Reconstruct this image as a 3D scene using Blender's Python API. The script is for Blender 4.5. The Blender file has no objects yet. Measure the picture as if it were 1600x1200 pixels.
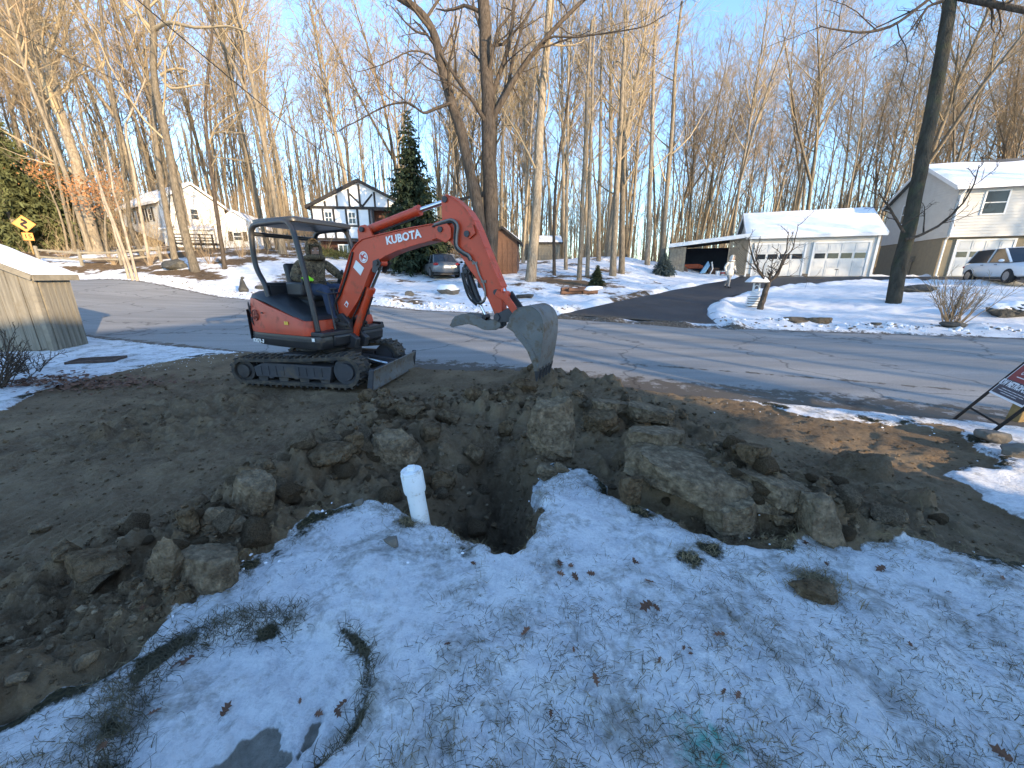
import bpy, bmesh, math, random
import numpy as np
from mathutils import Vector, Matrix, Euler, Quaternion

# ------------------------------------------------------------------ camera, sky, sun, exposure
R = math.radians
scene = bpy.context.scene
F_PX, CAM_H, PITCH = 603.0, 1.55, R(15.7)
CP, SP = math.cos(PITCH), math.sin(PITCH)
cam_d = bpy.data.cameras.new('camera'); cam = bpy.data.objects.new('camera', cam_d)
scene.collection.objects.link(cam); scene.camera = cam
cam.location = (0, 0, CAM_H); cam.rotation_euler = (R(90) - PITCH, 0, 0)
cam_d.sensor_width = 36; cam_d.lens = 36 * F_PX / 1600; cam_d.clip_start = .05; cam_d.clip_end = 1500

SUN_DIR = Vector((.677, -.736, 0)).normalized(); SUN_EL = R(12.5)
world = bpy.data.worlds.new('World'); scene.world = world; world.use_nodes = True
wn, wl = world.node_tree.nodes, world.node_tree.links
sky = wn.new('ShaderNodeTexSky'); sky.sky_type = 'NISHITA'; sky.sun_disc = False
sky.sun_elevation = SUN_EL; sky.sun_rotation = math.atan2(SUN_DIR.x, SUN_DIR.y)
sky.air_density = 1.0; sky.dust_density = .3; sky.ozone_density = 3.0; sky.altitude = 200
wn['Background'].inputs['Strength'].default_value = .15
wl.new(sky.outputs[0], wn['Background'].inputs['Color'])
sun_d = bpy.data.lights.new('sun', 'SUN'); sun = bpy.data.objects.new('sun', sun_d); scene.collection.objects.link(sun)
sun_d.energy = 2.8; sun_d.angle = R(.55); sun_d.color = (1, .76, .47)
sun.rotation_euler = (Vector((SUN_DIR.x * math.cos(SUN_EL), SUN_DIR.y * math.cos(SUN_EL), math.sin(SUN_EL)))).to_track_quat('Z', 'Y').to_euler()
sun.location = (30, -30, 30)
vs = scene.view_settings
vs.view_transform = 'Standard'; vs.look = 'None'; vs.gamma = 1; vs.use_curve_mapping = False; vs.exposure = 2.0
try: scene.display_settings.display_device = 'sRGB'
except Exception: pass
scene.render.engine = 'CYCLES'
scene.cycles.max_bounces = 6; scene.cycles.diffuse_bounces = 3; scene.cycles.glossy_bounces = 2
scene.cycles.use_denoising = True

rng = random.Random(7); nrng = np.random.default_rng(7)
COL = scene.collection

# ------------------------------------------------------------------ where a line of sight meets the land
def ray(u, v):
    a, b = (u - 800) / F_PX, (600 - v) / F_PX
    return np.array([a, CP + b * SP, -SP + b * CP])
def at(u, v, t): return Vector(ray(u, v) * t + [0, 0, CAM_H])
def gp(u, v, z=0.):
    r = ray(u, v); t = (z - CAM_H) / r[2]
    return Vector(r * t + [0, 0, CAM_H])

# ------------------------------------------------------------------ noise
_L = nrng.random((256, 256))
def vnoise(x, y):
    xi = np.floor(x).astype(int); yi = np.floor(y).astype(int)
    fx = x - xi; fy = y - yi
    fx = fx * fx * (3 - 2 * fx); fy = fy * fy * (3 - 2 * fy)
    a = _L[xi & 255, yi & 255]; b = _L[(xi + 1) & 255, yi & 255]
    c = _L[xi & 255, (yi + 1) & 255]; d = _L[(xi + 1) & 255, (yi + 1) & 255]
    return (a * (1 - fx) + b * fx) * (1 - fy) + (c * (1 - fx) + d * fx) * fy
def fbm(x, y, s, octv=4, gain=.5):
    v = 0; amp = 1; tot = 0
    for i in range(octv):
        k = s * 2.03 ** i
        v = v + amp * vnoise(x * k + 17.3 * i, y * k - 9.1 * i); tot += amp; amp *= gain
    return v / tot - .5
def sstep(a, b, x):
    t = np.clip((x - a) / (b - a), 0, 1); return t * t * (3 - 2 * t)
def sdf(poly, x, y):
    """signed distance to a polygon, positive inside"""
    P = np.array(poly, float); n = len(P)
    d = np.full(x.shape, 1e9); ins = np.zeros(x.shape, bool)
    for i in range(n):
        ax, ay = P[i]; bx, by = P[(i + 1) % n]
        ex, ey = bx - ax, by - ay
        t = np.clip(((x - ax) * ex + (y - ay) * ey) / (ex * ex + ey * ey + 1e-12), 0, 1)
        d = np.minimum(d, np.hypot(x - ax - t * ex, y - ay - t * ey))
        c = ((ay > y) != (by > y)) & (x < (bx - ax) * (y - ay) / (by - ay + 1e-12) + ax)
        ins ^= c
    return np.where(ins, d, -d)
def sdline(pts, x, y):
    d = np.full(x.shape, 1e9)
    for (ax, ay), (bx, by) in zip(pts[:-1], pts[1:]):
        ex, ey = bx - ax, by - ay
        t = np.clip(((x - ax) * ex + (y - ay) * ey) / (ex * ex + ey * ey + 1e-12), 0, 1)
        d = np.minimum(d, np.hypot(x - ax - t * ex, y - ay - t * ey))
    return d

# ------------------------------------------------------------------ the lie of the land (thin plate spline through surveyed points)
CPTS = []
for y in (-30, -12, -3, 1, 3.2):
    for x in (-16, -9, -4, 0, 4, 9, 16): CPTS.append((x, y if y < 3 or x < 4 else 2.0, 0.))
CPTS += [(0, 5.9, 0), (5.1, 4.16, 0), (-5.5, 8.15, 0), (-3, 5.6, 0), (-7, 6, 0), (-9.9, 8.2, 0), (-12, 9, .02), (2.5, 3.5, 0)]
CPTS += [(11.8, 8.86, .14), (2.5, 12.4, .27), (-3.6, 14.7, .31), (-13.5, 18.5, .58), (-26, 23.2, 1.32), (-22, 15.2, .9), (-32, 19, 1.5),
         (20, 5.7, .06), (20, 0, .0), (30, 2, .1), (-40, 22, 2.2), (-40, 0, .8), (40, -5, 0), (-40, -25, 0), (40, -25, 0)]
def cpx(u, v, t):
    p = at(u, v, t); CPTS.append((p.x, p.y, p.z))
for a in [(1135, 452, 21), (1395, 472, 13.5), (1187, 483, 13.5), (1105, 498, 12.4), (1560, 443, 19.5), (1578, 488, 11), (930, 447, 19), (830, 440, 20),
          (690, 436, 24), (560, 406, 30), (350, 386, 38), (300, 410, 24), (150, 396, 28), (120, 412, 24), (0, 384, 31), (980, 402, 32), (1040, 432, 27.5),
          (860, 408, 38), (450, 420, 24), (700, 460, 17.5), (600, 460, 17)]: cpx(*a)
GL = Vector((16.9, 29.1, 1.48)); GF = Vector((math.cos(R(22)), -math.sin(R(22)), 0)); GB = Vector((math.sin(R(22)), math.cos(R(22)), 0))
HL = Vector((27.2, 25.9, 1.49)); HF = Vector((math.cos(R(20)), -math.sin(R(20)), 0)); HB = Vector((math.sin(R(20)), math.cos(R(20)), 0))
for p in (GL, GL + GF * 3.5, GL + GF * 7.2, GL + GB * 6, HL, HL + HF * 6, HL + HF * 12, HL + HB * 7): CPTS.append((p.x, p.y, 1.47))
CPTS += [(23, 23, 1.42), (10, 44, 3.2), (30, 45, 2.2), (0, 60, 3.6), (30, 70, 3.4), (60, 40, 2), (60, 75, 3.5), (-20, 45, 5.5), (-45, 40, 6.3), (-45, 75, 11), (-15, 75, 7.5), (-70, 50, 8), (60, 10, .8), (10, 90, 4.5), (45, 20, 1.2)]
_C = np.array(CPTS); _n = len(_C)
def _U(r2): return np.where(r2 < 1e-9, 0., r2 * np.log(r2 + 1e-12))
_d2 = (_C[:, None, 0] - _C[None, :, 0]) ** 2 + (_C[:, None, 1] - _C[None, :, 1]) ** 2
_A = np.zeros((_n + 3, _n + 3)); _A[:_n, :_n] = _U(_d2) + np.eye(_n) * 6.0
_A[:_n, _n] = 1; _A[:_n, _n + 1:] = _C[:, :2]; _A[_n, :_n] = 1; _A[_n + 1:, :_n] = _C[:, :2].T
_W = np.linalg.solve(_A, np.concatenate([_C[:, 2], np.zeros(3)]))
def base_z(x, y):
    x = np.clip(np.asarray(x, float), -70, 70); y = np.clip(np.asarray(y, float), -30, 85)
    z = _W[_n] + _W[_n + 1] * x + _W[_n + 2] * y
    for i in range(_n): z = z + _W[i] * _U((x - _C[i, 0]) ** 2 + (y - _C[i, 1]) ** 2)
    return z
def hit(u, v):
    """line of sight against the base terrain"""
    r = ray(u, v); t0 = .5
    prev = None
    for t in np.geomspace(1.2, 90, 260):
        p = r * t + [0, 0, CAM_H]; g = p[2] - float(base_z(p[0], p[1]))
        if g < 0:
            if prev is None: return Vector(p)
            tp, gpv = prev; tt = tp + (t - tp) * gpv / (gpv - g)
            p = r * tt + [0, 0, CAM_H]; return Vector((p[0], p[1], float(base_z(p[0], p[1]))))
        prev = (t, g)
    return at(u, v, 60)

# road: straight centre line
RC = np.array([1.24, 9.17]); RD = np.array([-.9363, .3511]); RN = np.array([.3511, .9363]); RHW = 3.45
def road_n(x, y): return (x - RC[0]) * RN[0] + (y - RC[1]) * RN[1]
def road_s(x, y): return (x - RC[0]) * RD[0] + (y - RC[1]) * RD[1]

def gpoly(px, z=0.): return [tuple(gp(u, v, z)[:2]) for u, v in px]
DIRT = gpoly([(-420, 640), (0, 638), (60, 610), (150, 585), (205, 573), (270, 560), (340, 553), (400, 550), (560, 560), (650, 572), (700, 576), (850, 580), (960, 600), (1080, 616), (1180, 632), (1290, 655), (1400, 662),
              (1480, 672), (1545, 700), (1555, 725), (1500, 742), (1590, 800), (1680, 850), (1640, 870), (1540, 860), (1440, 846), (1330, 846), (1240, 842), (1110, 832), (1060, 815), (1010, 792), (965, 776),
              (945, 764), (922, 738), (866, 732), (844, 748), (838, 800), (838, 832), (800, 850), (740, 848), (690, 824), (655, 812), (610, 790), (560, 780), (520, 788), (470, 808), (430, 840), (385, 880), (300, 930),
              (230, 970), (190, 1012), (100, 1062), (0, 1105), (-250, 1200), (-700, 1200)])
PIT = gpoly([(648, 812), (640, 775), (655, 722), (700, 684), (770, 664), (835, 690), (862, 715), (895, 738), (868, 764), (846, 800), (842, 832), (805, 850), (740, 848), (690, 826)])
CREV = gpoly([(905, 752), (985, 762), (1060, 790), (1140, 812), (1260, 820), (1330, 838), (1200, 842), (1110, 836), (1050, 812), (985, 786), (930, 768)])
PATCH = gpoly([(120, 1260), (165, 1150), (205, 1075), (255, 1020), (330, 985), (430, 970), (520, 978), (572, 1015), (578, 1065), (560, 1120), (520, 1170), (460, 1260)])
EDGE_L = gpoly([(150, 1230), (180, 1130), (215, 1050), (255, 1010), (330, 982), (400, 972), (460, 968)])
EDGE_R = gpoly([(535, 985), (573, 1015), (578, 1065), (560, 1120), (530, 1165), (490, 1190)])
BARE = gpoly([(300, 1260), (325, 1190), (360, 1145), (410, 1108), (432, 1100), (446, 1130), (462, 1150), (480, 1120), (496, 1108), (494, 1135), (470, 1170), (420, 1210), (390, 1260)])
SPOIL = [(gp(u, v, h * .6)[:2], h, r) for u, v, h, r in [(150, 900, .06, .5), (330, 805, .08, .3), (400, 775, .12, .32), (480, 722, .15, .4), (555, 690, .17, .4), (630, 672, .12, .35), (590, 640, .13, .55), (690, 632, .12, .5), (790, 622, .13, .5),
         (880, 632, .15, .5), (960, 655, .15, .5), (1060, 715, .22, .42), (1140, 755, .2, .35), (1245, 790, .12, .35), (1020, 650, .1, .5), (1300, 760, .06, .5), (300, 640, .03, .9), (840, 588, .10, .35), (930, 596, .06, .4)]]
TUFT = [gp(u, v)[:2] for u, v in [(1275, 905), (1110, 860), (640, 815), (1080, 880), (1000, 800), (1220, 850)]]

CLODS = []
_cr = random.Random(19)
for _k in range(640):
    (_px, _py), _h, _r = _cr.choice(SPOIL)
    if _h < .075 and _cr.random() < .75: continue
    if _cr.random() < .25:
        _g = gp(*_cr.choice([(700, 700), (760, 690), (830, 720), (690, 740), (320, 840), (290, 880), (420, 810), (250, 930), (980, 760), (1060, 780), (1200, 810), (860, 690), (1000, 680), (1350, 800)])); _px, _py, _r = _g.x, _g.y, .3
    _s = .045 + .17 * _cr.random() ** 2.2
    CLODS.append((_px + _cr.gauss(0, _r * .8), _py + _cr.gauss(0, _r * .6), _s, _s * _cr.uniform(.55, 1.), _s * _cr.uniform(.35, .85), _cr.uniform(0, 3.14), _cr.gauss(0, .35), _cr.gauss(0, .35)))
def clodfield(x, y):
    """overlapping tilted lumps of turned earth, as height"""
    shp = x.shape; x = x.ravel(); y = y.ravel(); h = np.zeros(x.size)
    idx = np.nonzero((x > -6) & (x < 6.5) & (y > .5) & (y < 7.5))[0]
    if idx.size == 0: return h.reshape(shp)
    o = np.argsort(x[idx], kind='stable'); idx = idx[o]; xs = x[idx]; ys = y[idx]; hs = np.zeros(xs.size)
    wx = fbm(xs, ys, 7., 3, .6) * .10; wy = fbm(xs + 50, ys, 7., 3, .6) * .10
    for cx, cy, a, b, H, th, tx, ty in CLODS:
        i0, i1 = np.searchsorted(xs, [cx - a * 1.5, cx + a * 1.5])
        if i1 <= i0: continue
        dx = xs[i0:i1] - cx + wx[i0:i1]; dy = ys[i0:i1] - cy + wy[i0:i1]; c, s = math.cos(th), math.sin(th)
        u = np.abs((dx * c + dy * s) / a); v = np.abs((-dx * s + dy * c) / b); d = (u ** 2.6 + v ** 2.6)
        q = H * np.clip(1 - d, 0, 1) ** .45 * (1 + tx * dx / a + ty * dy / a) * (d < 1)
        hs[i0:i1] = np.maximum(hs[i0:i1], q)
    h[idx] = hs; return h.reshape(shp)
TRK = [gpoly([(20, 800), (130, 794), (235, 780)]), gpoly([(20, 822), (130, 816), (240, 800)])]
def detail(x, y):
    """returns height offset and masks: dirt, bare concrete, patch, pit"""
    rn = road_n(x, y)
    wob = fbm(x, y, 1.1, 4) * .45 + fbm(x + 40, y, 5., 3) * .16
    dd = sdf(DIRT, x, y) + fbm(x, y, 2.6, 5, .65) * .9 * sstep(3.3, 4.6, x) + wob * .62 + fbm(x + 3, y + 8, 2.4, 4, .6) * .22
    nearside = (rn < -RHW + 1.1)
    dirt = sstep(-.04, .05, dd) * nearside
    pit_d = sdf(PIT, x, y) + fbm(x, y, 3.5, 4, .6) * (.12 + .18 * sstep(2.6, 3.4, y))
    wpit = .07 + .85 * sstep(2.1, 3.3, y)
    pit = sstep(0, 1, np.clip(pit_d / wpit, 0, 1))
    cr = sstep(-.02, .14, sdf(CREV, x, y) + fbm(x, y, 4., 2) * .06)
    r = np.hypot(x, y + 1.5)
    z = np.zeros_like(x)
    # lawn under thin snow
    fade = np.clip(1 - r / 40, .15, 1)
    z += (fbm(x, y, .5, 3) * .10 + fbm(x, y, 4., 4, .6) * .06 + fbm(x, y, 13., 3, .6) * .034 * np.clip(1 - r / 14, 0, 1) + fbm(x, y, 32., 3, .65) * .028 * np.clip(1 - r / 9, 0, 1)) * fade * (1 - dirt)
    # loose earth
    rough = fbm(x, y, 2.3, 3, .6)
    lump = np.zeros_like(x)
    sp = np.zeros_like(x)
    for (px_, py_), h, rr in SPOIL:
        g = np.exp(-((x - px_) ** 2 + (y - py_) ** 2) / (rr * rr)); sp += h * g; lump = np.maximum(lump, np.clip(g * 1.3, 0, 1))
    sp = sp * .75
    wedge = sstep(.9, .1, sdline(gpoly([(230, 960), (330, 880), (400, 800), (480, 760), (560, 740)]), x, y))
    lump = np.maximum(lump, wedge * .8)
    clod = np.abs(fbm(x, y, 5.5, 4, .62)) * 2
    fine = np.abs(fbm(x + 31, y, 12., 3, .6)) * 2
    zd = -.05 * sstep(.0, 1.1, -(rn + RHW)) + sp + rough * (.05 + .14 * lump) + (clod - .25) * (.035 + .16 * lump) + fbm(x, y, 17., 3, .65) * (.03 + .055 * lump) + (fine - .25) * (.012 + .05 * lump)
    # wheel and track marks on the graded part
    ang = fbm(x, y, .25, 2) * 2
    zd += .008 * np.sin((y * 9 + x * .7 + ang * 6)) * (1 - lump) * sstep(-.2, .2, fbm(x + 9, y, .6, 2) * 4)
    cf = clodfield(x, y); zd += cf * .95 + (np.abs(fbm(x - 7, y + 3, 9., 3, .65)) * 2 - .25) * .07 * sstep(.0, .05, cf) + (fbm(x + 2, y - 3, 26., 2, .6)) * .03 * lump
    for q_ in TRK:
        dt = sdline(q_, x, y); wt = sstep(.13, .09, dt); zd = zd * (1 - wt) + wt * (-.055 + .012 * np.sin(x * 75))
    z = z * (1 - dirt) + zd * dirt
    z = z - pit * (.50 + rough * .40 - clod * .26 - fine * .10) - cr * .33 * (1 - pit)
    # the snow lies 3 cm over the slab of the path and heaps at its rim
    pd = sdf(PATCH, x, y) + fbm(x, y, 6, 3) * .05
    patch = sstep(-.02, .05, pd)
    bare = sstep(-.01, .02, sdf(BARE, x, y) + fbm(x, y, 7, 5, .65) * .17)
    z -= patch * (.045 + .03 * bare)
    er = sstep(-.28, .12, fbm(x, y, 4.5, 4)); eL = np.exp(-((sdline(EDGE_L, x, y) + fbm(x + 5, y, 9, 4) * .09) / .062) ** 2) * er; eR = np.exp(-((sdline(EDGE_R, x, y) + fbm(x + 5, y, 12, 4) * .04) / .022) ** 2) * er
    z -= .03 * np.maximum(eL, eR)
    tuft = np.zeros_like(x)
    for tx, ty in TUFT: tuft = np.maximum(tuft, np.exp(-((x - tx) ** 2 + (y - ty) ** 2) / .012))
    # torn turf near the dig shows through the snow
    torn = np.exp(-np.clip(-dd, 0, 9) / .16) * (1 - dirt) * nearside * sstep(-.12, .16, fbm(x, y + 70, 2.6, 4))
    grass = np.clip(np.maximum(np.maximum(eL * .70, eR * .60), np.maximum(tuft * .6, torn * .7)), 0, 1)
    # roadside heaps, far side, and the ditch under the road sheet
    ar = np.abs(rn)
    bank = np.exp(-((ar - RHW - .75 - .2 * wob) / .38) ** 2)
    z += bank * (.10 + .30 * fbm(x, y, 1.7, 3) + .12 * clod * 0) * (rn > 0)
    z += (rn > RHW + .2) * (fbm(x, y, .35, 4) * .22 + fbm(x + 9, y, 2.2, 4, .6) * .14) * np.clip((rn - RHW) / 3, 0, 1)
    grit = np.exp(-np.clip(ar - RHW + .05, 0, 9) / .30) * (.85 + wob)
    spill = dirt * sstep(.75, .1, rn + RHW + fbm(x, y, 1.6, 4) * 1.3)
    inroad = sstep(RHW + .12, RHW - .02, ar + wob * .12) * (1 - spill)
    z = z + spill * sstep(-RHW, -RHW + .5, rn) * .045
    z = z * (1 - inroad) - .07 * inroad
    leaf = sstep(30, 44, y + .25 * np.abs(x)) * (.55 + 1.2 * fbm(x, y, .22, 3))
    leaf = np.maximum(leaf, sstep(-14.5, -17.5, x) * sstep(RHW + .5, RHW + 2.2, rn) * (.52 + 1.5 * fbm(x, y, .5, 4)))
    leaf = np.maximum(leaf, np.exp(-((x - 3.) / 4.) ** 2 - ((y - 22) / 4.5) ** 2) * (.62 + 1.3 * fbm(x, y, .6, 4)))
    leaf = np.maximum(leaf, (rn > RHW + .6) * (.28 + .9 * fbm(x + 4, y, .45, 4)) * (x < 9))
    return z, dirt, np.clip(bare * patch, 0, 1), grass, np.clip(grit, 0, 1), np.clip(leaf, 0, 1), pit

DRV_L = [hit(872, 492), hit(950, 475), hit(1030, 459), hit(1100, 444), GL - GF * .9 - GB * 2.2, GL - GF * .3 - GB * .06, GL + GF * 3.6 - GB * .06, GL + GF * 7.3 - GB * .06, HL - HF * .5 - HB * .08, HL + HF * 5 - HB * .08, HL + HF * 13 - HB * .08]
DRV_R = [hit(1122, 508), hit(1104, 493), hit(1108, 478), hit(1140, 464), hit(1195, 452), hit(1240, 446), GL + GF * 4.2 - GB * 5.2, GL + GF * 7.5 - GB * 5.2, HL - HF * .3 - HB * 5.6, HL + HF * 4 - HB * 7.5, HL + HF * 13 - HB * 9.5]
DRIVE = [tuple(p[:2]) for p in DRV_L] + [tuple(p[:2]) for p in reversed(DRV_R)]
def ground(x, y):
    x = np.asarray(x, float); y = np.asarray(y, float)
    z, *m = detail(x, y)
    dv = sdf(DRIVE, x, y) + fbm(x, y, 1.3, 3) * .25
    drv = sstep(-.12, .1, dv)
    ridge = np.exp(-((dv + .45) / .3) ** 2)
    z = z * (1 - drv) - .09 * drv + ridge * (.12 + .25 * fbm(x, y, 2.2, 3))
    return base_z(x, y) + z, m
def gz(x, y): return float(ground(np.array([float(x)]), np.array([float(y)]))[0][0])
def ghit(u, v):
    """line of sight against the detailed ground"""
    r = ray(u, v); ts = np.geomspace(1.0, 90, 900)
    P = r[None, :] * ts[:, None]; P[:, 2] += CAM_H
    zz = ground(P[:, 0], P[:, 1])[0]
    i = int(np.argmax(P[:, 2] < zz))
    return Vector((P[i, 0], P[i, 1], zz[i])), float(ts[i])

# ------------------------------------------------------------------ materials
def new_mat(name):
    m = bpy.data.materials.new(name); m.use_nodes = True
    return m, m.node_tree.nodes, m.node_tree.links, m.node_tree.nodes['Principled BSDF']
def ramp(n, stops):
    r = n.new('ShaderNodeValToRGB'); e = r.color_ramp.elements
    while len(e) < len(stops): e.new(.5)
    for i, (p, c) in enumerate(stops): e[i].position = p; e[i].color = (c, c, c, 1) if not isinstance(c, tuple) else (*c, 1)
    return r
def mat(name, col, rough=.6, var=.18, scale=6., metal=0., bump=.0, bscale=None, dirt=None, dirt_amt=.0, dscale=4., spec=.5, rand=0., dist=.02, grain=None):
    """solid colour with mottling, optional dirt layer, optional bump, in object space"""
    m, n, l, b = new_mat(name)
    tc = n.new('ShaderNodeTexCoord'); no = n.new('ShaderNodeTexNoise')
    no.inputs['Scale'].default_value = scale; no.inputs['Detail'].default_value = 6; no.inputs['Roughness'].default_value = .62
    vec = tc.outputs['Object']
    if grain:
        mp_ = n.new('ShaderNodeMapping'); mp_.inputs['Scale'].default_value = grain; l.new(vec, mp_.inputs[0]); vec = mp_.outputs[0]
    l.new(vec, no.inputs['Vector'])
    r = ramp(n, [(.3, tuple(c * (1 - var) for c in col)), (.7, tuple(min(1, c * (1 + var)) for c in col))])
    l.new(no.outputs['Fac'], r.inputs[0]); out = r.outputs[0]
    if dirt:
        d = n.new('ShaderNodeTexNoise'); d.inputs['Scale'].default_value = dscale; d.inputs['Detail'].default_value = 8; d.inputs['Roughness'].default_value = .7
        l.new(tc.outputs['Object'], d.inputs['Vector'])
        dr = ramp(n, [(.62 - dirt_amt * .35, 0.), (.78 - dirt_amt * .25, 1.)]); l.new(d.outputs['Fac'], dr.inputs[0])
        mx = n.new('ShaderNodeMixRGB'); l.new(dr.outputs[0], mx.inputs[0]); l.new(out, mx.inputs[1]); mx.inputs[2].default_value = (*dirt, 1); out = mx.outputs[0]
        mr = n.new('ShaderNodeMixRGB'); l.new(dr.outputs[0], mr.inputs[0]); mr.inputs[1].default_value = (rough,) * 3 + (1,); mr.inputs[2].default_value = (.9,) * 3 + (1,)
        l.new(mr.outputs[0], b.inputs['Roughness'])
    else: b.inputs['Roughness'].default_value = rough
    if rand:
        oi = n.new('ShaderNodeObjectInfo'); hs = n.new('ShaderNodeHueSaturation')
        mp = n.new('ShaderNodeMapRange'); mp.inputs[3].default_value = 1 - rand; mp.inputs[4].default_value = 1 + rand
        l.new(oi.outputs['Random'], mp.inputs[0]); l.new(mp.outputs[0], hs.inputs['Value']); l.new(out, hs.inputs['Color']); out = hs.outputs[0]
    l.new(out, b.inputs['Base Color'])
    b.inputs['Metallic'].default_value = metal; b.inputs['Specular IOR Level'].default_value = spec
    if bump:
        bn = n.new('ShaderNodeTexNoise'); bn.inputs['Scale'].default_value = bscale or scale * 4; bn.inputs['Detail'].default_value = 6
        l.new(vec, bn.inputs['Vector'])
        bp = n.new('ShaderNodeBump'); bp.inputs['Strength'].default_value = bump; bp.inputs['Distance'].default_value = dist
        l.new(bn.outputs['Fac'], bp.inputs['Height']); l.new(bp.outputs[0], b.inputs['Normal'])
    return m

def ground_mat():
    m, n, l, b = new_mat('snow and earth')
    geo = n.new('ShaderNodeNewGeometry')
    def noise(s, d=6, ro=.6, dist=0):
        x = n.new('ShaderNodeTexNoise'); x.inputs['Scale'].default_value = s; x.inputs['Detail'].default_value = d; x.inputs['Roughness'].default_value = ro
        x.inputs['Distortion'].default_value = dist
        l.new(geo.outputs['Position'], x.inputs['Vector']); return x.outputs['Fac']
    def attr(nm):
        a = n.new('ShaderNodeAttribute'); a.attribute_name = nm; return a.outputs['Fac']
    def math_(op, a, c=None, clamp=False):
        x = n.new('ShaderNodeMath'); x.operation = op; x.use_clamp = clamp
        for i, q in enumerate((a, c)):
            if q is None: continue
            if isinstance(q, (int, float)): x.inputs[i].default_value = q
            else: l.new(q, x.inputs[i])
        return x.outputs[0]
    def mix(f, a, c):
        x = n.new('ShaderNodeMixRGB')
        for i, q in ((0, f), (1, a), (2, c)):
            if isinstance(q, tuple): x.inputs[i].default_value = (*q, 1)
            else: l.new(q, x.inputs[i])
        return x.outputs[0]
    def rmp(f, *st):
        r = ramp(n, list(st)); l.new(f, r.inputs[0]); return r.outputs[0]
    # earth
    e1 = rmp(noise(1.6, 8, .65), (.3, (.098, .062, .033)), (.5, (.185, .125, .070)), (.72, (.29, .21, .122)))
    e2 = mix(rmp(noise(34, 5, .7), (.45, 0.), (.75, .6)), e1, (.31, .24, .16))
    e3 = mix(rmp(noise(.7, 3), (.5, 0.), (.7, .6)), e2, (.215, .155, .095))
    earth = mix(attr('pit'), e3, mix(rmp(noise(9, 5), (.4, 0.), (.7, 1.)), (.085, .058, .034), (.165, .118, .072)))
    # snow, thin and granular, with old grass under it
    snow = rmp(math_('ADD', math_('MULTIPLY', noise(2.5, 6, .6), .5), math_('MULTIPLY', noise(55, 6, .75), .5)), (.36, (.60, .62, .66)), (.52, (.86, .87, .89)))
    gr = rmp(noise(40, 5, .7), (.3, (.055, .048, .024)), (.55, (.13, .105, .058)), (.75, (.22, .18, .11)))
    thin = rmp(math_('ADD', math_('MULTIPLY', noise(3.2, 9, .72, .6), .72), math_('MULTIPLY', noise(26, 5, .7), .28)), (.485, 0.), (.55, .33), (.64, .78))
    thin = mix(attr('far'), thin, (0, 0, 0))
    gm = math_('ADD', math_('MULTIPLY', attr('grass'), 1.25), math_('SUBTRACT', noise(14, 6, .75), .52), True)
    gm = rmp(gm, (.38, 0.), (.55, 1.))
    c = mix(thin, snow, gr); c = mix(gm, c, mix(rmp(noise(60, 3), (.4, 0.), (.7, 1.)), (.022, .022, .010), (.075, .062, .03)))
    # grit thrown up by ploughs
    gritm = rmp(math_('ADD', math_('MULTIPLY', attr('grit'), .9), math_('MULTIPLY', math_('SUBTRACT', noise(7, 8, .8), .5), 1.7)), (.42, 0.), (.62, 1.))
    c = mix(gritm, c, mix(rmp(noise(20, 4), (.4, 0.), (.6, 1.)), (.05, .043, .034), (.16, .14, .115)))
    # fallen leaves of the woods, snow between
    lf = rmp(math_('ADD', attr('leaf'), math_('MULTIPLY', math_('SUBTRACT', noise(1.6, 8, .7), .5), 1.3)), (.35, 0.), (.5, 1.))
    c = mix(lf, c, rmp(noise(5, 5, .7), (.3, (.07, .045, .025)), (.7, (.20, .135, .075))))
    # scraps of snow left on the earth
    sc = math_('ADD', attr('dirt'), math_('MULTIPLY', math_('SUBTRACT', noise(6.5, 8, .72), .5), 1.25))
    dm = rmp(sc, (.42, 0.), (.56, 1.))
    c = mix(dm, c, earth)
    bare = rmp(math_('ADD', attr('bare'), math_('MULTIPLY', math_('SUBTRACT', noise(12, 5), .5), .5)), (.4, 0.), (.6, 1.))
    c = mix(bare, c, rmp(noise(30, 6, .7), (.3, (.21, .195, .165)), (.7, (.34, .32, .28))))
    pa = n.new('ShaderNodeVectorMath'); pa.operation = 'DISTANCE'; g0 = gp(1110, 1175); pa.inputs[1].default_value = g0
    l.new(geo.outputs['Position'], pa.inputs[0])
    pm = math_('MULTIPLY', rmp(math_('ADD', pa.outputs['Value'], math_('MULTIPLY', math_('SUBTRACT', noise(9, 6, .8), .5), .55)), (.02, .85), (.13, 0.)), rmp(noise(30, 4), (.3, .2), (.6, 1.)))
    c = mix(pm, c, (.03, .42, .33))
    l.new(c, b.inputs['Base Color']); b.inputs['Roughness'].default_value = .85; b.inputs['Specular IOR Level'].default_value = .25
    bp = n.new('ShaderNodeBump'); bp.inputs['Strength'].default_value = .85; bp.inputs['Distance'].default_value = .04
    l.new(math_('ADD', noise(30, 8, .72), math_('MULTIPLY', noise(120, 4, .7), .3)), bp.inputs['Height']); l.new(bp.outputs[0], b.inputs['Normal'])
    return m

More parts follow.
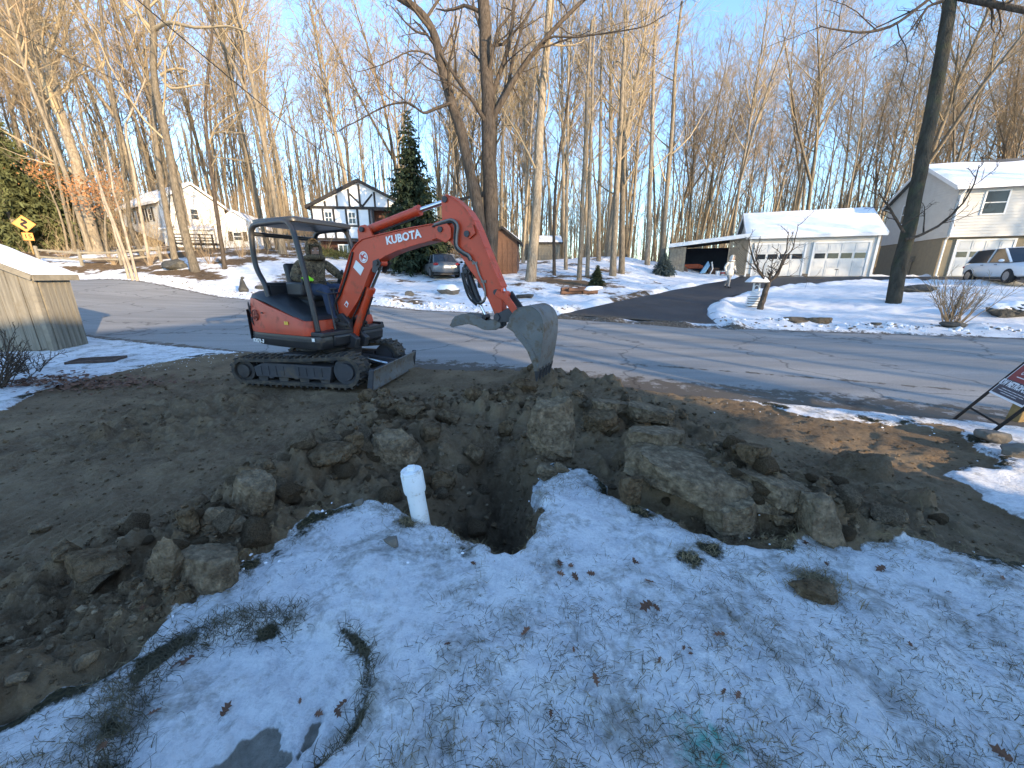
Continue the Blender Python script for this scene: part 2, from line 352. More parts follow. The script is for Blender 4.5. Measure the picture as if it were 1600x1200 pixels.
def asphalt_mat(name, lo, hi, wet=.75, streak=True):
    m, n, l, b = new_mat(name)
    geo = n.new('ShaderNodeNewGeometry'); mp = n.new('ShaderNodeMapping')
    mp.inputs['Rotation'].default_value = (0, 0, -math.atan2(RD[1], RD[0])); mp.inputs['Scale'].default_value = (.13, 1.1, 1) if streak else (1, 1, 1)
    l.new(geo.outputs['Position'], mp.inputs[0])
    a = n.new('ShaderNodeTexNoise'); a.inputs['Scale'].default_value = 1.6; a.inputs['Detail'].default_value = 8; a.inputs['Roughness'].default_value = .6; l.new(mp.outputs[0], a.inputs['Vector'])
    r = ramp(n, [(.3, lo), (.68, hi)]); l.new(a.outputs['Fac'], r.inputs[0])
    f = n.new('ShaderNodeTexNoise'); f.inputs['Scale'].default_value = 90; f.inputs['Detail'].default_value = 3; l.new(geo.outputs['Position'], f.inputs['Vector'])
    fr = ramp(n, [(.35, .82), (.65, 1.18)]); l.new(f.outputs['Fac'], fr.inputs[0])
    mx = n.new('ShaderNodeMixRGB'); mx.blend_type = 'MULTIPLY'; mx.inputs[0].default_value = 1; l.new(r.outputs[0], mx.inputs[1]); l.new(fr.outputs[0], mx.inputs[2])
    at_ = n.new('ShaderNodeAttribute'); at_.attribute_name = 'mud'
    mn = n.new('ShaderNodeTexNoise'); mn.inputs['Scale'].default_value = 5; mn.inputs['Detail'].default_value = 9; mn.inputs['Roughness'].default_value = .75; l.new(geo.outputs['Position'], mn.inputs['Vector'])
    ad = n.new('ShaderNodeMath'); ad.operation = 'ADD'; l.new(at_.outputs['Fac'], ad.inputs[0]); l.new(mn.outputs['Fac'], ad.inputs[1])
    mr = ramp(n, [(.93, 0.), (1.15, .9)]); l.new(ad.outputs[0], mr.inputs[0])
    m2 = n.new('ShaderNodeMixRGB'); l.new(mr.outputs[0], m2.inputs[0]); l.new(mx.outputs[0], m2.inputs[1]); m2.inputs[2].default_value = (.075, .06, .043, 1)
    # hairline cracks
    vo = n.new('ShaderNodeTexVoronoi'); vo.feature = 'DISTANCE_TO_EDGE'; vo.inputs['Scale'].default_value = .32
    dn = n.new('ShaderNodeTexNoise'); dn.inputs['Scale'].default_value = 1.5; dn.inputs['Detail'].default_value = 6; l.new(geo.outputs['Position'], dn.inputs['Vector'])
    va = n.new('ShaderNodeVectorMath'); va.operation = 'ADD'; l.new(geo.outputs['Position'], va.inputs[0]); l.new(dn.outputs['Color'], va.inputs[1]); l.new(va.outputs[0], vo.inputs['Vector'])
    vr = ramp(n, [(.0, .45), (.012, 1.)]); l.new(vo.outputs['Distance'], vr.inputs[0])
    m3 = n.new('ShaderNodeMixRGB'); m3.blend_type = 'MULTIPLY'; m3.inputs[0].default_value = 1 if streak else 0; l.new(m2.outputs[0], m3.inputs[1]); l.new(vr.outputs[0], m3.inputs[2])
    l.new(m3.outputs[0], b.inputs['Base Color']); b.inputs['Roughness'].default_value = wet; b.inputs['Specular IOR Level'].default_value = .3
    bp = n.new('ShaderNodeBump'); bp.inputs['Strength'].default_value = .35; bp.inputs['Distance'].default_value = .008; l.new(f.outputs['Fac'], bp.inputs['Height']); l.new(bp.outputs[0], b.inputs['Normal'])
    return m

EARTH = (.11, .083, .055)
M = {}
M['ground'] = ground_mat()
M['road'] = asphalt_mat('salted asphalt', (.19, .186, .178), (.30, .295, .285))
M['drive'] = asphalt_mat('black asphalt', (.022, .023, .026), (.042, .043, .047), .6, False)
M['snow'] = mat('snow', (.82, .83, .86), .8, .05, 3, bump=.35, bscale=14, spec=.25)
M['rock'] = mat('earthy rock', (.215, .162, .105), .95, .55, 22, bump=1., bscale=30, dirt=(.095, .068, .043), dirt_amt=.5, dscale=9, spec=.12, dist=.05)
M['clod'] = mat('earth clod', (.118, .080, .046), .95, .55, 22, bump=1., bscale=34, dirt=(.175, .132, .085), dirt_amt=.4, dscale=12, spec=.1, dist=.05)
M['stone'] = mat('grey stone', (.15, .132, .108), .9, .3, 5, bump=.8, bscale=16, dirt=(.10, .085, .06), dirt_amt=.3)
M['boulder'] = mat('dark boulder', (.06, .058, .05), .9, .5, 4, bump=1., bscale=7, dist=.06, dirt=(.16, .15, .12), dirt_amt=.2)
M['bark'] = mat('grey brown bark', (.20, .168, .125), .95, .45, 4, bump=1., bscale=9, rand=.35, spec=.1, dist=.06, grain=(3, 3, .5))
M['barkdark'] = mat('dark bark', (.085, .068, .053), .95, .5, 4, bump=1., bscale=10, spec=.1, dist=.06, grain=(3, 3, .5))
M['barkpale'] = mat('pale bark', (.26, .215, .165), .9, .3, 3, bump=.5, bscale=9, rand=.2, spec=.15)
M['barkmoss'] = mat('mossy bark', (.060, .054, .042), .95, .4, 2, bump=1., bscale=10, dirt=(.062, .072, .040), dirt_amt=.35, dscale=1.5, spec=.1, dist=.06, grain=(3, 3, .4))
M['twig'] = mat('twig', (.30, .24, .155), .95, .25, 1., rand=.25, spec=.1)
M['twigred'] = mat('reddish twig', (.31, .235, .155), .95, .25, 1., rand=.2, spec=.1)
M['needle'] = mat('dark needles', (.030, .045, .026), .9, .45, 2.5, spec=.2)
M['needle2'] = mat('olive needles', (.085, .095, .040), .9, .4, 2., spec=.2)
M['oakleaf'] = mat('dry oak leaf', (.30, .135, .05), .8, .35, 3., rand=.2)
M['deadleaf'] = mat('fallen leaf', (.13, .058, .03), .75, .4, 18., rand=.35)
M['grass'] = mat('winter grass', (.075, .062, .034), .9, .5, 4.)
M['straw'] = mat('dry grass', (.22, .165, .085), .9, .4, 4.)
M['white'] = mat('white siding', (.56, .545, .51), .6, .06, 2)
M['whitetrim'] = mat('white trim', (.76, .76, .75), .5, .05, 3)
M['door'] = mat('white door paint', (.62, .62, .61), .45, .05, 3)
M['offwhite'] = mat('cream siding', (.66, .63, .56), .6, .08, 2)
M['stucco'] = mat('tan stucco', (.22, .19, .135), .9, .1, 4, bump=.3)
M['tudorwhite'] = mat('white stucco', (.74, .75, .76), .85, .06, 3, bump=.2)
M['timber'] = mat('dark timber', (.028, .024, .022), .8, .3, 5)
M['brick'] = mat('dark red brick', (.095, .042, .030), .9, .35, 14, bump=.4)
M['brownwood'] = mat('brown stained wood', (.13, .068, .042), .85, .3, 5, bump=.3)
M['greywood'] = mat('weathered wood', (.22, .195, .15), .9, .25, 6, bump=.4)
M['shedwood'] = mat('weathered plywood siding', (.175, .158, .125), .9, .4, 3.2, bump=.6, bscale=12, grain=(6, 6, .35), dirt=(.15, .125, .085), dirt_amt=.25, dscale=2)
M['shingle'] = mat('roof shingle', (.10, .095, .09), .9, .3, 10, bump=.4)
M['glass'] = mat('dark window glass', (.02, .023, .028), .08, .1, 2, spec=.7)
M['black'] = mat('black plastic', (.017, .018, .021), .5, .25, 4, dirt=(.085, .07, .052), dirt_amt=.05)
M['blackp'] = mat('black paint', (.022, .023, .026), .38, .2, 4, dirt=(.085, .07, .052), dirt_amt=.12)
M['rubber'] = mat('muddy rubber', (.030, .029, .028), .85, .3, 5, dirt=(.115, .09, .062), dirt_amt=.55, dscale=7, bump=.4)
M['trackmetal'] = mat('muddy dark steel', (.040, .042, .05), .7, .3, 5, dirt=(.10, .08, .056), dirt_amt=.25)
M['orange'] = mat('orange red paint', (.54, .058, .018), .40, .14, 3, dirt=(.20, .085, .045), dirt_amt=.22, dscale=6, bump=.05, bscale=30)
M['orange2'] = mat('orange red panel', (.47, .055, .020), .42, .12, 3, dirt=(.15, .07, .04), dirt_amt=.25, dscale=5)
M['steel'] = mat('worn steel', (.155, .155, .15), .6, .3, 5, metal=.2, dirt=(.125, .085, .046), dirt_amt=.45, dscale=10, bump=.12)
M['darksteel'] = mat('dark steel', (.05, .05, .055), .5, .3, 5, metal=.4, dirt=(.11, .09, .065), dirt_amt=.3)
M['chrome'] = mat('chromed rod', (.72, .72, .74), .18, .05, 3, metal=1.)
M['hose'] = mat('black hose', (.014, .014, .015), .55, .2, 5)
M['hosegrey'] = mat('steel line', (.20, .18, .16), .5, .2, 5, metal=.5)
M['decal'] = mat('white decal', (.78, .78, .76), .5, .05, 8)
M['decalred'] = mat('red decal', (.5, .04, .03), .5, .05, 8)
M['decalyellow'] = mat('yellow decal', (.75, .48, .05), .5, .05, 8)
M['pvc'] = mat('white pvc', (.78, .80, .80), .32, .03, 6, dirt=(.40, .33, .24), dirt_amt=.22, dscale=16)
M['signyellow'] = mat('amber sign face', (.72, .25, .006), .5, .05, 5)
M['signblack'] = mat('sign black', (.012, .012, .012), .6, .05, 5, spec=.2)
M['signred'] = mat('dark red sign face', (.24, .022, .028), .45, .08, 4)
M['signnavy'] = mat('navy sign face', (.030, .032, .055), .45, .08, 4)
M['signwhite'] = mat('white sign print', (.78, .78, .80), .5, .03, 5)
M['postyellow'] = mat('yellowish post', (.22, .15, .06), .85, .25, 6, bump=.3)
M['rust'] = mat('rusty iron', (.075, .052, .042), .85, .4, 12, bump=.4)
M['carwhite'] = mat('white car paint', (.72, .73, .74), .25, .02, 2)
M['carsilver'] = mat('grey car paint', (.20, .205, .21), .3, .03, 2, metal=.4)
M['cardark'] = mat('dark car paint', (.016, .018, .022), .25, .05, 2)
M['tyre'] = mat('tyre', (.02, .02, .02), .85, .2, 5)
M['rim'] = mat('alloy rim', (.35, .35, .36), .35, .1, 4, metal=.7)
M['redlight'] = mat('red lamp glass', (.35, .015, .012), .2, .05, 3)
M['lamp'] = mat('clear lamp glass', (.55, .56, .58), .15, .05, 3)
M['skin'] = mat('skin', (.27, .155, .105), .6, .08, 5)
M['jeans'] = mat('blue jeans', (.030, .045, .085), .9, .25, 12, bump=.3)
M['lime'] = mat('lime glove', (.33, .82, .02), .6, .1, 8)
M['boot'] = mat('dark boot', (.03, .026, .022), .7, .2, 5)
M['parka'] = mat('pale parka', (.60, .585, .55), .85, .1, 6, bump=.3)
M['trouser'] = mat('grey trousers', (.24, .24, .245), .9, .15, 8)
M['hair'] = mat('dark hair', (.02, .015, .012), .8, .2, 12)
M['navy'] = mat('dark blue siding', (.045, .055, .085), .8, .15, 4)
M['blue'] = mat('blue plastic', (.10, .25, .42), .5, .1, 4)
M['tractor'] = mat('faded orange paint', (.50, .10, .035), .6, .15, 4)
M['wire'] = mat('black cable', (.01, .01, .01), .7, .1, 3)
def camo():
    m, n, l, b = new_mat('leafy camouflage cloth')
    tc = n.new('ShaderNodeTexCoord'); v = n.new('ShaderNodeTexNoise'); v.inputs['Scale'].default_value = 16; v.inputs['Detail'].default_value = 5; v.inputs['Distortion'].default_value = 1.4
    l.new(tc.outputs['Object'], v.inputs['Vector'])
    r = ramp(n, [(.34, (.028, .022, .015)), (.42, (.11, .078, .045)), (.50, (.075, .062, .036)), (.57, (.20, .15, .09)), (.66, (.05, .038, .024))]); r.color_ramp.interpolation = 'CONSTANT'
    l.new(v.outputs['Fac'], r.inputs[0]); l.new(r.outputs[0], b.inputs['Base Color']); b.inputs['Roughness'].default_value = .95
    w = n.new('ShaderNodeTexNoise'); w.inputs['Scale'].default_value = 9; l.new(tc.outputs['Object'], w.inputs['Vector'])
    bp = n.new('ShaderNodeBump'); bp.inputs['Strength'].default_value = .7; bp.inputs['Distance'].default_value = .03; l.new(w.outputs['Fac'], bp.inputs['Height']); l.new(bp.outputs[0], b.inputs['Normal'])
    return m
M['camo'] = camo()

# ------------------------------------------------------------------ mesh helpers
def tag(o, label=None, cat=None, group=None, kind=None):
    if label: o['label'] = label
    if cat: o['category'] = cat
    if group: o['group'] = group
    if kind: o['kind'] = kind
    return o
def empty(name, loc=(0, 0, 0), rz=0., label=None, cat=None, group=None):
    o = bpy.data.objects.new(name, None); COL.objects.link(o); o.location = loc; o.rotation_euler = (0, 0, rz); o.empty_display_size = .2
    return tag(o, label, cat, group)
class MB:
    def __init__(s): s.v = []; s.f = []; s.m = []; s.cur = 0
    def add(s, vs, fs, T=None):
        o = len(s.v)
        s.v += [tuple(T @ Vector(p)) if T else tuple(p) for p in vs]
        s.f += [tuple(i + o for i in f) for f in fs]; s.m += [s.cur] * len(fs)
        return s
    def box(s, c, d, T=None, rot=None):
        x, y, z = (k / 2 for k in d)
        vs = [Vector((sx * x, sy * y, sz * z)) for sz in (-1, 1) for sy in (-1, 1) for sx in (-1, 1)]
        if rot is not None:
            q = rot if isinstance(rot, (Matrix, Quaternion)) else Euler(rot).to_matrix()
            vs = [q @ p for p in vs]
        c = Vector(c); return s.add([p + c for p in vs], [(0, 2, 3, 1), (4, 5, 7, 6), (0, 1, 5, 4), (2, 6, 7, 3), (0, 4, 6, 2), (1, 3, 7, 5)], T)
    def bar(s, a, b, w, h, up=(0, 0, 1), T=None):
        a = Vector(a); b = Vector(b); d = (b - a); L = d.length; d.normalize(); up = Vector(up)
        if abs(d.dot(up)) > .99: up = Vector((0, 1, 0))
        y = up.cross(d).normalized(); z = d.cross(y)
        q = Matrix((d, y, z)).transposed()
        return s.box((a + b) / 2, (L, w, h), T, q)
    def prism(s, poly, y0, y1, T=None, axis='y'):
        """polygon in (x, z) drawn out along y"""
        n = len(poly)
        A = sum(poly[i][0] * poly[(i + 1) % n][1] - poly[(i + 1) % n][0] * poly[i][1] for i in range(n))
        if A < 0: poly = poly[::-1]
        if axis == 'y': g = lambda p, q: (p[0], q, p[1])
        elif axis == 'x': g = lambda p, q: (q, -p[0], p[1])
        else: g = lambda p, q: (p[0], p[1], q)
        vs = [g(p, y0) for p in poly] + [g(p, y1) for p in poly]
        fs = [tuple(range(n)), tuple(range(2 * n - 1, n - 1, -1))] + [(i, i + n, (i + 1) % n + n, (i + 1) % n) for i in range(n)]
        if axis == 'z': fs = [f[::-1] for f in fs]
        return s.add(vs, fs, T)
    def tube(s, pts, rad, n=8, cap=True, T=None):
        pts = [Vector(p) for p in pts]; k = len(pts)
        if not hasattr(rad, '__len__'): rad = [rad] * k
        up = None; vs = []
        for i, p in enumerate(pts):
            d = (pts[min(i + 1, k - 1)] - pts[max(i - 1, 0)])
            if d.length < 1e-9: d = Vector((0, 0, 1))
            d.normalize()
            if up is None: up = d.orthogonal().normalized()
            up = (up - d * up.dot(d))
            if up.length < 1e-6: up = d.orthogonal()
            up.normalize(); w = d.cross(up)
            for j in range(n):
                a = 2 * math.pi * j / n
                vs.append(p + (up * math.cos(a) + w * math.sin(a)) * rad[i])
        fs = [(i * n + j, i * n + (j + 1) % n, (i + 1) * n + (j + 1) % n, (i + 1) * n + j) for i in range(k - 1) for j in range(n)]
        if cap: fs += [tuple(range(n - 1, -1, -1)), tuple(range((k - 1) * n, k * n))]
        return s.add(vs, fs, T)
    def lathe(s, prof, n=16, T=None):
        """profile of (r, z), closed at both ends"""
        vs = [(r * math.cos(2 * math.pi * j / n), r * math.sin(2 * math.pi * j / n), z) for r, z in prof for j in range(n)]
        k = len(prof)
        fs = [(i * n + j, i * n + (j + 1) % n, (i + 1) * n + (j + 1) % n, (i + 1) * n + j) for i in range(k - 1) for j in range(n)]
        fs += [tuple(range(n - 1, -1, -1)), tuple(range((k - 1) * n, k * n))]
        return s.add(vs, fs, T)
    def ball(s, c, r, n=12, k=8, T=None):
        if not hasattr(r, '__len__'): r = (r, r, r)
        vs = []; 
        for i in range(k + 1):
            t = math.pi * i / k
            for j in range(n):
                a = 2 * math.pi * j / n
                vs.append((c[0] + r[0] * math.sin(t) * math.cos(a), c[1] + r[1] * math.sin(t) * math.sin(a), c[2] - r[2] * math.cos(t)))
        fs = [(i * n + j, i * n + (j + 1) % n, (i + 1) * n + (j + 1) % n, (i + 1) * n + j) for i in range(k) for j in range(n)]
        return s.add(vs, fs, T)
    def mesh(s, name, mats):
        me = bpy.data.meshes.new(name); me.from_pydata(s.v, [], s.f)
        for q in (mats if isinstance(mats, (list, tuple)) else [mats]): me.materials.append(q)
        if len(set(s.m)) > 1 or (s.m and s.m[0]): me.polygons.foreach_set('material_index', s.m)
        me.update(); return me
    def build(s, name, mats, parent=None, smooth=None, bevel=0., seg=2, loc=None):
        me = s.mesh(name, mats); o = bpy.data.objects.new(name, me); COL.objects.link(o)
        if parent: o.parent = parent
        if loc is not None: o.location = loc
        if smooth is not None:
            me.polygons.foreach_set('use_smooth', [True] * len(me.polygons))
            if smooth < 180: me.set_sharp_from_angle(angle=R(smooth))
        if bevel:
            b = o.modifiers.new('bevel', 'BEVEL'); b.width = bevel; b.segments = seg; b.limit_method = 'ANGLE'; b.angle_limit = R(38); b.harden_normals = False
            me.polygons.foreach_set('use_smooth', [True] * len(me.polygons)); me.set_sharp_from_angle(angle=R(34))
        return o
def link(o, parent=None):
    COL.objects.link(o)
    if parent: o.parent = parent
    return o
def copy_tree(o, parent=None):
    c = o.copy(); COL.objects.link(c)
    if parent: c.parent = parent
    for ch in o.children: copy_tree(ch, c)
    return c
def np_mesh(name, V, Fq, mats, parent=None):
    """fast mesh from numpy: V (n,3), faces (m,k)"""
    me = bpy.data.meshes.new(name); V = np.asarray(V, np.float32); Fq = np.asarray(Fq, np.int32); k = Fq.shape[1]
    me.vertices.add(len(V)); me.vertices.foreach_set('co', V.ravel())
    me.loops.add(Fq.size); me.loops.foreach_set('vertex_index', Fq.ravel())
    me.polygons.add(len(Fq)); me.polygons.foreach_set('loop_start', np.arange(0, Fq.size, k, dtype=np.int32))
    for q in (mats if isinstance(mats, (list, tuple)) else [mats]): me.materials.append(q)
    me.update(calc_edges=True); me.validate()
    o = bpy.data.objects.new(name, me); COL.objects.link(o)
    if parent: o.parent = parent
    return o
def text(s, size, m, parent, loc, rot, depth=.004, sx=1., name='lettering', align='CENTER', bold=0.):
    c = bpy.data.curves.new('t', 'FONT'); c.body = s; c.size = size; c.extrude = depth; c.align_x = align; c.align_y = 'CENTER'; c.resolution_u = 2; c.offset = bold
    t = bpy.data.objects.new('t', c); COL.objects.link(t)
    dg = bpy.context.evaluated_depsgraph_get(); me = bpy.data.meshes.new_from_object(t.evaluated_get(dg)); bpy.data.objects.remove(t)
    me.materials.clear(); me.materials.append(m); me.name = name
    o = bpy.data.objects.new(name, me); link(o, parent); o.location = loc; o.rotation_euler = rot; o.scale = (sx, 1, 1)
    return o
# ================================================================== GROUND
def make_ground():
    O = np.array([0., -1.5])
    rs = [.02, .2, .45, .7]
    r = .9
    while r < 330:
        rs.append(r); r *= 1.0055 if r < 3.5 else (1.0048 if r < 9 else 1.009) if r < 14 else (1.010 if r < 45 else 1.03)
    rs = np.array(rs)
    a1 = np.linspace(R(90 + 72), R(90 - 72), 500); a2 = np.linspace(R(90 - 72), R(90 + 72 - 360), 60)[1:-1]
    an = np.concatenate([a1, a2]); nr, na = len(rs), len(an)
    X = (O[0] + rs[:, None] * np.cos(an)[None]).ravel(); Y = (O[1] + rs[:, None] * np.sin(an)[None]).ravel()
    Z, (dirt, bare, grass, grit, leaf, pit) = ground(X, Y)
    V = np.stack([X, Y, Z], 1)
    i, j = np.meshgrid(np.arange(nr - 1), np.arange(na), indexing='ij'); j2 = (j + 1) % na
    Q = np.stack([i * na + j, (i + 1) * na + j, (i + 1) * na + j2, i * na + j2], -1).reshape(-1, 4)
    fx, fy = X[Q].mean(1), Y[Q].mean(1)
    fd = dirt[Q].mean(1) > .5; far = road_n(fx, fy) > 0
    nl = int(.0)
    far_v = (road_n(X, Y) > 0).astype(float)
    for name, sel, lab in (('dirt_ground', fd & ~far, None), ('snowy_lawn', ~fd & ~far, None), ('snowy_yard', far, None)):
        q = Q[sel]; used, inv = np.unique(q, return_inverse=True); q = inv.reshape(-1, 4)
        o = np_mesh(name, V[used], q, M['ground']); o['kind'] = 'structure'; me = o.data
        if len(me.vertices) == len(used):
            for nm, arr in (('dirt', dirt), ('bare', bare), ('grass', grass), ('grit', grit), ('leaf', leaf), ('pit', pit), ('far', far_v)):
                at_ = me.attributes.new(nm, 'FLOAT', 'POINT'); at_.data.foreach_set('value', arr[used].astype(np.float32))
        me.polygons.foreach_set('use_smooth', np.ones(len(me.polygons), bool))
make_ground()

def strip(name, A, B, n, k, m, lift, mudf, skirt=.25):
    def resample(P, n):
        P = np.array([tuple(p)[:2] for p in P], float); s = np.concatenate([[0], np.cumsum(np.hypot(*np.diff(P, axis=0).T))])
        t = np.linspace(0, s[-1], n); return np.stack([np.interp(t, s, P[:, 0]), np.interp(t, s, P[:, 1])], 1)
    A, B = resample(A, n), resample(B, n)
    w = np.linspace(0, 1, k)
    X = (A[:, None, 0] * (1 - w) + B[:, None, 0] * w).ravel(); Y = (A[:, None, 1] * (1 - w) + B[:, None, 1] * w).ravel()
    Z = base_z(X, Y) + lift(X, Y)
    i, j = np.meshgrid(np.arange(n - 1), np.arange(k - 1), indexing='ij')
    Q = np.stack([i * k + j, (i + 1) * k + j, (i + 1) * k + j + 1, i * k + j + 1], -1).reshape(-1, 4)
    a = V = np.stack([X, Y, Z], 1)
    nrm = np.cross(V[Q[0, 1]] - V[Q[0, 0]], V[Q[0, 3]] - V[Q[0, 0]])
    if nrm[2] < 0: Q = Q[:, ::-1]
    o = np_mesh(name, V, Q, m); o['kind'] = 'structure'
    at_ = o.data.attributes.new('mud', 'FLOAT', 'POINT'); at_.data.foreach_set('value', mudf(X, Y).astype(np.float32))
    o.data.polygons.foreach_set('use_smooth', np.ones(len(o.data.polygons), bool))
    return o
def rd(s, n): return RC + RD * s + RN * n
def road_mud(x, y):
    n = road_n(x, y); s = road_s(x, y)
    m = .55 * np.exp(-np.clip(RHW - np.abs(n), 0, 9) / .35)
    m = m + .50 * np.exp(-((n + 2.15 + .25 * np.sin(s * .4)) / .16) ** 2) * sstep(3, -2, s)
    m = m + .38 * np.exp(-((n + 2.9) / .5) ** 2) * sstep(6, 1, s)
    d = sdf(DIRT, x, y); m = np.maximum(m, .75 * np.exp(-np.clip(-d, 0, 9) / .35))
    return m
strip('road', [rd(-45, -RHW - .15), rd(45, -RHW - .15)], [rd(-45, RHW + .1), rd(45, RHW + .1)], 420, 44, M['road'],
      lambda x, y: .0 + .05 * (1 - (road_n(x, y) / RHW) ** 2) - .02 + .012 * fbm(x, y, 1., 3), road_mud)
def dlift(x, y):
    onroad = sstep(RHW + 1.4, RHW + .0, road_n(x, y))
    return .012 + .008 * fbm(x, y, 1.2, 2) + .006 * (1 - onroad)
strip('driveway', DRV_L, DRV_R, 160, 30, M['drive'], dlift, lambda x, y: .12 + .45 * sstep(RHW + 1.6, RHW, road_n(x, y)))

# ================================================================== BUILDINGS
def frame(name, O, rz, label, cat, group=None): return empty(name, O, rz, label, cat, group)
def lap(mb, p0, dx, out, zs, fn, pitch=.15):
    """lap siding: each board leans out at its foot"""
    dx = Vector(dx); out = Vector(out); z = zs[0]
    while z < zs[1] - 1e-4:
        z2 = min(z + pitch, zs[1]); a0, a1 = fn(z); b0, b1 = fn(z2 - 1e-3)
        if a1 - a0 > .03 and b1 - b0 > .0:
            P = Vector(p0); e = out * .022
            q = [P + dx * a0 + e + Vector((0, 0, z)), P + dx * a1 + e + Vector((0, 0, z)), P + dx * b1 + Vector((0, 0, z2)), P + dx * b0 + Vector((0, 0, z2)),
                 P + dx * a0 + Vector((0, 0, z)), P + dx * a1 + Vector((0, 0, z))]
            mb.add(q, [(0, 1, 2, 3), (4, 5, 1, 0)])
        z = z2
def slab(mb, q, th):
    q = [Vector(p) for p in q]; n = (q[1] - q[0]).cross(q[3] - q[0]).normalized()
    if n.z < 0: n = -n
    b = [p - n * th for p in q]
    f = [(0, 1, 2, 3), (7, 6, 5, 4)] + [(i, i + 4, (i + 1) % 4 + 4, (i + 1) % 4) for i in range(4)]
    mb.add(q + b, f)
def snow_sheet(name, q, th, parent, nx=24, ny=12, amp=.035, seed=0, bare=None):
    """an uneven blanket of snow over a roof quad q0 q1 (eave) q2 q3 (ridge)"""
    q = [np.array(p, float) for p in q]; n = np.cross(q[1] - q[0], q[3] - q[0]); n /= np.linalg.norm(n)
    if n[2] < 0: n = -n
    u, w = np.meshgrid(np.linspace(0, 1, nx), np.linspace(0, 1, ny), indexing='ij'); u, w = u.ravel(), w.ravel()
    P = (q[0] * (1 - u)[:, None] + q[1] * u[:, None]) * (1 - w)[:, None] + (q[3] * (1 - u)[:, None] + q[2] * u[:, None]) * w[:, None]
    e = np.minimum(np.minimum(u, 1 - u) * nx, np.minimum(w, 1 - w) * ny).clip(0, 1.5) / 1.5
    h = th * e ** .5 + amp * fbm(u * nx * .3 + seed * 7, w * ny * .3, 1., 4) * e * 2
    if bare is not None: h = h - bare(u, w)
    P = P + n * h[:, None]
    i, j = np.meshgrid(np.arange(nx - 1), np.arange(ny - 1), indexing='ij')
    Q = np.stack([i * ny + j, (i + 1) * ny + j, (i + 1) * ny + j + 1, i * ny + j + 1], -1).reshape(-1, 4)
    o = np_mesh(name, P, Q, M['snow'], parent); o.data.polygons.foreach_set('use_smooth', np.ones(len(Q), bool)); return o
def gable_roof(par, x0, x1, y0, y1, ze, zr, along='x', th=.14, over=.35, snow=.06, trim='whitetrim', m='shingle', bare=None, name='roof', res=(30, 14)):
    """two slopes, ridge along x or y; snow lies on them"""
    mb = MB()
    if along == 'x':
        ym = (y0 + y1) / 2; s = (zr - ze) / (ym - y0); yo = over; zo = ze - s * yo
        A = [(x0 - over, y0 - yo, zo), (x1 + over, y0 - yo, zo), (x1 + over, ym, zr), (x0 - over, ym, zr)]
        B = [(x1 + over, y1 + yo, zo), (x0 - over, y1 + yo, zo), (x0 - over, ym, zr), (x1 + over, ym, zr)]
    else:
        xm = (x0 + x1) / 2; s = (zr - ze) / (xm - x0); xo = over; zo = ze - s * xo
        A = [(x0 - xo, y1 + over, zo), (x0 - xo, y0 - over, zo), (xm, y0 - over, zr), (xm, y1 + over, zr)]
        B = [(x1 + xo, y0 - over, zo), (x1 + xo, y1 + over, zo), (xm, y1 + over, zr), (xm, y0 - over, zr)]
    up = Vector((0, 0, th))
    for q in (A, B): slab(mb, [Vector(p) + up for p in q], th)
    roof = mb.build(name, M[m], par)
    t = MB()
    for q in (A, B):
        a, b, c, d = [Vector(p) for p in q]
        t.bar(a + Vector((0, 0, th * .45)), b + Vector((0, 0, th * .45)), .05, th + .07)
        for p, r_ in ((a, d), (b, c)): t.bar(p + Vector((0, 0, th * .42)), r_ + Vector((0, 0, th * .42)), .05, th + .06)
    t.build('fascia', M[trim], roof)
    if snow:
        for k, q in enumerate((A, B)):
            snow_sheet('roof_snow', [Vector(p) + Vector((0, 0, th + .012)) for p in q], snow, roof, *res, seed=k + len(par.name), bare=bare)
    return roof
def window(par, c, w, h, out, dx, trim='whitetrim', mull=(0, 1), name='window', depth=.05):
    """frame with panes; c is the centre on the wall, out its outward normal, dx along the wall"""
    c, out, dx = Vector(c), Vector(out), Vector(dx); up = Vector((0, 0, 1)); f = MB(); t = .075
    for s in (-1, 1):
        f.bar(c + up * s * h / 2 - dx * (w / 2 + t / 2) + out * depth * .5, c + up * s * h / 2 + dx * (w / 2 + t / 2) + out * depth * .5, depth + .012, t, up)
        f.bar(c + dx * s * w / 2 - up * (h / 2 - t / 2) + out * depth * .5, c + dx * s * w / 2 + up * (h / 2 - t / 2) + out * depth * .5, t, depth, out)
    nx, ny = mull
    for i in range(nx): 
        x = -w / 2 + w * (i + 1) / (nx + 1); f.bar(c + dx * x - up * (h / 2 - t / 2) + out * .03, c + dx * x + up * (h / 2 - t / 2) + out * .03, .035, .02, out)
    for i in range(ny):
        z = -h / 2 + h * (i + 1) / (ny + 1); f.bar(c + up * z - dx * (w / 2 - t / 2) + out * .032, c + up * z + dx * (w / 2 - t / 2) + out * .032, .02, .045, up)
    fo = f.build(name, M[trim], par)
    g = MB(); g.bar(c - dx * (w / 2 - .01) + out * .012, c + dx * (w / 2 - .01) + out * .012, .02, h - .02, up); g.build('pane', M['glass'], fo)
    return fo
_panel_me = {}
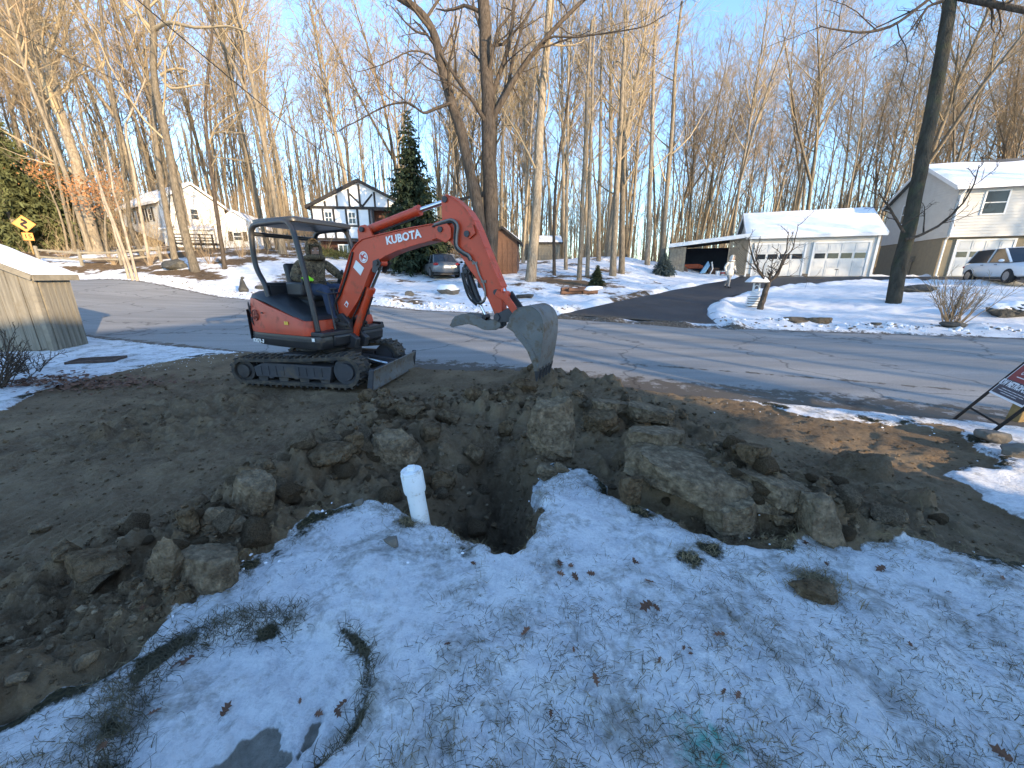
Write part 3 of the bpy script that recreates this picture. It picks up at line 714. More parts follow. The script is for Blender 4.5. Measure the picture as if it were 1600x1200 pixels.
def garage_door(par, x0, w, h, y=-.03, z0=.02, cols=4):
    d = MB(); d.box((x0 + w / 2, y + .02, z0 + h / 2), (w, .04, h)); door = d.build('garage_door', M['door'], par)
    tr = MB(); t = .11
    tr.box((x0 - t / 2, y - .01, z0 + h / 2), (t, .08, h + 2 * 0)); tr.box((x0 + w + t / 2, y - .01, z0 + h / 2), (t, .08, h)); tr.box((x0 + w / 2, y - .012, z0 + h + t / 2), (w + 2 * t, .09, t)); tr.build('door_trim', M['whitetrim'], par)
    cw, rh = w / cols, h / 4
    key = (round(cw, 3), round(rh, 3))
    if key not in _panel_me:
        p = MB(); p.box((0, 0, 0), (cw - .07, .03, rh - .07)); p.box((0, -.012, 0), (cw - .24, .025, rh - .22)); _panel_me[key] = p.mesh('panel', M['door'])
        g = MB(); g.box((0, 0, 0), (cw - .14, .02, rh - .2)); _panel_me[key + ('g',)] = g.mesh('pane', M['glass'])
    for r_ in range(4):
        for c in range(cols):
            gl = r_ == 2
            o = link(bpy.data.objects.new('pane' if gl else 'panel', _panel_me[key + (('g',) if gl else ())]), door)
            o.location = (x0 + cw * (c + .5), y - (.004 if gl else .008), z0 + rh * (r_ + .5))
    hd = MB(); hd.box((x0 + w / 2, y - .03, z0 + .45), (.18, .04, .04)); hd.build('handle', M['darksteel'], door)

# ---- white double garage with a lean-to
g = frame('garage', GL, -R(22), 'white two door garage with snowy roof and an open lean-to on its left', 'garage')
W, D, ZE, ZR = 7.2, 6.0, 2.75, 4.5
mb = MB(); mb.box((W / 2, D / 2 + .02, ZE / 2), (W - .05, D - .05, ZE))
mb.build('core_wall', M['offwhite'], g)
mb = MB(); x = [0, .42, .42 + 2.9, 3.88, 3.88 + 2.9, 7.2]
lap(mb, (0, 0, 0), (1, 0, 0), (0, -1, 0), (2.16, ZE), lambda z: (0, W))
for a, b in ((0, x[1] - .1), (x[2] + .1, x[3] - .1), (x[4] + .1, W)): lap(mb, (0, 0, 0), (1, 0, 0), (0, -1, 0), (0, 2.16), lambda z, a=a, b=b: (a, b))
mb.build('front_wall', M['white'], g)
mb = MB()
gab = lambda z: (0, D) if z < ZE else (D / 2 * (z - ZE) / (ZR - ZE), D - D / 2 * (z - ZE) / (ZR - ZE))
lap(mb, (0, D, 0), (0, -1, 0), (-1, 0, 0), (0, ZR), gab); mb.build('side_wall', M['white'], g)
mb = MB(); lap(mb, (W, 0, 0), (0, 1, 0), (1, 0, 0), (0, ZR), gab); mb.build('side_wall', M['white'], g)
gable_roof(g, 0, W, 0, D, ZE, ZR, 'x', over=.3, snow=.07, res=(44, 20))
for xx in (x[1], x[3]): garage_door(g, xx, 2.9, 2.12)
for xx in (-.0, W): mb = MB(); mb.box((xx, -.03, ZE / 2 - .05), (.13, .1, ZE - .1)); mb.build('corner_board', M['whitetrim'], g)
for xx, ww_ in ((3.6, .4), (.2, .25)): mb = MB(); mb.box((xx, -.02, .1), (ww_, .1, .2)); mb.build('block_footing', M['stone'], g)
# lean-to
mb = MB(); slab(mb, [(-5.3, -.35, 2.32), (-.04, -.35, 2.88), (-.04, 5.2, 2.88), (-5.3, 5.2, 2.32)], .12); cr = mb.build('carport_roof', M['shingle'], g)
mb = MB(); mb.bar((-5.36, -.38, 2.22), (-.03, -.38, 2.79), .05, .26); mb.bar((-5.34, -.35, 2.2), (-5.34, 5.2, 2.2), .05, .26); mb.build('fascia', M['whitetrim'], cr)
snow_sheet('roof_snow', [(-5.36, -.38, 2.34), (-.06, -.38, 2.90), (-.06, 5.2, 2.90), (-5.36, 5.2, 2.34)], .06, cr, 24, 14)
mb = MB()
for k in range(5):
    mb.box((-5.05 + .21 * k, -.16 + .0 * k, 1.05), (.2, .03 + .008 * (k % 2), 2.12))
for k, yy in enumerate((-.12,)): mb.box((-5.18, yy, 1.05), (.1, .1, 2.1))
mb.build('post_boards', M['greywood'], g)
for xx, yy in ((-5.2, 2.4), (-5.2, 4.9)):
    mb = MB(); mb.box((xx, yy, 1.05), (.14, .14, 2.1)); mb.build('post', M['greywood'], g)
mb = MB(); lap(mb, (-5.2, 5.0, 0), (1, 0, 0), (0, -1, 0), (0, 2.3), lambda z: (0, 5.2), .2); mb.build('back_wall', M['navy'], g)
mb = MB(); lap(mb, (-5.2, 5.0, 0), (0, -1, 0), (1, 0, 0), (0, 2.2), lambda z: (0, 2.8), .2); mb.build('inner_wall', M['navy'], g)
mb = MB()
lw0, lw1, lz0, lz1 = -1.25, -.08, .12, 2.55
def clipseg(a, b):
    # clip a diagonal to the lattice rectangle
    (x0, z0), (x1, z1) = a, b; t0, t1 = 0, 1
    for p, q in ((-(x1 - x0), x0 - lw0), (x1 - x0, lw1 - x0), (-(z1 - z0), z0 - lz0), (z1 - z0, lz1 - z0)):
        if abs(p) < 1e-9:
            if q < 0: return None
        else:
            r_ = q / p
            if p < 0: t0 = max(t0, r_)
            else: t1 = min(t1, r_)
    return None if t0 >= t1 else ((x0 + t0 * (x1 - x0), z0 + t0 * (z1 - z0)), (x0 + t1 * (x1 - x0), z0 + t1 * (z1 - z0)))
for k in range(-22, 24):
    c = lw0 + k * .165
    for sgn, yy in ((1, -.10), (-1, -.085)):
        s_ = clipseg((c, lz0), (c + sgn * 3, lz0 + 3))
        if s_: mb.bar((s_[0][0], yy, s_[0][1]), (s_[1][0], yy, s_[1][1]), .012, .045, (0, -1, 0)) if False else mb.bar((s_[0][0], yy, s_[0][1]), (s_[1][0], yy, s_[1][1]), .045, .012, (0, -1, 0))
lt = mb.build('lattice', M['greywood'], g)
mb = MB()
for xx in (lw0, lw1): mb.box((xx, -.09, 1.33), (.07, .05, 2.46))
for zz in (lz0, lz1): mb.box(((lw0 + lw1) / 2, -.09, zz), (lw1 - lw0, .06, .06))
mb.build('lattice_frame', M['greywood'], lt)

def gl(x, y, z=0.):
    p = GL + GF * x + GB * y; return Vector((p.x, p.y, GL.z + z))
# what stands under the lean-to
t = empty('garden_tractor', gl(-3.2, 2.0), -R(22), 'faded orange garden tractor parked in the dark lean-to', 'tractor')
mb = MB(); mb.box((-.35, 0, .78), (1.0, .55, .34)); mb.prism([(.15, .6), (.15, .95), (.5, .82), (.5, .6)], -.27, .27); mb.build('hood', M['tractor'], t, bevel=.04)
mb = MB(); mb.box((.75, 0, .55), (.7, .8, .1)); mb.prism([(.95, .6), (1.15, .6), (1.2, 1.05), (1.05, 1.05)], -.25, .25); mb.box((.9, 0, .75), (.4, .5, .12)); mb.build('seat', M['black'], t, bevel=.03)
for xx, yy, r_ in ((-.6, .42, .24), (-.6, -.42, .24), (.7, .5, .36), (.7, -.5, .36)):
    mb = MB(); mb.lathe([(r_ * .45, -.1), (r_ * .95, -.1), (r_, -.06), (r_, .06), (r_ * .95, .1), (r_ * .45, .1)], 16, Matrix.Translation((xx, yy, r_)) @ Matrix.Rotation(R(90), 4, 'X')); mb.build('wheel', M['tyre'], t, smooth=40)
mb = MB(); mb.tube([(.2, 0, .9), (.35, 0, 1.12)], .02); mb.lathe([(.16, -.012), (.19, 0), (.16, .012)], 14, Matrix.Translation((.35, 0, 1.13))); mb.build('steering_wheel', M['black'], t)
t = empty('wheelbarrow', gl(-2.75, .35), -R(22), 'blue tub wheelbarrow tipped on end at the mouth of the lean-to', 'wheelbarrow')
mb = MB(); Tt = Matrix.Rotation(R(-62), 4, 'Y') @ Matrix.Translation((.45, 0, 0))
mb.add([Tt @ Vector(p) for p in [(-.5, -.35, .25), (.5, -.28, .25), (.5, .28, .25), (-.5, .35, .25), (-.3, -.22, -.05), (.3, -.16, -.05), (.3, .16, -.05), (-.3, .22, -.05)]], [(0, 1, 5, 4), (1, 2, 6, 5), (2, 3, 7, 6), (3, 0, 4, 7), (4, 5, 6, 7)])
tb = mb.build('tub', M['blue'], t); tb.location = (0, 0, .15); sd = tb.modifiers.new('t', 'SOLIDIFY'); sd.thickness = .02
mb = MB()
for s in (-1, 1): mb.tube([(.42, s * .25, .02), (.62, s * .27, .55), (.5, s * .3, 1.05)], .022)
mb.build('handle', M['whitetrim'], t)
mb = MB(); mb.lathe([(.08, -.04), (.18, -.05), (.2, 0), (.18, .05), (.08, .04)], 14, Matrix.Translation((.1, 0, .2)) @ Matrix.Rotation(R(90), 4, 'X')); mb.build('wheel', M['tyre'], t)
for k, (xx, yy, lab, mm) in enumerate(((-1.75, .25, 'white plastic bucket beside the lattice of the lean-to', 'whitetrim'), (-1.4, .4, 'white and red plastic pail nearest the lattice', 'decal'))):
    t = empty('bucket', gl(xx, yy), 0, lab, 'bucket'); mb = MB(); mb.lathe([(.13, 0), (.16, .36), (.175, .37), (.175, .4), (.155, .4), (.12, .03)], 16); mb.build('pail', M[mm], t, smooth=40)
    mb = MB(); mb.tube([(.17 * math.cos(a), 0, .38 + .14 * math.sin(a)) for a in np.linspace(0, math.pi, 9)], .006, 5); mb.build('handle', M['darksteel'], t)
    if k: mb = MB(); mb.lathe([(.166, .2), (.172, .3)], 16); mb.build('band', M['decalred'], t)
t = empty('hose_reel', gl(-4.2, .35), -R(22), 'rusty round hose reel leaning by the lean-to post', 'hose reel')
mb = MB(); mb.lathe([(.1, -.08), (.36, -.09), (.38, -.06), (.3, -.05), (.3, .05), (.38, .06), (.36, .09), (.1, .08)], 18, Matrix.Translation((0, 0, .38)) @ Matrix.Rotation(R(80), 4, 'X')); mb.build('drum', M['rust'], t, smooth=40)
mb = MB(); mb.lathe([(.31, -.045), (.35, 0), (.31, .045)], 18, Matrix.Translation((0, 0, .38)) @ Matrix.Rotation(R(80), 4, 'X')); mb.build('hose', M['hose'], t, smooth=60)
t = empty('crate', gl(-2.0, 1.0), -R(22), 'dark slatted crate heaped behind the buckets in the lean-to', 'crate')
for k in range(4):
    mb = MB(); mb.box((0, -.3, .09 + .16 * k), (.75, .025, .13)); mb.build('slat', M['brownwood'], t)
    mb = MB(); mb.box((-.36, 0, .09 + .16 * k), (.025, .58, .13)); mb.build('slat', M['brownwood'], t)
mb = MB(); mb.box((0, .02, .3), (.68, .55, .5)); mb.build('load', M['timber'], t)

# ---- right hand house
h = frame('house', HL, -R(20), 'two storey house with pale siding, tan lower wall and snowy roof at the right edge', 'house')
W, D, ZE, ZR, ZS = 13.0, 7.6, 5.25, 7.2, 2.35
mb = MB(); mb.box((W / 2, D / 2, ZS / 2), (W, D, ZS)); mb.build('lower_wall', M['stucco'], h)
mb = MB(); mb.box((W / 2, D / 2 - .15, (ZS + ZE) / 2 + .02), (W - .06, D + .22, ZE - ZS - .03)); mb.build('core_wall', M['offwhite'], h)
mb = MB(); lap(mb, (0, -.3, 0), (1, 0, 0), (0, -1, 0), (ZS, ZE), lambda z: (-.03, W), .17)
mb.add([(-.03, -.3, ZS), (W, -.3, ZS), (W, 0, ZS), (-.03, 0, ZS)], [(0, 1, 2, 3)]); mb.build('front_wall', M['white'], h)
y0, y1 = -.3, D; gab = lambda z: (0, y1 - y0) if z < ZE else ((y1 - y0) / 2 * (z - ZE) / (ZR - ZE), (y1 - y0) - (y1 - y0) / 2 * (z - ZE) / (ZR - ZE))
mb = MB(); lap(mb, (-.03, y1, 0), (0, -1, 0), (-1, 0, 0), (ZS, ZR), gab, .17); mb.build('gable_wall', M['white'], h)
bare = lambda u, w: .12 * sstep(.80, .95, w + .12 * fbm(u * 9, w * 3, 1., 3)) * sstep(.12, .25, u)
gable_roof(h, 0, W, y0, y1, ZE, ZR, 'x', over=.35, snow=.06, bare=bare, res=(60, 26))
window(h, (1.75, -.3, 4.25), 1.05, 1.3, (0, -1, 0), (1, 0, 0)); window(h, (5.6, -.3, 4.25), 1.05, 1.3, (0, -1, 0), (1, 0, 0)); window(h, (-.03, 5.0, 4.35), .95, 1.3, (-1, 0, 0), (0, -1, 0))
garage_door(h, .75, 2.55, 2.1)
window(h, (4.4, 0, 1.45), .9, 1.25, (0, -1, 0), (1, 0, 0)); window(h, (5.5, 0, 1.45), .9, 1.25, (0, -1, 0), (1, 0, 0), 'brownwood')
mb = MB(); mb.tube([(.1, -.62, ZE - .22), (.1, -.5, ZE - .35), (.08, -.36, ZE - .5), (.08, -.36, ZS + .1), (.08, -.1, ZS - .15), (.08, -.1, .05), (.08, -.35, .0)], .05, 8); mb.build('downspout', M['whitetrim'], h)
mb = MB(); mb.bar((-.35, -.68, ZE - .17), (W, -.68, ZE - .17), .1, .11); mb.build('gutter', M['whitetrim'], h)
mb = MB(); mb.box((-.05, 2.6, 1.15), (.14, .26, .38)); mb.ball((-.13, 2.6, 1.2), (.06, .09, .09)); mb.tube([(-.05, 2.6, .96), (-.05, 2.6, .05)], .025, 6); mb.build('electric_meter', M['stone'], h)

# ---- half timbered house
tx, ty = -15.4, 32.0
t_ = frame('half_timbered_house', (tx, ty, gz(-11.5, 32.5) - .05), R(7), 'half timbered house with white panels, dark beams and dark red brick below', 'house')
W, D, ZB, ZE, ZR = 7.4, 9.0, 1.4, 3.75, 5.55
mb = MB(); mb.box((W / 2, D / 2 + .55, ZB / 2 - .3), (W - .3, D - .7, ZB + .6)); mb.build('brick_wall', M['brick'], t_)
sx = lambda p: (p - 290) / 500 * 7.4
mb = MB(); xr = sx(588)
mb.box((xr / 2, .5, (ZB + ZE) / 2), (xr, 1.0, ZE - ZB)); mb.prism([(0, ZE), (W, ZE), (W / 2, ZR)], 0, 1.0); mb.box((W / 2, D / 2 + .5, (ZB + ZE) / 2), (W, D - 1.0, ZE - ZB)); mb.build('wall', M['tudorwhite'], t_)
mb = MB(); mb.box(((xr + W) / 2, .97, (ZB + ZE) / 2), (W - xr - .02, .08, ZE - ZB - .02)); mb.build('porch_wall', M['brick'], t_)
mb = MB(); mb.box(((xr + W) / 2, .45, ZB - .06), (W - xr, 1.1, .12)); mb.build('porch_floor', M['timber'], t_)
def timber(a, b, w=.16): m_ = MB(); m_.bar((a[0], -.03, a[1]), (b[0], -.03, b[1]), w, .06, (0, -1, 0)); return m_.build('timber', M['timber'], t_)
for p in (365, 425, 487, 615, 683, 735):
    xx = sx(p); zt = ZE + (ZR - ZE) * (1 - abs(xx - W / 2) / (W / 2)); timber((xx, ZE + .1), (xx, zt - .1), .13)
timber((W / 2, ZE + .1), (W / 2, ZR - .12), .13)
timber((sx(492), ZE + 1.0), (sx(553), ZE + .1), .12); timber((sx(605), ZE + 1.0), (sx(550), ZE + .1), .12)
timber((0, ZE), (W, ZE), .2); timber((0, ZB + .06), (W, ZB + .06), .18)
for p in (292, 348, 400, 463, 520, 580): timber((sx(p) + .03, ZB + .15), (sx(p) + .03, ZE - .1), .14)
for a, b in ((348, 400), (463, 520)): timber((sx(a) + .1, ZB + 1.05), (sx(b) - .05, ZB + 1.05), .12)
for a, b in ((348, 400), (463, 520)): window(t_, ((sx(a) + sx(b)) / 2 + .02, -.005, ZB + 1.62), .55, .85, (0, -1, 0), (1, 0, 0), mull=(1, 1))
window(t_, (2.2, .2, .72), 1.0, .7, (0, -1, 0), (1, 0, 0), mull=(2, 0))
for xx in (sx(600), W - .1): mb = MB(); mb.box((xx, .05, (ZB + ZE) / 2), (.16, .14, ZE - ZB - .1)); mb.build('porch_post', M['timber'], t_)
gable_roof(t_, 0, W, 0, D, ZE + .05, ZR + .05, 'y', over=.28, snow=.06, trim='timber')

# ---- white house on the hill
C = at(262, 386, 37.5); zb = gz(C.x, C.y)
w_ = frame('hillside_house', (C.x, C.y, zb - .3), R(60), 'white clapboard house up the hill behind the left hand trees, with a low gabled wing', 'house')
W, D, ZE, ZR = 5.6, 9.0, 4.1, 6.0
mb = MB(); mb.box((W / 2, D / 2, ZE / 2), (W - .05, D - .05, ZE)); mb.build('core_wall', M['offwhite'], w_)
gab = lambda z: (0, W) if z < ZE else (W / 2 * (z - ZE) / (ZR - ZE), W - W / 2 * (z - ZE) / (ZR - ZE))
mb = MB(); lap(mb, (0, 0, 0), (1, 0, 0), (0, -1, 0), (0, ZR), gab, .2); mb.build('gable_wall', M['whitetrim'], w_)
mb = MB(); lap(mb, (0, D, 0), (0, -1, 0), (-1, 0, 0), (0, ZE), lambda z: (0, D), .2); mb.build('eave_wall', M['whitetrim'], w_)
gable_roof(w_, 0, W, 0, D, ZE, ZR, 'y', over=.4, snow=.08)
for yy in (2.2, 4.2, 6.8):
    window(w_, (0, yy, 3.0), .8, 1.1, (-1, 0, 0), (0, -1, 0))
    for s in (-1, 1):
        mb = MB(); mb.box((-.04, yy + s * .66, 3.0), (.04, .36, 1.25)); mb.build('shutter', M['timber'], w_)
window(w_, (2.8, 0, 3.2), .7, 1.0, (0, -1, 0), (1, 0, 0))
mb = MB(); mb.box((1.6, -.35, 3.2), (.7, .7, 6.6)); mb.build('chimney', M['stone'], w_)
wing = empty('wing', (0, 0, 0)); wing.parent = w_
inv = w_.matrix_basis.inverted()
bpy.context.view_layer.update()
Cw = at(341, 386, 36.3); zc = gz(Cw.x + 1.8, Cw.y); Tw = inv @ (Matrix.Translation((Cw.x, Cw.y, zc - .25)) @ Matrix.Rotation(R(12), 4, 'Z'))
mb = MB(); gab = lambda z: (0, 3.7) if z < 2.2 else (1.85 * (z - 2.2) / 1.25, 3.7 - 1.85 * (z - 2.2) / 1.25)
mb.box((1.85, 3.3, 1.05), (3.65, 6.5, 2.1)); lap(mb, (0, 0, 0), (1, 0, 0), (0, -1, 0), (0, 3.45), gab, .2)
mb.box((-2.4, 3.5, .95), (4.8, 5, 1.9))
wing_w = mb.build('wing_wall', M['whitetrim'], w_); wing_w.matrix_basis = Tw
bpy.data.objects.remove(wing)
mb = MB()
slab(mb, [(-.3, -.3, 2.08), (1.85, -.3, 3.55), (1.85, 6.8, 3.55), (-.3, 6.8, 2.08)], .12); slab(mb, [(4.0, -.3, 2.08), (1.85, -.3, 3.55), (1.85, 6.8, 3.55), (4.0, 6.8, 2.08)], .12); slab(mb, [(-5, .8, 1.95), (-.1, .8, 1.95), (-.1, 6.2, 3.0), (-5, 6.2, 3.0)], .12)
r_ = mb.build('wing_roof', M['snow'], w_); r_.matrix_basis = Tw
for s in (-1, 1): wf = MB(); wf.box((1.85 + s * .62, -.05, 1.25), (.34, .05, .85)); o = wf.build('wing_shutter', M['timber'], w_); o.matrix_basis = Tw
wf = MB(); wf.box((1.85, -.05, 1.25), (.8, .06, .8)); o = wf.build('wing_window', M['whitetrim'], w_); o.matrix_basis = Tw
for zz in (1.06, 1.43): wf = MB(); wf.box((1.85, -.085, zz), (.64, .02, .28)); o2 = wf.build('pane', M['glass'], o)
# deck before it
p, _ = ghit(308, 392)
dk = empty('deck', (p.x - 1.2, p.y - .5, p.z), R(14), 'dark wooden deck with rails before the white hillside house', 'deck')
mb = MB(); mb.box((1.3, .8, .55), (2.8, 1.6, .1)); mb.build('deck_floor', M['timber'], dk)
for k in range(4):
    mb = MB(); mb.box((.0 + .86 * k, .02, .6), (.1, .1, 1.3)); mb.build('post', M['timber'], dk)
for zz in (1.2, .95, .75):
    mb = MB(); mb.box((1.3, -.05, zz), (2.8, .05, .08)); mb.build('rail', M['timber'], dk)

# ---- little brown sheds beyond the big tree
def shed(name, p, rz, w, d, ze, zr, lab, wall, along='x', planks=True):
    s = frame(name, p, rz, lab, 'shed')
    n = int(w / .28)
    pm = MB(); pm.box((0, 0, 0), (w / n - .02, .03, ze)); me = pm.mesh('plank', M[wall])
    mb = MB(); mb.box((w / 2, d / 2, ze / 2), (w - .05, d - .05, ze)); mb.build('wall', M[wall], s)
    for k in range(n):
        o = link(bpy.data.objects.new('plank', me), s); o.location = (w / n * (k + .5), -.0 - .008 * (k % 2), ze / 2)
    for e_ in (0, 1):
        q = MB()
        if along == 'x': q.prism([(0.03, ze), (d - .03, ze), (d / 2, zr)], -.02, .02, Matrix.Translation((e_ * w, 0, 0)) @ Matrix.Rotation(R(90), 4, 'Z'))
        else: q.prism([(0.03, ze), (w - .03, ze), (w / 2, zr)], e_ * d - .02, e_ * d + .02)
        q.build('gable', M[wall], s)
    gable_roof(s, 0, w, 0, d, ze, zr, along, th=.08, over=.22, snow=.06, trim='timber', res=(16, 10)); return s
p = at(762, 427, 25.5); shed('brown_shed', (p.x, p.y, gz(p.x + 1, p.y) - .05), R(-4), 1.95, 3.0, 2.15, 2.9, 'red brown shed half hidden behind the big forked tree', 'brownwood', 'y')
p = at(841, 411, 37.5); shed('small_shed', (p.x, p.y, gz(p.x + 1, p.y) - .05), R(2), 2.1, 2.2, 1.75, 2.35, 'small plank shed with snowy roof deep among the trees', 'greywood', 'x')

# ---- wooden shed by the road, left edge
sp = Vector((-9.86, 8.2, gz(-9.9, 8.1) - .06)); rz = R(8)
s = frame('wooden_shed', sp, rz, 'weathered plank shed with snow on its low roof beside the road, left edge', 'shed')
W, D, ZE, ZR = 2.7, .80, 1.63, 2.28
mb = MB(); mb.box((-W / 2, D / 2, ZE / 2), (W - .06, D - .06, ZE)); mb.prism([(-W + .03, ZE), (-.03, ZE), (-W / 2, ZR - .04)], .03, D - .03); mb.build('frame_wall', M['timber'], s)
nb = 13; bw = W / nb
for k in range(nb):
    x0, x1 = -W + bw * k + .006, -W + bw * (k + 1) - .006; zf = lambda q: ZE + (ZR - ZE) * (1 - abs(q + W / 2) / (W / 2)) - .03
    mb = MB(); mb.prism([(x0, .02), (x1, .02), (x1, zf(x1)), (x0, zf(x0))], -.022 - .004 * (k % 3), .012); mb.build('board', M['shedwood'], s)
nb = 6; bw = (D - .02) / nb
bm_ = MB(); bm_.box((0, 0, 0), (.03, bw - .012, ZE - .04)); bme = bm_.mesh('board', M['shedwood'])
for k in range(nb):
    o = link(bpy.data.objects.new('board', bme), s); o.location = (.008 + .004 * (k % 2), bw * (k + .5) + .01, ZE / 2)
for q_, d_ in (((.012, -.02, ZE / 2 - .01), (.085, .085, ZE - .03)), ((.016, .11, ZE / 2 - .01), (.05, .06, ZE - .03))): mb = MB(); mb.box(q_, d_); mb.build('corner_board', M['greywood'], s)
sl = (ZR - ZE) / (W / 2); mb = MB(); ov = .11
for sg in (1, -1):
    xe = (ov) if sg > 0 else -W - ov
    slab(mb, [(xe, -.1, ZE - sl * ov + .045), (-W / 2, -.1, ZR + .045), (-W / 2, D + .1, ZR + .045), (xe, D + .1, ZE - sl * ov + .045)], .045)
rf = mb.build('roof', M['shingle'], s)
mb = MB(); mb.bar((ov + .012, -.1, ZE - sl * ov + .0), (ov + .012, D + .1, ZE - sl * ov + .0), .03, .12); mb.bar((ov, -.115, ZE - sl * ov + .0), (-W / 2, -.115, ZR + .0), .03, .11); mb.bar((-W - ov, -.115, ZE - sl * ov), (-W / 2, -.115, ZR), .03, .11); mb.build('fascia', M['greywood'], rf)
snow_sheet('roof_snow', [(ov + .02, D + .1, ZE - sl * ov + .055), (ov + .02, -.1, ZE - sl * ov + .055), (-W / 2, -.1, ZR + .055), (-W / 2, D + .1, ZR + .055)], .05, rf, 18, 22, .02)
snow_sheet('roof_snow', [(-W - ov, -.1, ZE - sl * ov + .055), (-W - ov, D + .1, ZE - sl * ov + .055), (-W / 2, D + .1, ZR + .055), (-W / 2, -.1, ZR + .055)], .05, rf, 18, 22, .02)

# ---- the builder's own house stands behind the camera and throws its shade over the dig
oh = frame('near_house', (11.4, -5.8, -.1), R(222.6), 'two storey house behind the photographer whose roof shades the lawn', 'house')
W, D, ZE, ZR = 14, 8, 5.0, 7.0
mb = MB(); mb.box((W / 2, D / 2, ZE / 2), (W, D, ZE))
mb.build('wall', M['white'], oh)
for xx in (0, W): q = MB(); q.prism([(0, ZE), (D, ZE), (D / 2, ZR)], -.05, .05, Matrix.Translation((xx, 0, 0)) @ Matrix.Rotation(R(90), 4, 'Z')); q.build('gable', M['white'], oh)
gable_roof(oh, 0, W, 0, D, ZE, ZR, 'x', over=.4, snow=0)
for k in range(4): window(oh, (1.8 + 3.4 * k, 0, 3.8), 1.0, 1.3, (0, -1, 0), (1, 0, 0)); 
mb = MB(); mb.box((6.6, -.04, 1.1), (1.0, .06, 2.1)); mb.build('front_door', M['brownwood'], oh)
# ================================================================== TREES
def wander(p, d, L, n, amt, trop, r):
    pts = [p.copy()]; st = L / n
    for i in range(n):
        d = (d + Vector((r.gauss(0, amt), r.gauss(0, amt), r.gauss(0, amt) + trop))).normalized()
        p = p + d * st; pts.append(p.copy())
    return pts
def side_dir(d, ang, az):
    o = d.orthogonal().normalized(); q = d.cross(o)
    return (d * math.cos(ang) + (o * math.cos(az) + q * math.sin(az)) * math.sin(ang)).normalized()
def limb(mb, pts, r0, r1, n=6, pw=1.):
    k = len(pts); mb.tube(pts, [r0 + (r1 - r0) * (i / (k - 1)) ** pw for i in range(k)], n, False)
def sprout(mb, pts, r0, r1, lvl, r, cfg, f0=.2):
    """side shoots along a limb"""
    if lvl >= len(cfg): return
    num, lf, a0, a1, trop, sides, rmin, amt = cfg[lvl]
    L = sum((pts[i + 1] - pts[i]).length for i in range(len(pts) - 1)); k = len(pts) - 1
    num = max(1, int(num * (.75 + .5 * r.random()))); az = r.random() * 6.28
    for c in range(num):
        f = f0 + (1 - f0) * (c + r.random()) / num; i = min(k - 1, int(f * k)); fr = f * k - i
        p = pts[i].lerp(pts[i + 1], fr); d = (pts[i + 1] - pts[i]).normalized(); az += 2.4 + r.uniform(-.5, .5)
        cl = L * lf * (1.15 - .65 * f) * r.uniform(.65, 1.3)
        cr = max(rmin, (r0 + (r1 - r0) * f) * r.uniform(.35, .6)); 
        q = wander(p, side_dir(d, R(r.uniform(a0, a1)), az), cl, 3 if lvl else 5, amt, trop, r)
        limb(mb, q, cr, max(rmin * .6, cr * .25), sides)
        sprout(mb, q, cr, cr * .3, lvl + 1, r, cfg, .2)
TWIG = [(6, .42, 25, 55, .05, 4, .014, .16), (6, .42, 25, 55, .06, 3, .0085, .18), (4, .5, 20, 50, .05, 3, .006, .2)]
def forest_mesh(seed, H, rb, clear=.42, nl=16, spread=.23, fork=False):
    r = random.Random(seed); T = MB(); Cn = MB()
    lean = Vector((r.gauss(0, .03), r.gauss(0, .03), 1)).normalized()
    pts = wander(Vector((0, 0, -.4)), lean, H, 14, .025, .01, r)
    rad = [rb * (1 - .9 * (i / 14) ** .9) for i in range(15)]; rad[0] = rb * 1.45; rad[1] *= 1.04
    T.tube(pts, rad, 8, False)
    if fork:
        i = 5; q = wander(pts[i], (lean + Vector((r.gauss(0, .25), r.gauss(0, .25), 0))).normalized(), H * .6, 9, .05, .06, r); limb(T, q, rb * .6, rb * .08, 6)
        sprout(Cn, q, rb * .6, .02, 0, r, [(nl * .9, spread * 1.1, 25, 55, .10, 4, .017, .10), (7, .45, 25, 55, .05, 3, .0105, .16), (6, .5, 20, 50, .05, 3, .0075, .2)], .3)
    sprout(Cn, pts, rb, rb * .1, 0, r, [(nl * 1.35, spread * 1.1, 26, 58, .11, 5, .018, .10), (8, .45, 25, 55, .07, 3, .0108, .15), (7, .5, 20, 50, .06, 3, .0075, .18)], clear)
    return T, Cn
VAR = []
specs = [(24, .24, .45, 20, .22, 0), (26, .30, .40, 22, .24, 1), (22, .18, .50, 18, .2, 0), (25, .22, .38, 22, .22, 1), (20, .15, .45, 17, .2, 0), (27, .32, .46, 22, .25, 1),
         (23, .2, .35, 20, .2, 0), (25, .26, .5, 18, .26, 0), (18, .11, .4, 15, .2, 0), (21, .14, .55, 15, .18, 0)]
for k, (H, rb, cl, nl, sp_, fk) in enumerate(specs):
    T, Cn = forest_mesh(100 + k, H, rb * .74, cl, nl, sp_, fk)
    a = T.mesh('trunk', M['bark']); b = Cn.mesh('crown', M['twig'] if k % 3 else M['twigred'])
    for me in (a, b): me.polygons.foreach_set('use_smooth', [True] * len(me.polygons))
    VAR.append((a, b, H))
SAP = []
for k in range(5):
    r = random.Random(300 + k); T = MB(); Cn = MB(); H = r.uniform(5, 9)
    pts = wander(Vector((0, 0, -.2)), Vector((r.gauss(0, .08), r.gauss(0, .08), 1)).normalized(), H, 8, .05, .02, r); limb(T, pts, .05, .012, 5)
    sprout(Cn, pts, .05, .012, 0, r, [(14, .3, 25, 60, .08, 3, .011, .14), (5, .45, 20, 50, .05, 3, .008, .18), (3, .5, 20, 50, .05, 3, .006, .2)], .18)
    SAP.append((T.mesh('trunk', M['bark']), Cn.mesh('crown', M['twig']), H))
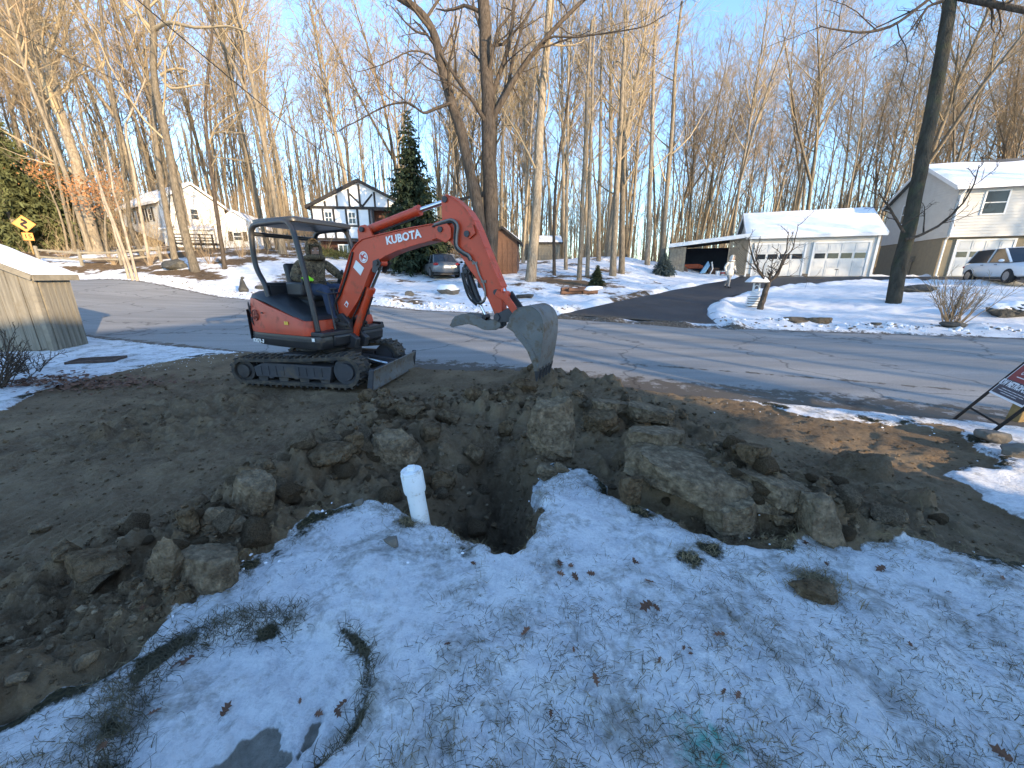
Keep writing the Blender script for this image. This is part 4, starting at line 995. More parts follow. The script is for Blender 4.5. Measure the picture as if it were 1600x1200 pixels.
def plant(var, x, y, sc, rz, label, cat, group, name='bare_tree', tilt=0):
    o = empty(name, (x, y, float(base_z(x, y)) - .1), 0, label, cat, group); o.rotation_euler = (rng.gauss(0, .03) + 0, rng.gauss(0, .03) + tilt, rz); o.scale = (sc * rng.uniform(.85, 1.2),) * 2 + (sc,)
    for me, nm in zip(var[:2], ('trunk', 'crown')): link(bpy.data.objects.new(nm, me), o)
    return o
# keep clear: yards, buildings, the street
HOUSES = [((20, 31.5), 7.0), ((14.5, 30.0), 5.), ((34, 27), 9), ((41, 25), 9), ((-12, 36.5), 7.5), ((-28, 42), 7), ((-27, 37), 5), ((-3.5, 26), 3), ((3.5, 39), 3)]
def ok_tree(x, y, mind, pts):
    for (cx, cy), rr in HOUSES:
        if math.hypot(x - cx, y - cy) < rr: return False
    return all((x - a) ** 2 + (y - b) ** 2 > mind * mind for a, b in pts)
pts = []; n = 0; tries = 0; spots = []
while n < 296 and tries < 30000:
    tries += 1
    y = 26 + 42 * rng.random() ** 1.25; x = rng.uniform(-1.45, 1.5) * (y + 2)
    if x < 0: ymin = 28 if x < -17 else 37
    else: ymin = 33 if x < 11 else (37.5 if x < 25 else 36)
    if -6 < x < 11 and y < 36 and rng.random() > .35: continue
    uu = F_PX * x / (y * CP)
    if (-620 < uu < -380 and y < 47 and rng.random() < .80) or (-335 < uu < -130 and y < 45): continue
    if y < ymin or not ok_tree(x, y, 1.6, pts): continue
    pts.append((x, y)); n += 1; spots.append((x, y))
KIND = ['tall straight bare tree', 'tall forked bare tree', 'slim straight bare tree', 'broad forked bare tree', 'thin short bare tree', 'thick forked bare tree', 'bushy crowned bare tree', 'high crowned bare tree', 'very slender bare tree', 'slender bare pole of a tree']
def ZONE(u): return 'beyond the amber road sign' if u < -560 else 'above the white hillside house' if u < -330 else 'behind the half timbered house and spruce' if u < -60 else 'behind the open snowy yard' if u < 250 else 'behind the garage' if u < 560 else 'behind the right hand house'
for i, (x, y) in enumerate(spots):
    v = VAR[rng.randrange(len(VAR))]; u = F_PX * x / (y * CP)
    hsc = 1.0
    if -60 < u < 60: hsc = .95
    if 230 < u < 420: hsc = .80
    if u > 500: hsc = .92
    if u < -330: hsc = .98
    plant(v, x, y, hsc * rng.uniform(.82, 1.08) * (.90 + .004 * y), rng.uniform(0, 6.28), '%s in the woods %s' % (KIND[VAR.index(v)], ZONE(u)), 'tree', 'bare trees of the woods')
k = 0; tries = 0; sp2 = []
while k < 95 and tries < 5000:
    tries += 1; y = rng.uniform(27, 52); x = rng.uniform(-1.4, 1.3) * y
    if (x < 0 and y < (30 if x < -16 else 37)) or (x >= 0 and y < 36) or not ok_tree(x, y, 1.2, sp2): continue
    if x > 12 and y < 40: continue
    sp2.append((x, y)); k += 1
    plant(SAP[rng.randrange(5)], x, y, rng.uniform(.7, 1.15), rng.uniform(0, 6.28), 'slender bare sapling in the undergrowth of the woods', 'sapling', 'saplings of the woods', 'sapling')
# the far woods: one mass
def far_woods():
    Vs, Fs, off = [], [], 0; lows = []
    for k in range(5):
        r = random.Random(500 + k); mb = MB(); H = 23
        p = wander(Vector((0, 0, -1)), Vector((0, 0, 1)), H, 6, .02, 0, r); limb(mb, p, .22, .03, 4)
        sprout(mb, p, .2, .03, 0, r, [(20, .24, 28, 60, .1, 3, .026, .1), (6, .45, 25, 55, .06, 3, .018, .15)], .22)
        v = np.array(mb.v); f = [q for q in mb.f]
        lows.append((v, np.array([q for q in f if len(q) == 4])))
    for k in range(3):
        r = random.Random(540 + k); mb = MB(); p = wander(Vector((0, 0, -1)), Vector((0, 0, 1)), 17, 6, .03, 0, r); limb(mb, p, .13, .02, 4); sprout(mb, p, .1, .02, 0, r, [(5, .2, 25, 50, .1, 3, .025, .1)], .4)
        lows.append((np.array(mb.v), np.array([q for q in mb.f if len(q) == 4])))
    for i in range(1500):
        y = 66 + 42 * rng.random() ** .8; x = rng.uniform(-1.5, 1.55) * y
        v, f = lows[rng.randrange(5)] if i < 400 else lows[5 + rng.randrange(3)]; a = rng.uniform(0, 6.28); s_ = rng.uniform(.75, 1.15) * (.95 if x > 15 else 1.0)
        c, sn = math.cos(a) * s_, math.sin(a) * s_
        w = np.stack([v[:, 0] * c - v[:, 1] * sn + x, v[:, 0] * sn + v[:, 1] * c + y, v[:, 2] * s_ + float(base_z(x, y))], 1)
        Vs.append(w); Fs.append(f + off); off += len(v)
    o = np_mesh('far_woods', np.concatenate(Vs), np.concatenate(Fs), M['twig']); tag(o, 'distant bare woods filling the skyline beyond the nearer trees', 'woods', kind='stuff')
far_woods()
# brush under the woods
def brush(name, cx, cy, rx, ry, num, hmin, hmax, m, lab, seed):
    r = random.Random(seed); mb = MB()
    for i in range(num):
        x = cx + rx * r.uniform(-1, 1); y = cy + ry * r.uniform(-1, 1)
        p = Vector((x, y, float(base_z(x, y)) - .05)); L = r.uniform(hmin, hmax)
        q = wander(p, Vector((r.gauss(0, .3), r.gauss(0, .3), 1)).normalized(), L, 4, .12, .03, r); limb(mb, q, .012, .005, 3)
        for k in range(3):
            b = q[1 + k]; q2 = wander(b, Vector((r.gauss(0, .7), r.gauss(0, .7), .8)).normalized(), L * .4, 3, .15, .05, r); limb(mb, q2, .007, .004, 3)
    o = mb.build(name, m); tag(o, lab, 'brush', kind='stuff'); return o
brush('undergrowth', -30, 33, 16, 4, 520, .8, 3.0, M['twig'], 'tangle of dry undergrowth below the hillside woods on the left', 1)
brush('undergrowth', -19, 46, 13, 5, 1000, 1.5, 6.0, M['twigred'], 'golden dry brush beside the half timbered house', 2)
brush('undergrowth', 6, 44, 16, 6, 1000, .8, 4.0, M['twig'], 'low brown undergrowth at the foot of the central woods', 3)
brush('undergrowth', -42, 44, 18, 7, 900, 1.5, 6.0, M['twigred'], 'tall dry brush on the hillside at far left', 4)
brush('undergrowth', 40, 46, 22, 6, 700, 1.0, 4.0, M['twig'], 'brown brush beyond the garage and the right hand house', 5)

# ---- the trees one can single out, each from its own survey line
def hero(name, label, stems, m, crown_m, cfg=TWIG, branches=(), seed=1, sides=10, f0=.35, cat='tree', flare=1.35, drop=.35):
    """stems / branches: (list of (u, v), depth or (d0, d1), r0, r1)"""
    r = random.Random(seed); T = MB(); Cn = MB(); base = None
    def path(px, t):
        t0, t1 = t if hasattr(t, '__len__') else (t, t); k = len(px)
        return [at(u, v, t0 + (t1 - t0) * i / (k - 1)) for i, (u, v) in enumerate(px)]
    def smooth(P, sub=3, wob=.0):
        o = []
        for i in range(len(P) - 1):
            a, b = P[max(0, i - 1)], P[i]; c, d = P[i + 1], P[min(len(P) - 1, i + 2)]
            for j in range(sub):
                t = j / sub
                q = .5 * ((2 * b) + (c - a) * t + (2 * a - 5 * b + 4 * c - d) * t * t + (3 * b - a - 3 * c + d) * t ** 3)
                o.append(q + Vector((r.gauss(0, wob), r.gauss(0, wob), 0)))
        return o + [P[-1]]
    for k, (px, t, r0, r1) in enumerate(stems):
        P = path(px, t)
        if k == 0: base = Vector((P[0].x, P[0].y, gz(P[0].x, P[0].y)))
        if k == 0 or px[0][1] > 385:
            g = gz(P[0].x, P[0].y); P[0].z = g + .05; P.insert(0, P[0] + Vector((0, 0, -drop)))
        P = smooth(P, 3, .012); n = len(P); rad = [r0 + (r1 - r0) * i / (n - 1) for i in range(n)]
        if k == 0: rad[0] *= flare * 1.1; rad[1] *= flare; rad[2] *= 1 + (flare - 1) * .6; rad[3] *= 1 + (flare - 1) * .3
        T.tube(P, rad, sides, False); sprout(Cn, P, r0 * .7, r1, 0, r, cfg, f0)
    for px, t, r0, r1 in branches:
        P = smooth(path(px, t), 3, .01); limb(Cn, P, r0, r1, 6); sprout(Cn, P, r0, r1, 0, r, [(9, .40, 25, 60, .04, 4, .012, .16)] + list(cfg[1:]), .12)
    e = empty(name, base, 0, label, cat)
    for mb, nm, mm in ((T, 'trunk', m), (Cn, 'crown', crown_m)):
        if not mb.f: continue
        o = mb.build(nm, mm, e, smooth=180); o.matrix_basis = Matrix.Translation(-base)
    return e
bark, dark, pale = M['bark'], M['barkdark'], M['barkpale']
hero('forked_tree', 'big dark tree forking into two trunks behind the excavator arm', [
    ([(764, 427), (767, 330), (764, 250), (763, 161), (761, 120), (757, 40), (752, -60), (750, -180)], 19, .40, .26),
    ([(755, 425), (750, 350), (738, 285), (721, 210), (702, 150), (687, 90), (676, 49), (657, 19), (627, -2), (590, -30)], (18.8, 17.5), .31, .13),
    ([(768, 190), (781, 165), (811, 112), (860, 52), (912, 0), (960, -40)], (19, 18), .16, .06),
    ([(768, 150), (779, 120), (796, 67), (803, 7), (808, -60)], 19.3, .13, .07)], M['barkdark'], M['barkdark'],
    cfg=[(8, .30, 30, 65, .02, 4, .013, .18), (6, .45, 25, 60, .03, 3, .008, .2), (4, .5, 20, 55, .03, 3, .0055, .22)],
    branches=[([(703, 161), (680, 170), (661, 176), (639, 161), (605, 165), (567, 184), (530, 204)], (18, 16), .075, .02), ([(669, 54), (650, 49), (631, 32), (612, 10)], 17.6, .06, .02),
              ([(692, 110), (670, 85), (640, 80), (600, 100), (560, 112)], (18, 17), .05, .015), ([(810, 114), (850, 62), (900, 58), (960, 50), (1010, 40), (1040, 22)], (18.5, 17), .06, .015), ([(757, 60), (742, 20), (735, -30)], 19, .07, .03)], seed=11, sides=14, f0=.3)
hero('slim_forest_tree', 'straight grey trunk right of the big forked tree', [([(829, 442), (836, 360), (841, 250), (846, 160), (855, 60), (862, -60)], 20, .30, .15)], bark, M['twig'], seed=12, f0=.45)
hero('leaning_tree', 'thin tree leaning right beside the straight grey trunk', [([(866, 425), (866, 330), (872, 250), (884, 180), (893, 110)], 24, .12, .05)], dark, M['twig'], seed=13)
hero('roadside_tree', 'tall crooked trunk with bent side limbs in front of the white hillside house', [([(303, 412), (290, 370), (277, 307), (262, 225), (247, 157), (240, 105), (240, 49), (229, 0), (222, -80)], 22, .235, .12)], bark, M['twig'],
     branches=[([(243, 45), (256, 37), (272, 36), (307, 43), (358, 41), (390, 52)], (22, 20), .13, .03), ([(251, 118), (262, 110), (285, 107), (304, 118)], 22, .08, .03), ([(255, 125), (268, 138), (300, 134), (322, 132)], 22, .08, .03), ([(240, 50), (222, 30), (200, 10), (180, -15)], 22, .12, .06)], seed=14, f0=.4)
hero('roadside_tree', 'brown trunk standing just left of the crooked tall one', [([(271, 396), (262, 340), (252, 285), (246, 240), (240, 160), (238, 80), (232, 0)], 24.5, .19, .09)], bark, M['twig'], seed=15, f0=.5)
hero('slender_tree', 'slender dark tree right of the hillside house chimney', [([(350, 414), (346, 380), (337, 322), (327, 245), (323, 205), (321, 161), (330, 60), (335, -20)], 23, .135, .055)], dark, M['twig'], branches=[([(327, 222), (340, 195), (370, 176), (400, 168)], 23, .05, .015), ([(333, 245), (370, 250), (410, 257)], 23, .04, .012), ([(328, 225), (336, 207), (380, 208), (430, 215)], 23, .04, .012)], seed=16, f0=.4)
hero('thick_oak', 'thick pale barked tree behind the amber road sign', [([(152, 396), (144, 365), (134, 325), (118, 250), (96, 185), (78, 110), (52, 50), (25, -30)], 27, .40, .2)], bark, M['twig'], branches=[([(92, 180), (75, 140), (50, 100), (25, 72), (-10, 48)], (27, 24), .24, .1), ([(70, 92), (90, 40), (100, -10)], 27, .16, .08)], seed=17, f0=.4)
hero('birch_clump', 'clump of three pale slim leaning trunks by the road', [([(204, 420), (190, 380), (165, 315), (146, 262), (118, 190)], 20, .085, .03), ([(198, 420), (186, 385), (174, 345), (160, 310), (148, 250)], 20.3, .07, .03), ([(209, 418), (200, 380), (187, 330), (178, 300), (164, 220)], 19.8, .075, .03)], pale, M['twigred'], seed=18, f0=.5)
hero('lean_tree', 'thin tree with a sunlit pale lower trunk and a bent dark top', [([(230, 396), (219, 330), (208, 265), (196, 205), (203, 180), (217, 150), (229, 120)], 24, .10, .03)], pale, M['barkdark'], seed=19, f0=.5)
hero('roadside_tree', 'dark trunk just right of the pale leaning clump', [([(222, 395), (205, 360), (200, 320), (190, 240), (175, 140), (160, 40), (150, -40)], 26, .15, .07)], bark, M['twig'], seed=29, f0=.45)
hero('tall_tree', 'tall dark mossy tree on the snowy island by the black driveway', [([(1394, 474), (1415, 380), (1437, 270), (1460, 150), (1478, 50), (1484, -10), (1496, -140)], 13.5, .215, .175)], M['barkmoss'], M['barkdark'],
     branches=[([(1416, 374), (1444, 365), (1475, 346), (1503, 318), (1522, 287), (1530, 258)], (13.3, 12), .055, .012), ([(1412, 363), (1397, 337), (1383, 315), (1372, 298)], (13.3, 12.6), .05, .014), ([(1486, -8), (1540, 4), (1600, 16), (1700, 42)], (13.4, 12), .11, .07), ([(1474, 2), (1450, 11), (1424, 45), (1395, 75)], 13.3, .05, .012), ([(1478, -20), (1450, 0), (1405, 34), (1360, 50), (1311, 47), (1280, 40)], (13.4, 12), .07, .014)], seed=20, sides=16, f0=.97, cfg=[(4, .25, 30, 65, .02, 4, .010, .18), (4, .45, 25, 60, .03, 3, .007, .2), (3, .5, 20, 55, .03, 3, .005, .22)], flare=1.06)
e = hero('ornamental_tree', 'small bare ornamental tree beside the white slatted garden tower', [([(1187, 484), (1193, 465), (1197, 450), (1200, 441)], 13.3, .105, .08)], dark, M['barkdark'], branches=[
    ([(1200, 442), (1191, 430), (1180, 412), (1173, 392), (1170, 372)], 13.3, .05, .012), ([(1199, 443), (1186, 424), (1182, 405), (1184, 385)], (13.3, 12.8), .04, .01), ([(1200, 442), (1212, 430), (1221, 412), (1229, 390), (1232, 362)], 13.3, .05, .012), ([(1201, 441), (1216, 428), (1226, 405), (1240, 385), (1247, 350)], (13.3, 13.8), .045, .01), ([(1200, 441), (1206, 425), (1207, 402)], 13.3, .03, .01)], seed=21, f0=2, flare=1.1, cfg=[(5, .5, 25, 55, .1, 4, .008, .16), (4, .5, 25, 50, .08, 3, .005, .2), (2, .5, 20, 50, .05, 3, .004, .2)])
# trunks along the middle of the yard and behind the garage that stand clear of the woods
for k, (u, v, t, w, lean, lab) in enumerate([(905, 432, 22, .16, 14, 'thin dark trunk at the left of the open snowy yard'), (918, 428, 24, .15, 8, 'thin trunk second from the left of the open snowy yard'), (958, 419, 25, .25, 16, 'pale thick trunk leaning slightly right at the edge of the snowy yard'), (972, 416, 26, .24, 4, 'thick straight trunk beside the open snowy yard'),
                                           (1012, 405, 30, .22, 10, 'tall trunk at the far right of the snowy yard'), (884, 420, 27, .15, 4, 'slim trunk behind the brown plank shed'), (1035, 402, 33, .25, 22, 'tall leaning trunk behind the lean-to roof'), (935, 407, 31, .2, 5, 'straight trunk in the second row of the yard edge')]):
    hero('yard_tree', lab, [([(u, v), (u + lean * .3, v - 100), (u + lean * .7, v - 210), (u + lean, v - 320), (u + lean * 1.4, v - 400)], t, w, w * .35)], bark, M['twig'], seed=40 + k, f0=.4, cfg=[(12, .24, 25, 55, .09, 4, .018, .1), (6, .42, 25, 55, .06, 3, .011, .16), (4, .5, 20, 50, .05, 3, .008, .2)])
# trees behind the photographer, to the right: their shade streaks the road and the snow
for k, (s_, c_) in enumerate([(-15, 5.7), (-22, 6.6), (-13, 7.3), (-30, 8.4), (-18, 9.1), (-26, 10.6), (-16, 11.6), (-34, 12.8), (-22, 14.), (-28, 16.), (-20, 18.5), (-36, 21), (-26, 24), (-33, 28), (-24, 33), (-30, 38), (-40, 7.), (-44, 10), (-42, 15), (-40, 26), (-46, 21), (-50, 24), (-38, 23), (-44, 29), (-52, 30), (-36, 31), (-46, 34), (-56, 27), (-34, 26), (-50, 37), (-60, 33), (-28, 29), (-32, 35), (-48, 13), (-54, 17), (-38, 11), (-58, 8), (-62, 20), (-42, 40), (-33, 18), (-50, 3.5), (-70, 12), (-56, 11), (-60, 14), (-72, 16), (-80, 10), (-68, 19), (-62, 24), (-76, 22), (-46, 18.5)]):
    x, y = -.677 * s_ + .736 * c_, .736 * s_ + .677 * c_
    plant(VAR[(k * 3) % 8], x, y, rng.uniform(.7, .85), rng.uniform(0, 6.28), 'bare tree standing behind the photographer on the right', 'tree', 'trees behind the photographer', 'bare_tree')

# ---- evergreens
def needles(mb, p, d, L, r, w=.05, n=14, droop=-.25):
    """a flat spray: twigs with many narrow leaves"""
    q = wander(p, d, L, 4, .08, droop * .25, r); limb(mb, q, .012, .004, 3)
    for i in range(n):
        f = (i + r.random()) / n; k = min(3, int(f * 4)); a = q[k].lerp(q[k + 1], f * 4 - k)
        s = r.choice((-1, 1)); dd = side_dir((q[k + 1] - q[k]).normalized(), R(r.uniform(35, 70)), r.uniform(0, 6.28)); dd.z -= .25
        l = L * .38 * (1 - .6 * f) * r.uniform(.6, 1.2); u = dd.cross(Vector((r.gauss(0, 1), r.gauss(0, 1), r.gauss(0, 1)))).normalized() * w * r.uniform(.6, 1.2)
        b = a + dd * l; mb.add([a - u, a + u, b + u * .35, b - u * .35], [(0, 1, 2, 3)])
def conifer(name, base, H, rad, m, lab, seed, cat='tree', dens=1., trunk=True, w=.05):
    r = random.Random(seed); e = empty(name, base, r.random() * 6, lab, cat); T = MB(); T.tube([(0, 0, -.2), (0, 0, H * .5), (0, 0, H)], [H * .02, H * .013, .01], 7, False)
    Cn = MB(); z = H * .05
    while z < H * .97:
        f = z / H; L = rad * (1 - f) ** .8 * (1 - .3 * max(0, .12 - f) / .12); nb = int((6 + 9 * (1 - f)) * dens); a0 = r.random() * 6
        for k in range(nb):
            a = a0 + 6.28 * k / nb + r.uniform(-.3, .3); l = L * r.uniform(.55, 1.22)
            d = Vector((math.cos(a), math.sin(a), .25 - .35 * (1 - f) + r.gauss(0, .08))).normalized()
            m_ = max(1, int(l / .5))
            needles(Cn, Vector((0, 0, z + r.uniform(-.1, .1))), d, max(l, .12), r, w * max(.35, min(1, l)), int(10 + 10 * min(1.5, l)), -.3)
            for j in range(m_):
                p = Vector((0, 0, z)) + d * l * r.uniform(.3, .9); needles(Cn, p, (d + Vector((r.gauss(0, .6), r.gauss(0, .6), r.gauss(-.15, .2)))).normalized(), l * .45, r, w * .8, 9, -.4)
        z += H * .021 / dens * (1 + .4 * r.random())
    if trunk: T.build('trunk', M['barkdark'], e)
    Cn.build('crown', m, e); return e
p = at(652, 428, 26.5); conifer('spruce_tree', (p.x, p.y, gz(p.x, p.y)), 9.9, 2.3, M['needle'], 'tall dark spruce between the half timbered house and the forked tree', 61, dens=1.1, w=.085)
p = at(60, 392, 31); conifer('hemlock_tree', (p.x, p.y, gz(p.x, p.y)), 9.5, 3.4, M['needle2'], 'broad olive green hemlock behind the amber road sign', 62, dens=.8, w=.09)
p = at(18, 392, 35); conifer('hemlock_tree', (p.x, p.y, gz(p.x, p.y)), 10, 3.2, M['needle2'], 'olive green hemlock farthest left, cut by the photo edge', 63, dens=.7, w=.09)
p = at(118, 384, 35); conifer('hemlock_tree', (p.x, p.y, gz(p.x, p.y)), 7.5, 2.8, M['needle2'], 'smaller green hemlock between the thick oak and the pale clump', 64, dens=.7, w=.09)
p, _ = ghit(932, 448); conifer('cone_shrub', p, 1.0, .42, M['needle'], 'small dark green cone shaped shrub alone on the snowy yard', 65, 'shrub', 1.1, w=.04)
p, _ = ghit(1036, 430); conifer('young_spruce', p, 1.5, .85, mat('blue green needles', (.06, .085, .085), .9, .3), 'young blue green spruce left of the lean-to', 66, 'shrub', 1.1, w=.04)
def blob_shrub(name, base, rx, ry, H, lab, seed, m=None, n=160):
    r = random.Random(seed); mb = MB()
    for i in range(n):
        a = r.uniform(0, 6.28); q = math.sqrt(r.random()); d = Vector((math.cos(a) * q * .9, math.sin(a) * q * .9, r.uniform(.3, 1))).normalized()
        p = Vector((rx * q * .7 * math.cos(a), ry * q * .7 * math.sin(a), H * r.uniform(.05, .75) * (1 - .4 * q)))
        needles(mb, p, d, H * .45, r, .03, 9, -.1)
    e = empty(name, base, 0, lab, 'shrub'); mb.build('foliage', m or M['needle2'], e); return e
for (u, v, t, rx, H, lab) in [(512, 414, 29.6, .9, .9, 'rounded olive shrub under the left window of the half timbered house'), (536, 415, 29.4, .8, .8, 'rounded olive shrub in the middle below the half timbered house'), (610, 417, 28, 1.3, 1.2, 'dark evergreen shrub right of the half timbered house front'), (690, 412, 27.5, 1.0, 1.2, 'dark evergreen shrub behind the grey parked car')]:
    p = at(u, v, t); blob_shrub('evergreen_shrub', (p.x, p.y, gz(p.x, p.y)), rx, rx * .7, H, lab, int(u))
# clinging oak leaves
def leaf_cloud(name, px, t, rad, n, lab, seed):
    r = random.Random(seed); p = at(*px, t); T = MB(); Cn = MB(); g = gz(p.x, p.y); H = p.z - g
    q = wander(Vector((0, 0, 0)), Vector((.05, 0, 1)), H * 1.25, 7, .06, .03, r); limb(T, q, .09, .02, 6); sprout(T, q, .08, .02, 0, r, TWIG[:2], .45)
    for i in range(n):
        d = Vector((r.gauss(0, 1), r.gauss(0, 1), r.gauss(0, .7))); d = d.normalized() * rad * r.random() ** .45 * (.6 + .8 * vnoise(np.array([i * .02]), np.array([seed * 1.]))[0])
        c = Vector((0, 0, H)) + d; a = Vector((r.gauss(0, 1), r.gauss(0, 1), r.gauss(0, 1))).normalized(); b = a.orthogonal().normalized(); s_ = r.uniform(.05, .09)
        Cn.add([c + a * s_, c + b * s_ * .55, c - a * s_, c - b * s_ * .55], [(0, 1, 2, 3)])
    e = empty(name, (p.x, p.y, g), 0, lab, 'tree'); T.build('trunk', M['bark'], e, smooth=180); Cn.build('crown', M['oakleaf'], e); return e
leaf_cloud('young_oak', (142, 300), 25, 1.5, 900, 'young oak still holding orange brown leaves behind the pale clump', 71)
leaf_cloud('young_oak', (70, 270), 29, 1.6, 500, 'young oak with a few rusty leaves above the amber road sign', 72)
leaf_cloud('young_oak', (172, 282), 29, 1.2, 350, 'small oak with rusty leaves right of the thick pale barked tree', 73)
# bare shrubs
def bare_shrub(base, H, spread, n, m, lab, seed, name='bare_shrub', thick=.012):
    r = random.Random(seed); S = MB(); W_ = MB()
    for i in range(n):
        a = r.uniform(0, 6.28); o = r.random() * .18; d = Vector((math.cos(a) * spread * r.random(), math.sin(a) * spread * r.random(), 1)).normalized()
        q = wander(Vector((math.cos(a) * o, math.sin(a) * o, -.05)), d, H * r.uniform(.6, 1.05), 6, .09, .01, r); limb(S, q, thick, thick * .35, 4)
        sprout(W_, q, thick * .8, .004, 0, r, [(5, .4, 20, 45, .05, 3, .005, .13), (3, .5, 20, 45, .04, 3, .0035, .15)], .3)
    e = empty(name, base, 0, lab, 'shrub'); S.build('stem', m, e); W_.build('twigs', m, e); return e
p, _ = ghit(1487, 508); bare_shrub(p, 1.45, .75, 26, M['twigred'], 'bare many stemmed shrub on the snow at the right road edge', 81)
p, _ = ghit(1478, 500); bare_shrub(p, 1.1, .8, 14, M['barkdark'], 'thinner dark shrub just behind the bare shrub at the right road edge', 82)
for u, v, H, lab in [(328, 412, 1.1, 'bare twiggy bush between the slender tree and the crooked trunk'), (268, 404, 1.0, 'small bare bush beside the dark boulder by the left road bank'), (378, 402, 1.0, 'thin bare bush on the snow right of the slender tree'), (100, 405, .9, 'dry bush at the end of the rail fence'), (178, 414, .8, 'straw coloured bush at the foot of the pale clump'), (235, 415, .9, 'reddish brown bush between the pale clump and the dark boulder')]:
    p, _ = ghit(u, v); bare_shrub(p, H, .8, 16, M['twigred'], lab, u, thick=.014)
p = gp(-10, 605); bare_shrub((p.x, p.y, gz(p.x, p.y)), .85, 1.3, 46, M['barkdark'], 'dark tangled bare shrub at the left edge beside the leaf pile', 91, thick=.008)
p = gp(48, 580); bare_shrub((p.x, p.y, gz(p.x, p.y)), .55, 1.2, 18, M['barkdark'], 'low sprawling bare twigs on the snow below the plank shed', 92, thick=.006)

# ---- overhead wires
def wire(px, lab, r_=.012, sag=.35):
    P = [at(u, v, t) for u, v, t in px]; o = []
    a, b = P; n = 24
    for i in range(n + 1): f = i / n; q = a.lerp(b, f); q.z -= sag * 4 * f * (1 - f); o.append(q)
    mb = MB(); mb.tube(o, r_, 6); tag(mb.build('overhead_wire', M['wire'], smooth=60), lab, 'wire')
wire([(180, -30, 13), (575, 290, 30)], 'thick black service wire sloping down to the half timbered house', .02, .25)
wire([(-60, 10, 16), (470, 245, 32)], 'thin black wire lower down across the left hand woods', .014, .3)
# ================================================================== THE EXCAVATOR
# local frame: x ahead along the boom, y left (away from the camera), z up from the ground under the turntable
XS = Vector((-3.04, 6.10, 0)); XH = R(-25)
ex = empty('mini_excavator', XS, XH, 'orange red mini excavator with black canopy working beside the dug pit', 'excavator')
